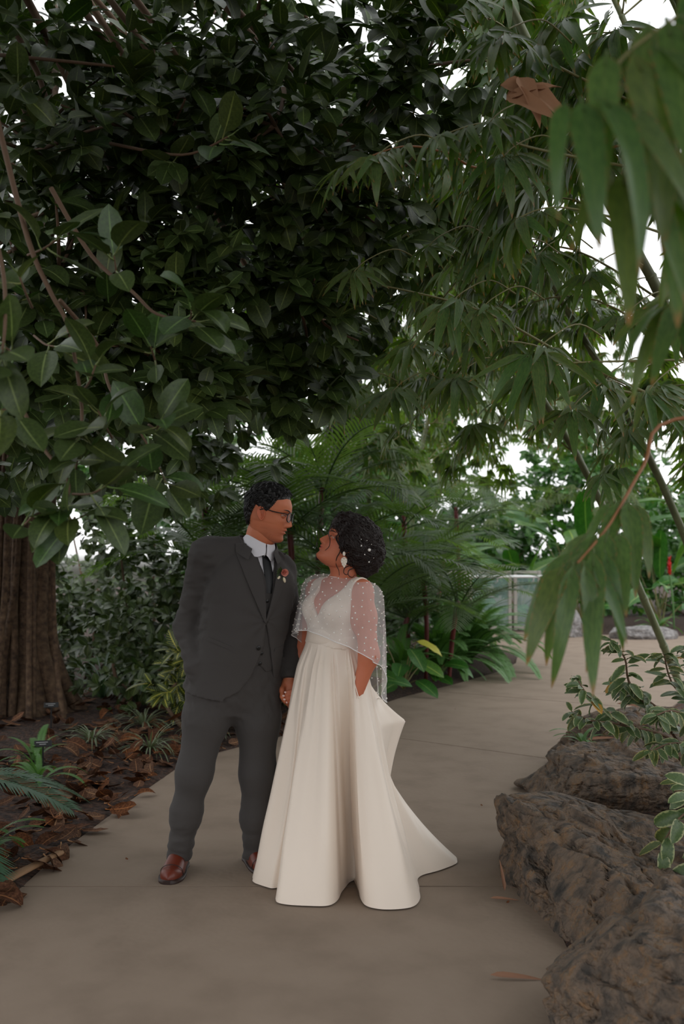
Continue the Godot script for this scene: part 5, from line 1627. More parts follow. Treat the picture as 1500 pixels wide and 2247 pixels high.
# ---------------------------------------------------------------- the groom
func front_z(f: Callable, T: Trunk, u: float, v: float) -> float:
	# where the field's surface lies on the line through (u, v) along the torso's own z
	var z := 0.30
	for i in 60:
		var d: float = f.call(T.x * Vector3(u, v, z))
		if d < 0.0006:
			break
		z -= maxf(d * 0.7, 0.0008)
		if z < 0.03:
			break
	return z

func sheet(mb: MB, f: Callable, T: Trunk, left: Array, right: Array, rows: int, cols: int, lift: Callable) -> void:
	# a strip of cloth laid on a field between two edge lines, with a thickness of its own
	var a := PackedVector3Array()
	var lc := curve(left.map(func(p): return Vector3(p.x, p.y, 0)), rows)
	var rc := curve(right.map(func(p): return Vector3(p.x, p.y, 0)), rows)
	for i in rows + 1:
		for j in cols + 1:
			var t := float(j) / cols
			var p := lc[i].lerp(rc[i], t)
			a.append(T.x * Vector3(p.x, p.y, front_z(f, T, p.x, p.y) + lift.call(t, float(i) / rows)))
	mb.grid(a, cols + 1)
	# rims that turn back into the cloth below
	var n := T.x.basis.z
	for e in [0, cols]:
		var rim := PackedVector3Array()
		for i in rows + 1:
			var p := a[i * (cols + 1) + e]
			if e == 0:
				rim.append(p - n * 0.012)
				rim.append(p)
			else:
				rim.append(p)
				rim.append(p - n * 0.012)
		mb.grid(rim, 2)
	for e in [0, rows]:
		var rim := PackedVector3Array()
		for j in cols + 1:
			var p := a[e * (cols + 1) + j]
			if e == 0:
				rim.append(p)
				rim.append(p - n * 0.012)
			else:
				rim.append(p - n * 0.012)
				rim.append(p)
		mb.grid(rim, 2)

func build_groom() -> void:
	var me := thing("person", "man in a grey three-piece suit and glasses leaning toward the bride", "person", Vector3(-0.55, 0, -4.47))
	var back := Transform3D(Basis(), -me.position)
	var T := Trunk.new()
	T.setup(Transform3D(Basis(Vector3(0.8973, -0.1406, -0.4184), Vector3(0.1850, 0.9804, 0.0673), Vector3(0.4008, -0.1378, 0.9058)), Vector3(-0.488, 0.866, -4.50)), [
		[-0.095, 0.208, 0.150, 0.0], [0.0, 0.206, 0.150, 0.0], [0.10, 0.199, 0.150, 0.005], [0.20, 0.198, 0.146, 0.008], [0.33, 0.206, 0.140, 0.005],
		[0.43, 0.205, 0.128, 0.0], [0.49, 0.185, 0.112, -0.005], [0.535, 0.135, 0.094, -0.01], [0.57, 0.092, 0.078, -0.012], [0.60, 0.070, 0.066, -0.012]])
	var rsh := Vector3(-0.600, 1.402, -4.42)
	var rel := Vector3(-0.690, 1.082, -4.50)
	var rwr := Vector3(-0.640, 0.912, -4.40)
	var lsh := Vector3(-0.290, 1.330, -4.575)
	var lel := Vector3(-0.236, 1.050, -4.64)
	var lwr := Vector3(-0.238, 0.838, -4.56)
	var rhip := Vector3(-0.580, 0.829, -4.48)
	var rkn := Vector3(-0.652, 0.441, -4.44)
	var ran := Vector3(-0.726, 0.100, -4.49)
	var lhip := Vector3(-0.388, 0.811, -4.54)
	var lkn := Vector3(-0.380, 0.425, -4.52)
	var lan := Vector3(-0.392, 0.080, -4.58)
	var hx := Transform3D(Basis(Vector3.UP, deg_to_rad(80)) * Basis(Vector3.RIGHT, deg_to_rad(13)) * Basis(Vector3(0, 0, 1), 0.0), Vector3(-0.328, 1.592, -4.45))
	hx = hx.scaled_local(Vector3(1.03, 1.03, 1.0))
	# --- body: one skin from head to feet
	var l := Limbs.new()
	l.k = 0.04
	l.bone(Vector3(-0.395, 1.40, -4.475), Vector3(-0.347, 1.555, -4.462), 0.062, 0.058)
	l.bone(hx * Vector3(0, -0.085, 0.045), Vector3(-0.355, 1.50, -4.462), 0.036, 0.055)
	l.chain([rsh, rel, rwr], [0.050, 0.042, 0.030])
	l.chain([lsh, lel, lwr], [0.050, 0.042, 0.030])
	l.chain([rhip, rkn, ran], [0.078, 0.055, 0.038])
	l.chain([lhip, lkn, lan], [0.078, 0.055, 0.038])
	l.bone(ran + Vector3(0, -0.045, 0), ran + Vector3(0.0, -0.062, 0.10), 0.028, 0.018)
	l.bone(lan + Vector3(0, -0.03, 0), lan + Vector3(0.03, -0.045, 0.10), 0.028, 0.018)
	var skin := Color(0.58, 0.185, 0.092)
	var mb := MB.new()
	mb.colored = true
	mb.tint = skin
	var bf := func(p: Vector3) -> float:
		return smin(l.d(p), T.d(T.inv * p, -0.034), 0.04)
	nets(bf, Vector3(-0.85, 0.0, -4.8), Vector3(-0.1, 1.62, -4.15), 0.0125, mb)
	# the near hand hangs and folds round the bride's fingers
	var hl := Limbs.new()
	hl.k = 0.012
	var kn := [Vector3(-0.270, 0.775, -4.548), Vector3(-0.250, 0.766, -4.533), Vector3(-0.229, 0.766, -4.528), Vector3(-0.210, 0.774, -4.535)]
	var ch := []
	for i in 4:
		var k: Vector3 = kn[i]
		var s := [0.88, 1.0, 0.97, 0.8][i] as float
		ch.append([k, k + Vector3(0.004, -0.034 * s, 0.004), k + Vector3(0.012, -0.050 * s, -0.022), k + Vector3(0.018, -0.036 * s, -0.042)])
	hand_limbs(hl, lwr + Vector3(0, -0.004, 0.0), kn, ch, [lwr + Vector3(-0.02, -0.012, 0.0), Vector3(-0.272, 0.795, -4.52), Vector3(-0.268, 0.766, -4.502), Vector3(-0.256, 0.745, -4.498)])
	hl.bone(lwr + Vector3(0, 0.05, -0.01), lwr, 0.030, 0.026)
	nets(func(p: Vector3) -> float: return hl.d(p), Vector3(-0.31, 0.69, -4.62), Vector3(-0.17, 0.91, -4.47), 0.0034, mb)
	# the other hand rests in the trouser pocket
	var pl := Limbs.new()
	pl.k = 0.012
	var pw := Vector3(-0.605, 0.895, -4.46)
	var pk := []
	var pc := []
	for i in 4:
		var k := pw + Vector3(0.02 + 0.006 * i, -0.075, -0.02 + 0.018 * i - 0.03)
		pk.append(k)
		pc.append([k, k + Vector3(0.008, -0.035, 0.0), k + Vector3(0.022, -0.058, 0.0)])
	hand_limbs(pl, pw, pk, pc, [pw, pw + Vector3(0.02, -0.03, 0.02), pw + Vector3(0.03, -0.06, 0.025)])
	nets(func(p: Vector3) -> float: return pl.d(p), Vector3(-0.67, 0.73, -4.56), Vector3(-0.5, 0.93, -4.40), 0.005, mb)
	var shade := func(p: Vector3, _phi: float) -> Color:
		var c := skin
		# lips, and the shaved beard on jaw, chin and upper lip
		var lip := exp(-pow(p.x / 0.022, 2.0) - pow((p.y + 0.066) / 0.0085, 2.0)) * (1.0 if p.z > 0.05 else 0.0)
		c = c.lerp(Color(0.48, 0.11, 0.07), lip * 0.8)
		var jaw := smoothstep(-0.045, -0.075, p.y) * smoothstep(-0.02, 0.03, p.z + 0.25 * (-p.y - 0.06)) * (1.0 - lip)
		var speck := 0.75 + 0.25 * sin(p.x * 900.0) * sin(p.y * 1100.0 + p.z * 700.0)
		return c.lerp(Color(0.28, 0.09, 0.05), 0.5 * jaw * speck)
	head_grid(mb, hx, shade)
	ear(mb, hx, 1.0, skin.lerp(Color(0.60, 0.14, 0.08), 0.35))
	ear(mb, hx, -1.0, skin.lerp(Color(0.60, 0.14, 0.08), 0.35))
	part(me, "body", mb.mesh(), M.skin, back)
	var face := Node3D.new()
	face.name = "face"
	me.add_child(face)
	face.transform = back
	for s in [-1.0, 1.0]:
		eye(face, hx, s, Vector3(-0.1 * s, -0.25, 1), skin, 0.16)
	# the line of the mouth
	mb = MB.new()
	var lipl := []
	for i in 7:
		var xx := lerpf(-0.026, 0.026, i / 6.0)
		lipl.append(hx * Vector3(xx, -0.0655 + 0.0035 * pow(absf(xx) / 0.026, 2.0), head_pt(-0.0655, asin(clampf(xx / 0.064, -1, 1)), head_row(-0.0655)).z - 0.0002))
	mb.tube(curve(lipl, 12), ramp(0.0012, 0.0012, 12), 5)
	part(face, "mouth_line", mb.mesh(), M.lip_line)
	# hair
	var holder := Node3D.new()
	holder.name = "short_hair"
	me.add_child(holder)
	holder.transform = back
	var line := func(phi: float) -> float:
		var a := absf(wrapf(phi, -PI, PI))
		if a < 0.45:
			return 0.075
		if a < 1.1:
			return lerpf(0.075, 0.062, (a - 0.45) / 0.65)
		if a < 1.42:
			return lerpf(0.062, 0.004, (a - 1.1) / 0.32)
		if a < 1.9:
			return lerpf(0.004, 0.024, (a - 1.42) / 0.48)
		return lerpf(0.020, -0.066, clampf((a - 1.9) / 0.5, 0.0, 1.0))
	var thick := func(phi: float, y: float) -> float:
		var a := absf(wrapf(phi, -PI, PI))
		var topness := smoothstep(0.03, 0.09, y)
		return lerpf(lerpf(0.0035, 0.012, smoothstep(1.3, 2.2, a)), 0.021, topness)
	short_hair(holder, hx, line, thick, 1900, M.black_hair, 0.024)
	# --- glasses: rims, lenses, bridge and temples
	var gl := Node3D.new()
	gl.name = "glasses"
	me.add_child(gl)
	gl.transform = back
	for s in [-1.0, 1.0]:
		mb = MB.new()
		var lens := MB.new()
		var ring := PackedVector3Array()
		var cen := Vector3(0.033 * s, -0.001, 0.1075)
		var mid := lens.pt(hx * (cen + Vector3(0, 0, 0.0005)))
		for i in 25:
			var a := TAU * i / 24.0
			var q := cen + Vector3(0.0245 * signf(cos(a)) * pow(absf(cos(a)), 0.72), 0.0195 * signf(sin(a)) * pow(absf(sin(a)), 0.72), 0.0) + Vector3(0, 0, -0.006 * maxf(0, cos(a) * s))
			ring.append(hx * q)
			lens.pt(hx * q)
		for i in 24:
			lens.tri(mid, mid + i + 1, mid + i + 2)
		mb.tube(ring, ramp(0.0025, 0.0025, 24), 7, false)
		part(gl, "rim", mb.mesh(), M.black_plastic)
		part(gl, "lens", lens.mesh(), M.lens)
		mb = MB.new()
		mb.tube(curve([hx * Vector3(0.056 * s, 0.010, 0.101), hx * Vector3(0.068 * s, 0.011, 0.088), hx * Vector3(0.078 * s, 0.010, 0.04), hx * Vector3(0.079 * s, 0.013, 0.0), hx * Vector3(0.077 * s, 0.003, -0.024)], 16), ramp(0.0028, 0.0022, 16), 6)
		part(gl, "temple", mb.mesh(), M.black_plastic)
	mb = MB.new()
	mb.tube(curve([hx * Vector3(-0.010, 0.004, 0.1085), hx * Vector3(0, 0.008, 0.112), hx * Vector3(0.010, 0.004, 0.1085)], 8), ramp(0.0024, 0.0024, 8), 6)
	part(gl, "bridge", mb.mesh(), M.black_plastic)
	# --- cloth: shirt, waistcoat, jacket, trousers
	var wr := FastNoiseLite.new()
	wr.seed = 5
	wr.frequency = 1.0
	wr.fractal_octaves = 2
	var arms := Limbs.new()
	arms.k = 0.05
	arms.chain([rsh, rel, rwr], [0.078, 0.061, 0.054])
	arms.chain([lsh, lel, lwr + Vector3(0, 0.012, 0)], [0.074, 0.058, 0.051])
	arms.bone(Vector3(-0.47, 1.425, -4.45), rsh + Vector3(0.02, 0.0, 0), 0.062, 0.076)
	arms.bone(Vector3(-0.36, 1.40, -4.50), lsh + Vector3(-0.01, 0.0, 0), 0.060, 0.072)
	var shell := func(p: Vector3) -> float:
		return smin(T.d(T.inv * p, 0.0), arms.d(p), 0.018)
	var open_up := PackedVector2Array([Vector2(0.048, 0.275), Vector2(0.022, 0.43), Vector2(-0.045, 0.60), Vector2(-0.065, 0.75), Vector2(0.095, 0.75), Vector2(0.084, 0.58), Vector2(0.068, 0.42)])
	var open_low := PackedVector2Array([Vector2(0.049, 0.285), Vector2(0.062, 0.17), Vector2(0.030, 0.03), Vector2(-0.015, -0.045), Vector2(-0.075, -0.083), Vector2(-0.10, -0.25), Vector2(0.26, -0.25), Vector2(0.185, -0.06), Vector2(0.112, 0.12), Vector2(0.058, 0.26)])
	var jf := func(p: Vector3) -> float:
		var q: Vector3 = T.inv * p
		var e: float = smin(T.d(q, 0.0), arms.d(p), 0.018)
		if absf(e) < 0.06:
			# pulls that run from the button, and folds across the sleeves
			var far := Vector2(q.x - 0.048, q.y - 0.28)
			var pull := sin(atan2(far.y, far.x) * 9.0) * 0.0035 * exp(-far.length() * 7.0) * (1.0 if q.z > 0.0 else 0.0)
			var out := absf(q.x) - 0.19
			var fold := wr.get_noise_3d(p.x * 9.0, p.y * 21.0, p.z * 9.0) * (0.007 if out > 0.0 else 0.0012)
			e += pull + fold
			e = maxf(e, -0.095 + 0.0 - q.y if absf(q.x) < 0.23 and arms.d(p) > 0.0 else e)
			if q.z > 0.0:
				var c := minf(poly_sd(Vector2(q.x, q.y), open_up), poly_sd(Vector2(q.x, q.y), open_low))
				e = maxf(e, -c)
		# the sleeves end at the wrists
		var ld := (lwr - lel).normalized()
		var cl := (p - lwr).dot(ld)
		if cl > -0.004 and (p - lwr).length() < 0.085:
			e = maxf(e, cl)
		return e
	mb = MB.new()
	nets(jf, Vector3(-0.82, 0.74, -4.78), Vector3(-0.13, 1.52, -4.2), 0.0066, mb)
	var jacket := part(me, "jacket", mb.mesh(), M.suit, back)
	# lapels and collar
	mb = MB.new()
	sheet(mb, shell, T, [Vector2(-0.112, 0.585), Vector2(-0.104, 0.53), Vector2(-0.062, 0.44), Vector2(0.000, 0.34), Vector2(0.044, 0.272)], [Vector2(-0.043, 0.600), Vector2(-0.024, 0.545), Vector2(0.006, 0.47), Vector2(0.032, 0.37), Vector2(0.050, 0.278)], 26, 6,
		func(t, s): return 0.004 + 0.008 * sin(PI * clampf(t * 0.8 + 0.1, 0, 1)) * (1.0 - 0.5 * s))
	part(jacket, "lapel", mb.mesh(), M.suit)
	mb = MB.new()
	sheet(mb, shell, T, [Vector2(0.078, 0.585), Vector2(0.078, 0.53), Vector2(0.071, 0.46), Vector2(0.060, 0.37), Vector2(0.047, 0.276)], [Vector2(0.130, 0.575), Vector2(0.140, 0.525), Vector2(0.112, 0.44), Vector2(0.082, 0.35), Vector2(0.052, 0.272)], 26, 6,
		func(t, s): return 0.004 + 0.008 * sin(PI * clampf(t * 0.8 + 0.1, 0, 1)) * (1.0 - 0.5 * s))
	part(jacket, "lapel", mb.mesh(), M.suit)
	mb = MB.new()
	var band := PackedVector3Array()
	for i in 41:
		# from the notch of one lapel round the back of the neck to the other
		var a := lerpf(0.62, TAU - 0.62, i / 40.0)
		var fr := maxf(0.0, cos(a))
		for j in 5:
			var t := j / 4.0
			var rad := lerpf(0.082, 0.112, t)
			var y := lerpf(0.632, 0.572, t) - 0.05 * fr - 0.004 * sin(PI * t)
			band.append(T.x * Vector3(-sin(a) * rad * 1.06, y - 0.012 * (1.0 - t), cos(a) * rad * lerpf(0.86, 1.1, fr) - 0.012 + 0.03 * fr))
	mb.grid(band, 5)
	part(jacket, "collar", mb.mesh(), M.suit)
	# pocket welts, buttons, pocket flap
	for w in [[Vector2(-0.178, 0.165), Vector2(-0.085, 0.145)], [Vector2(0.12, 0.155), Vector2(0.175, 0.17)]]:
		mb = MB.new()
		sheet(mb, shell, T, [w[0] + Vector2(0, 0.008), w[1] + Vector2(0, 0.008)], [w[0] - Vector2(0, 0.008), w[1] - Vector2(0, 0.008)], 10, 2, func(t, s): return 0.003)
		part(jacket, "pocket_welt", mb.mesh(), M.suit)
	for b in [Vector3(0.049, 0.281, 0.003), Vector3(0.036, 0.160, 0.003)]:
		mb = MB.new()
		mb.ball(T.x * Vector3(b.x, b.y, front_z(shell, T, b.x, b.y) + b.z), Vector3(0.0105, 0.0105, 0.0026), 6, 12, T.x.basis)
		part(jacket, "button", mb.mesh(), M.button)
	# waistcoat
	var vest_open := PackedVector2Array([Vector2(0.050, 0.425), Vector2(0.004, 0.51), Vector2(-0.036, 0.60), Vector2(-0.050, 0.75), Vector2(0.085, 0.75), Vector2(0.074, 0.58), Vector2(0.068, 0.51)])
	var vest_low := PackedVector2Array([Vector2(0.058, 0.085), Vector2(0.012, 0.045), Vector2(-0.2, 0.075), Vector2(-0.2, -0.2), Vector2(0.25, -0.2), Vector2(0.25, 0.09), Vector2(0.105, 0.05)])
	var vf := func(p: Vector3) -> float:
		var q: Vector3 = T.inv * p
		var e: float = T.d(q, -0.011)
		if q.z > 0.0:
			e = maxf(e, -minf(poly_sd(Vector2(q.x, q.y), vest_open), poly_sd(Vector2(q.x, q.y), vest_low)))
		return maxf(maxf(e, 0.03 - q.y), absf(q.x) - 0.15)
	mb = MB.new()
	nets(vf, Vector3(-0.66, 0.86, -4.68), Vector3(-0.2, 1.47, -4.25), 0.0066, mb)
	var vest := part(me, "waistcoat", mb.mesh(), M.suit, back)
	for b in [Vector2(0.045, 0.365), Vector2(0.047, 0.315), Vector2(0.060, 0.135), Vector2(0.062, 0.09)]:
		mb = MB.new()
		mb.ball(T.x * Vector3(b.x, b.y, front_z(vf, T, b.x, b.y) + 0.002), Vector3(0.008, 0.008, 0.0024), 6, 12, T.x.basis)
		part(vest, "button", mb.mesh(), M.button)
	# shirt: front, collar
	var sf := func(p: Vector3) -> float:
		var q: Vector3 = T.inv * p
		return maxf(maxf(T.d(q, -0.019), 0.36 - q.y), absf(q.x) - 0.11)
	mb = MB.new()
	nets(sf, Vector3(-0.56, 1.16, -4.64), Vector3(-0.2, 1.49, -4.28), 0.0066, mb)
	var shirt := part(me, "shirt", mb.mesh(), M.shirt, back)
	mb = MB.new()
	var col := PackedVector3Array()
	var nb := Transform3D(Basis(Vector3(0, 0, 1), -0.30) * Basis(Vector3.UP, deg_to_rad(33)), Vector3(-0.374, 1.447, -4.462))
	for i in 49:
		var a := lerpf(0.04, TAU - 0.04, i / 48.0)
		var fr := pow(maxf(0.0, cos(a)), 2.0)
		for j in 7:
			var t := j / 6.0
			var fold := sin(PI * t * 0.5)
			var aa := absf(wrapf(a, -PI, PI))
			var y := lerpf(0.030, -0.016, t) - 0.014 * fr - 0.026 * t * exp(-pow((aa - 0.55) / 0.34, 2.0))
			var rad := lerpf(0.066, 0.083, fold)
			col.append(nb * Vector3(-sin(a) * rad, y, cos(a) * rad * 1.02 + 0.008 * fr * t))
	mb.grid(col, 7)
	var inner := PackedVector3Array()
	for i in 49:
		var a := lerpf(0.10, TAU - 0.10, i / 48.0)
		var fr := pow(maxf(0.0, cos(a)), 2.0)
		for j in 4:
			var t := j / 3.0
			inner.append(nb * Vector3(-sin(a) * 0.0655, lerpf(-0.03, 0.030, t) - 0.014 * fr, cos(a) * 0.0665))
	mb.grid(inner, 4)
	part(shirt, "collar", mb.mesh(), M.shirt)
	# necktie
	mb = MB.new()
	sheet(mb, sf, T, [Vector2(0.008, 0.585), Vector2(0.014, 0.52), Vector2(0.026, 0.46), Vector2(0.038, 0.40)], [Vector2(0.038, 0.585), Vector2(0.054, 0.52), Vector2(0.066, 0.46), Vector2(0.066, 0.40)], 14, 6, func(t, s): return 0.0075 + 0.004 * sin(PI * t))
	var tie := part(me, "necktie", mb.mesh(), M.tie, back)
	mb = MB.new()
	var kz := front_z(sf, T, 0.022, 0.585) + 0.010
	var kp := PackedVector3Array()
	for i in 7:
		var t := i / 6.0
		var w := lerpf(0.023, 0.0165, t)
		for s in 12:
			var a := -TAU * s / 12.0
			kp.append(T.x * Vector3(0.016 + 0.008 * t + cos(a) * w, lerpf(0.604, 0.562, t) + 0.004 * cos(a) * cos(a), kz + 0.006 + sin(a) * 0.012 * sin(PI * (0.25 + 0.6 * t)) + 0.004 * (1.0 - t)))
	mb.grid(kp, 12, true)
	part(tie, "knot", mb.mesh(), M.tie)
	# trousers
	var legs := Limbs.new()
	legs.k = 0.05
	legs.chain([rhip + Vector3(0.0, 0.02, 0), Vector3(-0.602, 0.68, -4.46), rkn, Vector3(-0.690, 0.26, -4.46), Vector3(-0.724, 0.060, -4.485)], [0.106, 0.098, 0.074, 0.063, 0.054])
	legs.chain([lhip + Vector3(0.01, 0.02, 0), Vector3(-0.378, 0.66, -4.52), lkn, Vector3(-0.384, 0.23, -4.54), Vector3(-0.392, 0.050, -4.58)], [0.104, 0.094, 0.075, 0.066, 0.060])
	legs.bone(Vector3(-0.55, 0.775, -4.48), Vector3(-0.42, 0.765, -4.52), 0.085, 0.085)
	var hips := Trunk.new()
	hips.setup(T.x, [[-0.16, 0.15, 0.11, 0.0], [-0.09, 0.190, 0.130, 0.0], [0.0, 0.192, 0.136, 0.0], [0.10, 0.185, 0.132, 0.0], [0.14, 0.18, 0.13, 0.0]])
	var tf := func(p: Vector3) -> float:
		var e: float = smin(hips.d(hips.inv * p, 0.0), legs.d(p), 0.03)
		if absf(e) < 0.05:
			var low := smoothstep(0.35, 0.08, p.y)
			e += wr.get_noise_3d(p.x * 7.0 + 3.0, p.y * 19.0, p.z * 7.0) * (0.002 + 0.008 * low)
			e += wr.get_noise_3d(p.x * 26.0 + p.y * 16.0, p.y * 9.0 - p.x * 20.0, p.z * 5.0) * 0.006 * smoothstep(0.55, 0.78, p.y)
		return maxf(e, (0.052 if p.x < -0.55 else 0.046) - p.y + 0.25 * (p.z + 4.45))
	mb = MB.new()
	nets(tf, Vector3(-0.86, 0.03, -4.74), Vector3(-0.2, 1.02, -4.26), 0.0078, mb)
	part(me, "trousers", mb.mesh(), M.suit, back)
	# shoes
	for s in [[Vector3(-0.730, 0, -4.485), deg_to_rad(-4)], [Vector3(-0.396, 0, -4.585), deg_to_rad(24)]]:
		shoe(me, back * Transform3D(Basis(Vector3.UP, s[1]), s[0]))
	# flower pinned to the lapel
	var bo := Node3D.new()
	bo.name = "boutonniere"
	me.add_child(bo)
	bo.transform = back
	bo.set_meta("label", "blush rose buttonhole with green sprigs and a cream bud")
	var fc := T.x * Vector3(0.105, 0.500, front_z(shell, T, 0.105, 0.500) + 0.024)
	for k in 16:
		mb = MB.new()
		var ring := 0 if k < 3 else 1 if k < 8 else 2
		var a := k * 2.4
		var open := [0.35, 0.75, 1.15][ring] as float
		var dirp := T.x.basis * Vector3(cos(a) * sin(open), sin(a) * sin(open), cos(open))
		petal(mb, fc, dirp, [0.016, 0.019, 0.021][ring], 0.011 + 0.003 * ring, T.x.basis.z)
		part(bo, "petal", mb.mesh(), M.petal)
	for k in 9:
		mb = MB.new()
		var a := 2.2 + k * 0.33
		petal(mb, fc + T.x.basis * Vector3(-0.006, -0.004, -0.01), T.x.basis * Vector3(cos(a), sin(a), 0.25), ri(0.028, 0.042), 0.006, T.x.basis.z)
		part(bo, "sprig_leaf", mb.mesh(), M.sprig)
	for k in 2:
		mb = MB.new()
		mb.ball(fc + T.x.basis * Vector3(-0.022 + 0.03 * k, -0.030 - 0.004 * k, 0.0), Vector3(0.007, 0.013, 0.007), 6, 8, T.x.basis * Basis(Vector3(0, 0, 1), -0.6 + 1.1 * k))
		part(bo, "bud", mb.mesh(), M.cream_bud)

func petal(mb: MB, c: Vector3, dir: Vector3, length: float, width: float, up: Vector3) -> void:
	var b := aim(dir, up)
	var pts := PackedVector3Array()
	for i in 6:
		var t := i / 5.0
		for j in 5:
			var s := (j - 2) / 2.0
			var w := width * sin(PI * pow(lerpf(0.12, 0.93, t), 0.8))
			pts.append(c + b * Vector3(s * w, 0.25 * length * t * t + 0.35 * w * s * s, -length * t))
	mb.grid(pts, 5)

func shoe(me: Node3D, x: Transform3D) -> void:
	var o := Node3D.new()
	o.name = "shoe"
	me.add_child(o, true)
	o.transform = x
	var outline := func(t: float) -> float:
		# half width along the foot, heel 0 to toe 1
		return lerpf(0.034, 0.050, smoothstep(0.15, 0.66, t)) * sqrt(clampf(1.0 - pow(maxf(0.0, (t - 0.72) / 0.28), 2.2), 0.0, 1.0)) * sqrt(clampf(1.0 - pow(maxf(0.0, (0.14 - t) / 0.14), 2.0), 0.0, 1.0)) + 0.0005
	var pts := PackedVector3Array()
	for i in 29:
		var t := i / 28.0
		var w: float = outline.call(t)
		var h := lerpf(0.088, 0.094, smoothstep(0.0, 0.3, t)) if t < 0.3 else lerpf(0.094, 0.040, smoothstep(0.3, 0.82, t))
		h *= sqrt(clampf(1.0 - pow(maxf(0.0, (t - 0.86) / 0.145), 2.0), 0.02, 1.0))
		for k in 18:
			var a := PI * k / 17.0
			var lip := 1.0 if t > 0.34 else 1.0
			pts.append(Vector3(-cos(a) * w * (0.94 + 0.06 * sin(a)), 0.016 + pow(sin(a), 0.75) * h * lip, -0.10 + 0.285 * t))
	var mb := MB.new()
	mb.grid(pts, 18)
	part(o, "upper", mb.mesh(), M.shoe)
	mb = MB.new()
	var ring := PackedVector3Array()
	for j in 4:
		for i in 60:
			var f := i / 60.0
			var t := f * 2.0 if f < 0.5 else 2.0 - f * 2.0
			var s := -1.0 if f < 0.5 else 1.0
			var tt := 0.5 - 0.5 * cos(PI * t)
			var w: float = outline.call(clampf(tt, 0.004, 0.996)) + 0.004
			ring.append(Vector3((w if j > 0 and j < 3 else 0.0 if j == 3 else w - 0.001) * s, [0.0, 0.0, 0.017, 0.018][j], -0.103 + 0.292 * tt))
	mb.grid(ring, 60, true)
	part(o, "sole", mb.mesh(), M.sole)
	for k in 4:
		mb = MB.new()
		var z := 0.005 + 0.022 * k
		var hh := 0.112 - 0.0145 * k
		mb.tube(curve([Vector3(-0.022, hh - 0.010, z), Vector3(0, hh + 0.002, z + 0.004), Vector3(0.022, hh - 0.010, z)], 8), ramp(0.0024, 0.0024, 8), 6)
		part(o, "lace", mb.mesh(), M.sole)
	mb = MB.new()
	var seam := []
	for i in 9:
		var a := PI * i / 8.0
		var w: float = outline.call(0.74)
		seam.append(Vector3(-cos(a) * w * 1.0, 0.017 + pow(sin(a), 0.75) * 0.047, 0.105 + 0.014 * sin(a)))
	mb.tube(curve(seam, 20), ramp(0.0016, 0.0016, 20), 5)
	part(o, "toe_cap_seam", mb.mesh(), M.sole)

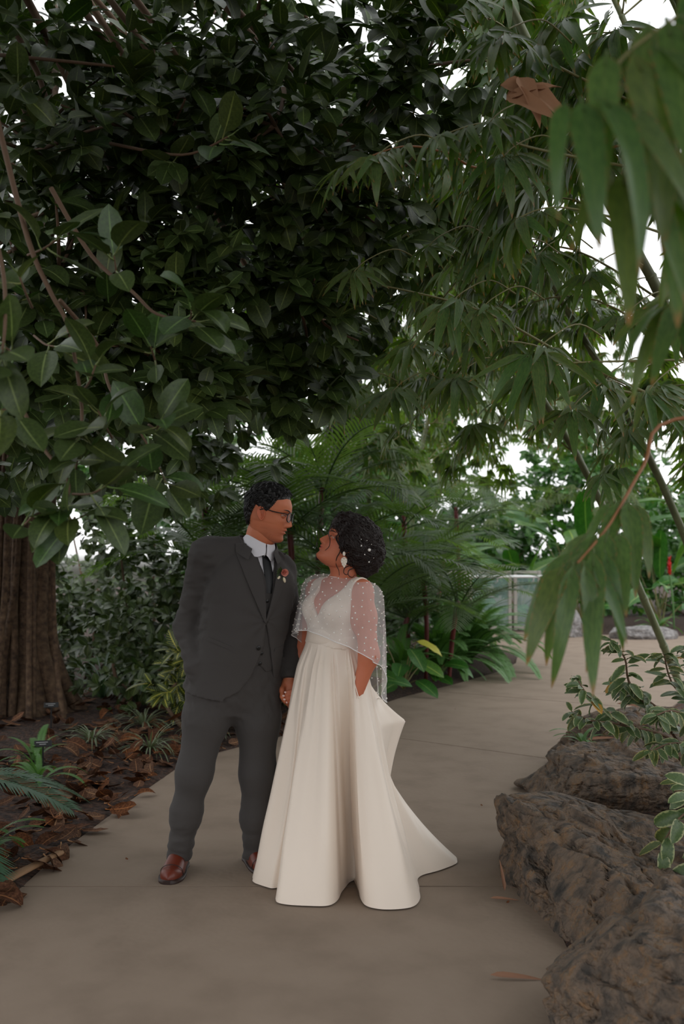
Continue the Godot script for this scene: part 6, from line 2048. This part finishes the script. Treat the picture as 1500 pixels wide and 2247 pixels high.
# ---------------------------------------------------------------- the bride
func build_bride() -> void:
	var me := thing("person", "woman in an ivory wedding gown with a sheer pearl-dotted cape", "person", Vector3(0, 0, -4.42))
	var back := Transform3D(Basis(), -me.position)
	var T := Trunk.new()
	T.setup(Transform3D(Basis(Vector3(0.6454, -0.0870, 0.7589), Vector3(0.1335, 0.9910, 0.0), Vector3(-0.7521, 0.1013, 0.6512)), Vector3(-0.034, 1.019, -4.42)), [
		[-0.30, 0.160, 0.130, 0.0], [-0.10, 0.150, 0.120, 0.0], [0.0, 0.128, 0.106, 0.0], [0.06, 0.134, 0.104, 0.0], [0.13, 0.146, 0.104, 0.0], [0.19, 0.148, 0.095, -0.004],
		[0.235, 0.140, 0.080, -0.008], [0.265, 0.105, 0.066, -0.010], [0.29, 0.062, 0.054, -0.010], [0.32, 0.048, 0.048, -0.008]])
	var lsh := Vector3(0.084, 1.243, -4.312)
	var lel := Vector3(0.116, 0.972, -4.270)
	var lwr := Vector3(0.066, 0.815, -4.272)
	var rsh := Vector3(-0.112, 1.240, -4.535)
	var rel := Vector3(-0.172, 1.010, -4.605)
	var rwr := Vector3(-0.222, 0.834, -4.575)
	var skin := Color(0.56, 0.180, 0.095)
	var hx := Transform3D(Basis(Vector3.UP, deg_to_rad(-77)) * Basis(Vector3.RIGHT, deg_to_rad(-34)) * Basis(Vector3(0, 0, 1), 0.0), Vector3(0.008, 1.440, -4.40))
	hx = hx.scaled_local(Vector3.ONE * 0.92)
	var l := Limbs.new()
	l.k = 0.035
	l.bone(Vector3(0.000, 1.285, -4.42), Vector3(0.012, 1.420, -4.405), 0.050, 0.047)
	l.bone(hx * Vector3(0, -0.085, 0.045), Vector3(0.004, 1.36, -4.41), 0.030, 0.044)
	l.chain([lsh, lsh.lerp(lel, 0.4), lel, lwr], [0.050, 0.049, 0.040, 0.026])
	l.chain([rsh, rel, rwr], [0.049, 0.040, 0.027])
	l.bone(Vector3(0.03, 1.272, -4.37), lsh + Vector3(0, 0.005, 0), 0.030, 0.044)
	l.bone(Vector3(-0.05, 1.268, -4.46), rsh + Vector3(0, 0.005, 0), 0.030, 0.043)
	l.chain([Vector3(0.03, 0.80, -4.42), Vector3(0.05, 0.45, -4.46), Vector3(0.06, 0.06, -4.52), Vector3(-0.01, 0.035, -4.44)], [0.085, 0.055, 0.036, 0.025])
	l.chain([Vector3(-0.06, 0.80, -4.50), Vector3(-0.06, 0.45, -4.54), Vector3(-0.05, 0.06, -4.60), Vector3(-0.12, 0.035, -4.54)], [0.085, 0.055, 0.036, 0.025])
	var bust_l := T.x * Vector3(0.070, 0.135, 0.072)
	var bust_r := T.x * Vector3(-0.066, 0.135, 0.072)
	var bf := func(p: Vector3) -> float:
		var e: float = smin(l.d(p), T.d(T.inv * p, -0.007), 0.035)
		e = smin(e, (p - bust_l).length() - 0.060, 0.03)
		return smin(e, (p - bust_r).length() - 0.060, 0.03)
	var mb := MB.new()
	mb.colored = true
	mb.tint = skin
	nets(bf, Vector3(-0.33, 0.0, -4.72), Vector3(0.25, 1.45, -4.12), 0.010, mb)
	# the hand that holds the groom's: fingers lie across the back of it
	var hl := Limbs.new()
	hl.k = 0.010
	var kn := [Vector3(-0.206, 0.795, -4.530), Vector3(-0.202, 0.779, -4.524), Vector3(-0.202, 0.763, -4.524), Vector3(-0.205, 0.748, -4.530)]
	var ends := [Vector3(-0.252, 0.786, -4.497), Vector3(-0.260, 0.771, -4.494), Vector3(-0.256, 0.755, -4.495), Vector3(-0.246, 0.741, -4.500)]
	var ch := []
	var nails := []
	for i in 4:
		var k: Vector3 = kn[i]
		var tip: Vector3 = ends[i]
		ch.append([k, k.lerp(tip, 0.4) + Vector3(0, 0.002, 0.020), k.lerp(tip, 0.75) + Vector3(0, 0.001, 0.012), tip])
		nails.append(tip + Vector3(-0.002, 0.001, 0.0055))
	hand_limbs(hl, rwr + Vector3(0, -0.004, -0.008), kn, ch, [rwr + Vector3(0.01, -0.01, 0.01), Vector3(-0.208, 0.795, -4.54), Vector3(-0.206, 0.778, -4.515), Vector3(-0.214, 0.765, -4.500)], 0.0072)
	nets(func(p: Vector3) -> float: return hl.d(p), Vector3(-0.30, 0.70, -4.64), Vector3(-0.17, 0.87, -4.47), 0.0034, mb)
	# the other hand lies in the pocket of the skirt
	var pl := Limbs.new()
	pl.k = 0.010
	var pk := []
	var pc := []
	for i in 4:
		var k := lwr + Vector3(0.008 - 0.004 * i, -0.064, -0.035 - 0.018 * i)
		pk.append(k)
		pc.append([k, k + Vector3(0.004, -0.033, -0.015), k + Vector3(0.006, -0.055, -0.03)])
	hand_limbs(pl, lwr, pk, pc, [lwr, lwr + Vector3(0.0, -0.03, -0.03), lwr + Vector3(0.0, -0.06, -0.04)], 0.0075)
	nets(func(p: Vector3) -> float: return pl.d(p), Vector3(-0.03, 0.66, -4.42), Vector3(0.12, 0.86, -4.24), 0.005, mb)
	var shade := func(p: Vector3, _phi: float) -> Color:
		var lip := exp(-pow(p.x / 0.020, 2.0) - pow((p.y + 0.066) / 0.0085, 2.0)) * (1.0 if p.z > 0.05 else 0.0)
		var blush := exp(-pow((absf(p.x) - 0.048) / 0.018, 2.0) - pow((p.y + 0.026) / 0.018, 2.0)) * (1.0 if p.z > 0.0 else 0.0)
		return skin.lerp(Color(0.60, 0.12, 0.09), 0.3 * blush).lerp(Color(0.50, 0.075, 0.065), lip * 0.85)
	head_grid(mb, hx, shade)
	ear(mb, hx, 1.0, skin)
	ear(mb, hx, -1.0, skin)
	part(me, "body", mb.mesh(), M.skin, back)
	for n in nails:
		mb = MB.new()
		mb.ball(n, Vector3(0.0068, 0.0046, 0.0020), 6, 8, Basis(Vector3.UP, -0.3))
		part(me, "fingernail", mb.mesh(), M.nail, back)
	var face := Node3D.new()
	face.name = "face"
	me.add_child(face)
	face.transform = back
	for s in [-1.0, 1.0]:
		eye(face, hx, s, Vector3(0, -0.1, 1), skin, 0.04)
	mb = MB.new()
	var lipl := []
	for i in 7:
		var xx := lerpf(-0.023, 0.023, i / 6.0)
		lipl.append(hx * Vector3(xx, -0.0655 + 0.003 * pow(absf(xx) / 0.023, 2.0), head_pt(-0.0655, asin(clampf(xx / 0.064, -1, 1)), head_row(-0.0655)).z - 0.0002))
	mb.tube(curve(lipl, 12), ramp(0.0011, 0.0011, 12), 5)
	part(face, "mouth_line", mb.mesh(), M.lip_line)
	bride_hair(me, back, hx)
	earring(me, back, hx, 1.0)
	earring(me, back, hx, -1.0)
	# --- bodice
	var arms := Limbs.new()
	arms.k = 0.03
	arms.chain([lsh + Vector3(0.018, 0.01, 0.020), lel], [0.050, 0.045])
	arms.chain([rsh + Vector3(-0.018, 0.01, -0.020), rel], [0.050, 0.045])
	var vneck := PackedVector2Array([Vector2(-0.006, 0.104), Vector2(0.020, 0.145), Vector2(0.060, 0.205), Vector2(0.092, 0.270), Vector2(0.093, 0.40), Vector2(-0.093, 0.40), Vector2(-0.090, 0.270), Vector2(-0.060, 0.205), Vector2(-0.020, 0.135)])
	var df := func(p: Vector3) -> float:
		var q: Vector3 = T.inv * p
		var e: float = T.d(q, 0.0045)
		e = smin(e, (p - bust_l).length() - 0.066, 0.035)
		e = smin(e, (p - bust_r).length() - 0.066, 0.035)
		e = maxf(e, -(arms.d(p) - 0.001))
		if q.y > 0.15:
			var strap: float = maxf(bf.call(p) - 0.005, absf(absf(q.x) - 0.116) - 0.024)
			e = minf(e, maxf(strap, 0.15 - q.y))
		e = maxf(e, -poly_sd(Vector2(q.x, q.y), vneck) if q.z > -0.03 else q.y - 0.26)
		return maxf(e, -0.02 - q.y)
	mb = MB.new()
	nets(df, Vector3(-0.28, 0.97, -4.68), Vector3(0.22, 1.38, -4.16), 0.0062, mb)
	var gown := Node3D.new()
	gown.name = "wedding_gown"
	me.add_child(gown)
	gown.transform = back
	part(gown, "bodice", mb.mesh(), M.satin)
	mb = MB.new()
	var ring := PackedVector3Array()
	for j in 6:
		var y := lerpf(0.050, -0.018, j / 5.0)
		var w := lerpf(0.140, 0.136, j / 5.0) + (0.0 if j > 0 and j < 5 else -0.004)
		var dd := lerpf(0.116, 0.116, j / 5.0) + (0.0 if j > 0 and j < 5 else -0.004)
		for i in 72:
			var a := -TAU * i / 72.0
			ring.append(T.x * Vector3(w * sin(a), y + 0.002 * sin(a * 3.0), dd * cos(a)))
	mb.grid(ring, 72, true)
	part(gown, "waistband", mb.mesh(), M.satin)
	skirt(gown, T)
	cape(me, back, T)

func skirt(gown: Node3D, T: Trunk) -> void:
	# the hem on the ground, from the corner beside the groom round the front to the train and back; then how late each line flares
	var hem := [[-0.382, -4.337, 1.0], [-0.350, -4.280, 1.0], [-0.300, -4.235, 1.0], [-0.262, -4.235, 1.05], [-0.268, -4.110, 1.05], [-0.252, -4.055, 1.05], [-0.182, -4.030, 1.05], [-0.110, -4.026, 1.05], [-0.050, -4.036, 1.05], [-0.018, -4.090, 1.05],
		[0.002, -4.200, 1.05], [0.030, -4.310, 1.05], [0.058, -4.335, 1.05], [0.066, -4.230, 1.1], [0.076, -4.100, 1.1], [0.098, -4.025, 1.12], [0.144, -3.990, 1.15], [0.215, -3.988, 1.2], [0.275, -4.018, 1.25], [0.312, -4.080, 1.3],
		[0.324, -4.170, 1.35], [0.322, -4.300, 1.45], [0.340, -4.390, 1.6], [0.425, -4.470, 1.9], [0.500, -4.550, 2.2], [0.530, -4.610, 2.3], [0.520, -4.700, 2.2], [0.440, -4.840, 2.0], [0.300, -4.940, 1.7], [0.100, -4.970, 1.4], [-0.100, -4.920, 1.2], [-0.250, -4.780, 1.1], [-0.345, -4.590, 1.0], [-0.388, -4.430, 1.0]]
	var cols := 420
	var rows := 90
	var pts := PackedVector3Array()
	var n := hem.size()
	var hp := []
	var flare := []
	var wp := []
	var waist := T.x * Vector3(0, -0.012, 0)
	# spread the columns along the hem by its length
	var cum := PackedFloat32Array([0.0])
	for i in n:
		var a := Vector2(hem[i][0], hem[i][1])
		var b := Vector2(hem[(i + 1) % n][0], hem[(i + 1) % n][1])
		cum.append(cum[i] + a.distance_to(b))
	for c in cols:
		var s := cum[n] * c / cols
		var k := 0
		while cum[k + 1] < s:
			k += 1
		var t := (s - cum[k]) / (cum[k + 1] - cum[k])
		var q := []
		for o in [-1, 0, 1, 2]:
			q.append(hem[posmod(k + o, n)])
		var x: float = cubic_interpolate(q[1][0], q[2][0], q[0][0], q[3][0], t)
		var z: float = cubic_interpolate(q[1][1], q[2][1], q[0][1], q[3][1], t)
		hp.append(Vector3(x, 0.006, z))
		flare.append(lerpf(q[1][2], q[2][2], t))
	# the waist is met at the same share of the way round, starting from the same side
	var mid := Vector3(0.0, 0.0, -4.45)
	var ang := PackedFloat32Array()
	for c in cols:
		var d: Vector3 = hp[c] - mid
		ang.append(atan2(d.z, d.x))
	# angles only run forward: folds that double back keep their place on the waist
	var run := PackedFloat32Array()
	var total := 0.0
	for c in cols:
		var d := wrapf(ang[c] - ang[posmod(c - 1, cols)], -PI, PI)
		total += maxf(0.004, -d)
		run.append(total)
	var start := ang[0]
	for c in cols:
		var a := start - TAU * run[c] / total
		var dir := Vector3(cos(a), 0, sin(a))
		var loc := T.x.basis.inverse() * dir
		var th := atan2(loc.x / 0.138, loc.z / 0.116)
		wp.append(T.x * Vector3(0.137 * sin(th), -0.012, 0.116 * cos(th)))
	for r in rows + 1:
		var t := float(r) / rows
		for c in cols:
			var w: Vector3 = wp[c]
			var h: Vector3 = hp[c]
			var g := pow(t, flare[c])
			var p := Vector3(lerpf(w.x, h.x, g), lerpf(w.y, h.y, t), lerpf(w.z, h.z, g))
			var out := (Vector3(p.x, 0, p.z) - Vector3(waist.x, 0, waist.z)).normalized()
			# small gathers below the waistband that open into the folds
			p += out * 0.0035 * sin(c * 0.40 + 2.3 * sin(c * 0.13)) * smoothstep(0.0, 0.08, t) * smoothstep(0.6, 0.1, t)
			p += out * 0.016 * smoothstep(0.0, 0.12, t) * (1.0 - smoothstep(0.12, 0.7, t))
			# the corner of cloth that stands out behind the pocket
			var side := exp(-pow(wrapf(atan2(out.z, out.x) + 0.35, -PI, PI) / 0.42, 2.0))
			var bump := clampf((t - 0.10) / 0.24, 0.0, 1.0) if t < 0.34 else clampf((0.58 - t) / 0.24, 0.0, 1.0)
			p += Vector3(0.95, 0.0, -0.3) * 0.165 * side * bump * (lerpf(bump, 1.0, 0.35) if t < 0.34 else 1.0)
			# long soft folds
			p += out * (0.013 * sin(c * 0.19 + 2.0) + 0.005 * sin(c * 0.43)) * smoothstep(0.1, 0.6, t) * (1.0 - 0.75 * smoothstep(0.75, 1.0, t))
			pts.append(p)
	var mb := MB.new()
	mb.grid(pts, cols, true)
	# a turned hem
	var lip := PackedVector3Array()
	for j in 2:
		for c in cols:
			var h: Vector3 = pts[rows * cols + c]
			lip.append(h + (Vector3.ZERO if j == 0 else (mid - h).normalized() * 0.03 + Vector3(0, 0.012, 0)))
	mb.grid(lip, cols, true)
	part(gown, "skirt", mb.mesh(), M.satin)
	# the slit of the pocket, a welt of cloth beside the forearm
	mb = MB.new()
	var slit := []
	for q in [Vector2(0.082, 0.930), Vector2(0.054, 0.872), Vector2(0.060, 0.835), Vector2(0.072, 0.795)]:
		var z := -9.0
		for p in pts:
			if absf(p.x - q.x) < 0.012 and absf(p.y - q.y) < 0.012:
				z = maxf(z, p.z)
		slit.append(Vector3(q.x, q.y, z + 0.002))
	mb.tube(curve(slit, 16), ramp(0.0028, 0.0022, 16), 7)
	part(gown, "pocket_edge", mb.mesh(), M.satin)

func cape_pt(T: Trunk, phi: float, t: float) -> Vector3:
	# phi 0 at the breastbone, growing toward her left arm; t 0 at the neck, 1 at the hem
	var a := absf(wrapf(phi, -PI, PI))
	var front := cos(phi)
	var hem_y := 0.035
	if a < 0.9:
		hem_y = lerpf(0.045, 0.005, a / 0.9)
	elif a < 1.7:
		hem_y = lerpf(0.005, -0.055, (a - 0.9) / 0.8)
	else:
		hem_y = lerpf(-0.055, -0.225, smoothstep(1.7, 2.3, a))
	var neck := Vector3(0.064 * sin(phi), 0.296 - 0.012 * maxf(0.0, front), 0.060 * cos(phi) - 0.004)
	var sh := Vector3(0.220 * sin(phi), 0.270 - 0.05 * maxf(0.0, front) * front - 0.02 * maxf(0.0, -front), (0.134 if front > 0 else 0.115) * cos(phi))
	var el := Vector3(0.262 * sin(phi), lerpf(sh.y, hem_y, 0.35), (0.150 if front > 0 else 0.150) * cos(phi))
	var he := Vector3(0.276 * sin(phi), hem_y, (0.156 if front > 0 else 0.235) * cos(phi))
	if sin(phi) < 0.0:
		sh.x *= 0.90
		el.x *= 0.80
		he.x *= 0.78
	var p: Vector3
	if t < 0.22:
		p = neck.cubic_interpolate(sh, neck - (sh - neck) * 0.6, el, t / 0.22)
	elif t < 0.5:
		p = sh.cubic_interpolate(el, neck, he, (t - 0.22) / 0.28)
	else:
		p = el.cubic_interpolate(he, sh, he + (he - el), (t - 0.5) / 0.5)
	var fold := sin(phi * 11.0 + 0.8 * sin(phi * 3.0)) * 0.012 + sin(phi * 23.0) * 0.004
	var out := Vector3(p.x, 0, p.z).normalized()
	return T.x * (p + out * fold * smoothstep(0.2, 1.0, t))

func cape(me: Node3D, back: Transform3D, T: Trunk) -> void:
	var cols := 150
	var rows := 44
	var pts := PackedVector3Array()
	for r in rows + 1:
		for c in cols:
			pts.append(cape_pt(T, -TAU * c / cols, float(r) / rows))
	var mb := MB.new()
	mb.grid(pts, cols, true)
	var o := part(me, "cape", mb.mesh(), M.tulle, back)
	o.set_meta("label", "sheer tulle cape dotted with pearls")
	for t in [0.0, 1.0]:
		mb = MB.new()
		var edge := PackedVector3Array()
		for c in cols + 1:
			edge.append(cape_pt(T, -TAU * c / cols, t))
		mb.tube(edge, ramp(0.0014 if t == 0.0 else 0.0018, 0.0014 if t == 0.0 else 0.0018, cols), 5, false)
		part(o, "edging", mb.mesh(), M.trim_white)
	mb = MB.new()
	mb.ball(Vector3.ZERO, Vector3.ONE * 0.0035, 6, 8)
	var xs := []
	var r := 0
	for t in [0.03, 0.10, 0.17, 0.24, 0.32, 0.40, 0.48, 0.56, 0.64, 0.72, 0.80, 0.88, 0.96]:
		var m := int(lerpf(12, 30, minf(1.0, t * 2.0)))
		for i in m:
			var phi: float = TAU * (i + 0.5 * (r % 2)) / m + ri(-0.05, 0.05)
			xs.append(Transform3D(Basis().scaled(Vector3.ONE * ri(0.75, 1.1)), cape_pt(T, phi, clampf(t + ri(-0.015, 0.015), 0.0, 1.0))))
		r += 1
	many(o, "pearls", mb.mesh(), M.pearl, xs)

func bride_hair(me: Node3D, back: Transform3D, hx: Transform3D) -> void:
	var holder := Node3D.new()
	holder.name = "hair"
	me.add_child(holder)
	holder.transform = back
	holder.set_meta("label", "dark wavy hair pinned up with small pearls")
	var line := func(phi: float) -> float:
		var a := absf(wrapf(phi, -PI, PI))
		if a < 0.6:
			return lerpf(0.066, 0.058, a / 0.6)
		if a < 1.25:
			return lerpf(0.058, -0.02, (a - 0.6) / 0.65)
		return -0.03 if a < 1.7 else -0.07
	short_hair(holder, hx, line, func(_phi, _y): return 0.017, 0, M.brown_hair, 0.02)
	# the pinned mass: crown, back and nape
	var blobs := [[Vector3(0.058, 1.496, -4.405), 0.080], [Vector3(0.100, 1.462, -4.405), 0.076], [Vector3(0.122, 1.405, -4.405), 0.060], [Vector3(0.105, 1.362, -4.41), 0.050], [Vector3(0.040, 1.46, -4.36), 0.060], [Vector3(0.045, 1.46, -4.45), 0.060], [Vector3(0.075, 1.41, -4.36), 0.048], [Vector3(0.012, 1.525, -4.40), 0.060]]
	var nz := FastNoiseLite.new()
	nz.seed = 11
	nz.frequency = 1.0
	var hf := func(p: Vector3) -> float:
		var e := 9.0
		for b in blobs:
			e = smin(e, (p - b[0]).length() - b[1], 0.035)
		if absf(e) < 0.05:
			e += nz.get_noise_3d(p.x * 26.0, p.y * 26.0, p.z * 26.0) * 0.012
		return e
	var mb := MB.new()
	nets(hf, Vector3(-0.09, 1.27, -4.56), Vector3(0.24, 1.63, -4.25), 0.006, mb)
	part(holder, "updo", mb.mesh(), M.brown_hair)
	# waves and curls that lie on it
	mb = MB.new()
	for k in 1700:
		var b: Array = blobs[rng.randi() % blobs.size()]
		var p: Vector3 = b[0] + rv() * b[1]
		var dir := (Vector3(0.8, -0.35, 0.0) + Vector3(0, 1, 0) * sin(p.x * 40.0 + p.z * 25.0) * 0.5 + rv() * 0.25).normalized()
		var path := PackedVector3Array()
		var rad := PackedFloat32Array()
		var n := 18
		var amp := ri(0.002, 0.006)
		var ph := ri(0, TAU)
		var wr := ri(0.0009, 0.0019)
		for i in n + 1:
			# step along the surface, pulled back to a little above it
			for it in 3:
				var d: float = hf.call(p)
				var g := Vector3(hf.call(p + Vector3(0.004, 0, 0)) - d, hf.call(p + Vector3(0, 0.004, 0)) - d, hf.call(p + Vector3(0, 0, 0.004)) - d).normalized()
				p -= g * (d - 0.003)
				if it == 2:
					dir = (dir - g * dir.dot(g)).normalized()
					var side := g.cross(dir)
					path.append(p + side * amp * sin(ph + i * 0.6) + g * 0.35 * amp * (1.0 + cos(ph + i * 0.6)))
			rad.append(wr * (0.35 + 0.65 * sin(PI * (0.08 + 0.84 * i / n))))
			p += dir * 0.008
			dir = (dir + Vector3(0, -0.06, 0) + rv() * 0.05).normalized()
		var near := true
		for q in path:
			near = near and q.distance_to(Vector3(0.08, 1.45, -4.4)) < 0.24
		if near:
			mb.tube(path, rad, 4, false)
	part(holder, "locks", mb.mesh(), M.brown_hair)
	# loose tendrils by the face, the ear and the nape
	for s in [
		[Vector3(-0.044, 1.532, -4.33), Vector3(-0.058, 1.500, -4.322), Vector3(-0.052, 1.468, -4.322), Vector3(-0.056, 1.440, -4.328), Vector3(-0.074, 1.422, -4.336)],
		[Vector3(-0.006, 1.47, -4.320), Vector3(-0.008, 1.42, -4.322), Vector3(-0.022, 1.392, -4.332), Vector3(-0.026, 1.362, -4.345), Vector3(-0.014, 1.335, -4.352), Vector3(-0.012, 1.312, -4.355)],
		[Vector3(0.030, 1.355, -4.350), Vector3(0.012, 1.345, -4.350), Vector3(0.008, 1.325, -4.352), Vector3(0.020, 1.316, -4.352), Vector3(0.028, 1.326, -4.352)],
		[Vector3(0.052, 1.345, -4.350), Vector3(0.030, 1.335, -4.345), Vector3(0.028, 1.315, -4.345), Vector3(0.044, 1.305, -4.345), Vector3(0.056, 1.316, -4.348)],
		[Vector3(0.010, 1.560, -4.350), Vector3(-0.025, 1.545, -4.335), Vector3(-0.045, 1.525, -4.335)]]:
		mb = MB.new()
		mb.tube(curve(s, 24), ramp(0.0026, 0.0012, 24), 6)
		part(holder, "tendril", mb.mesh(), M.brown_hair)
	for p in [[0.082, 1.470, 0.0028], [0.108, 1.466, 0.0026], [0.083, 1.442, 0.0042], [0.118, 1.424, 0.0062], [0.098, 1.404, 0.0024], [0.138, 1.390, 0.0028], [0.117, 1.372, 0.0034], [0.128, 1.448, 0.0026]]:
		mb = MB.new()
		var q := Vector3(p[0], p[1], -4.25)
		while hf.call(q) > 0.006:
			q.z -= 0.002
		mb.ball(q, Vector3.ONE * p[2] * 1.15, 7, 9)
		part(holder, "hair_pearl", mb.mesh(), M.pearl)

func earring(me: Node3D, back: Transform3D, hx: Transform3D, side: float) -> void:
	var o := Node3D.new()
	o.name = "earring"
	me.add_child(o, true)
	o.transform = back
	var c := hx * Vector3(0.086 * side, -0.040, -0.004)
	if side > 0.0:
		c += Vector3(0.0, 0.0, 0.012)
	var mb := MB.new()
	mb.ball(c, Vector3(0.006, 0.010, 0.004), 7, 10)
	part(o, "stud", mb.mesh(), M.earring)
	mb = MB.new()
	var ring := PackedVector3Array()
	for i in 21:
		var a := TAU * i / 20.0
		ring.append(c + Vector3(cos(a) * 0.0125, -0.030 + sin(a) * 0.0145, 0))
	mb.tube(ring, ramp(0.0016, 0.0016, 20), 6, false)
	part(o, "hoop", mb.mesh(), M.earring)
	# a leaf of small beads
	for p in [[0, -0.018, 0.0035], [-0.006, -0.026, 0.005], [0.006, -0.026, 0.005], [0, -0.029, 0.005], [-0.008, -0.036, 0.005], [0.008, -0.036, 0.005], [0, -0.038, 0.0055], [-0.005, -0.046, 0.005], [0.005, -0.046, 0.005], [0, -0.054, 0.0045]]:
		mb = MB.new()
		mb.ball(c + Vector3(p[0], p[1], 0.001), Vector3(p[2], p[2] * 1.25, p[2] * 0.6), 5, 8)
		part(o, "bead", mb.mesh(), M.earring)
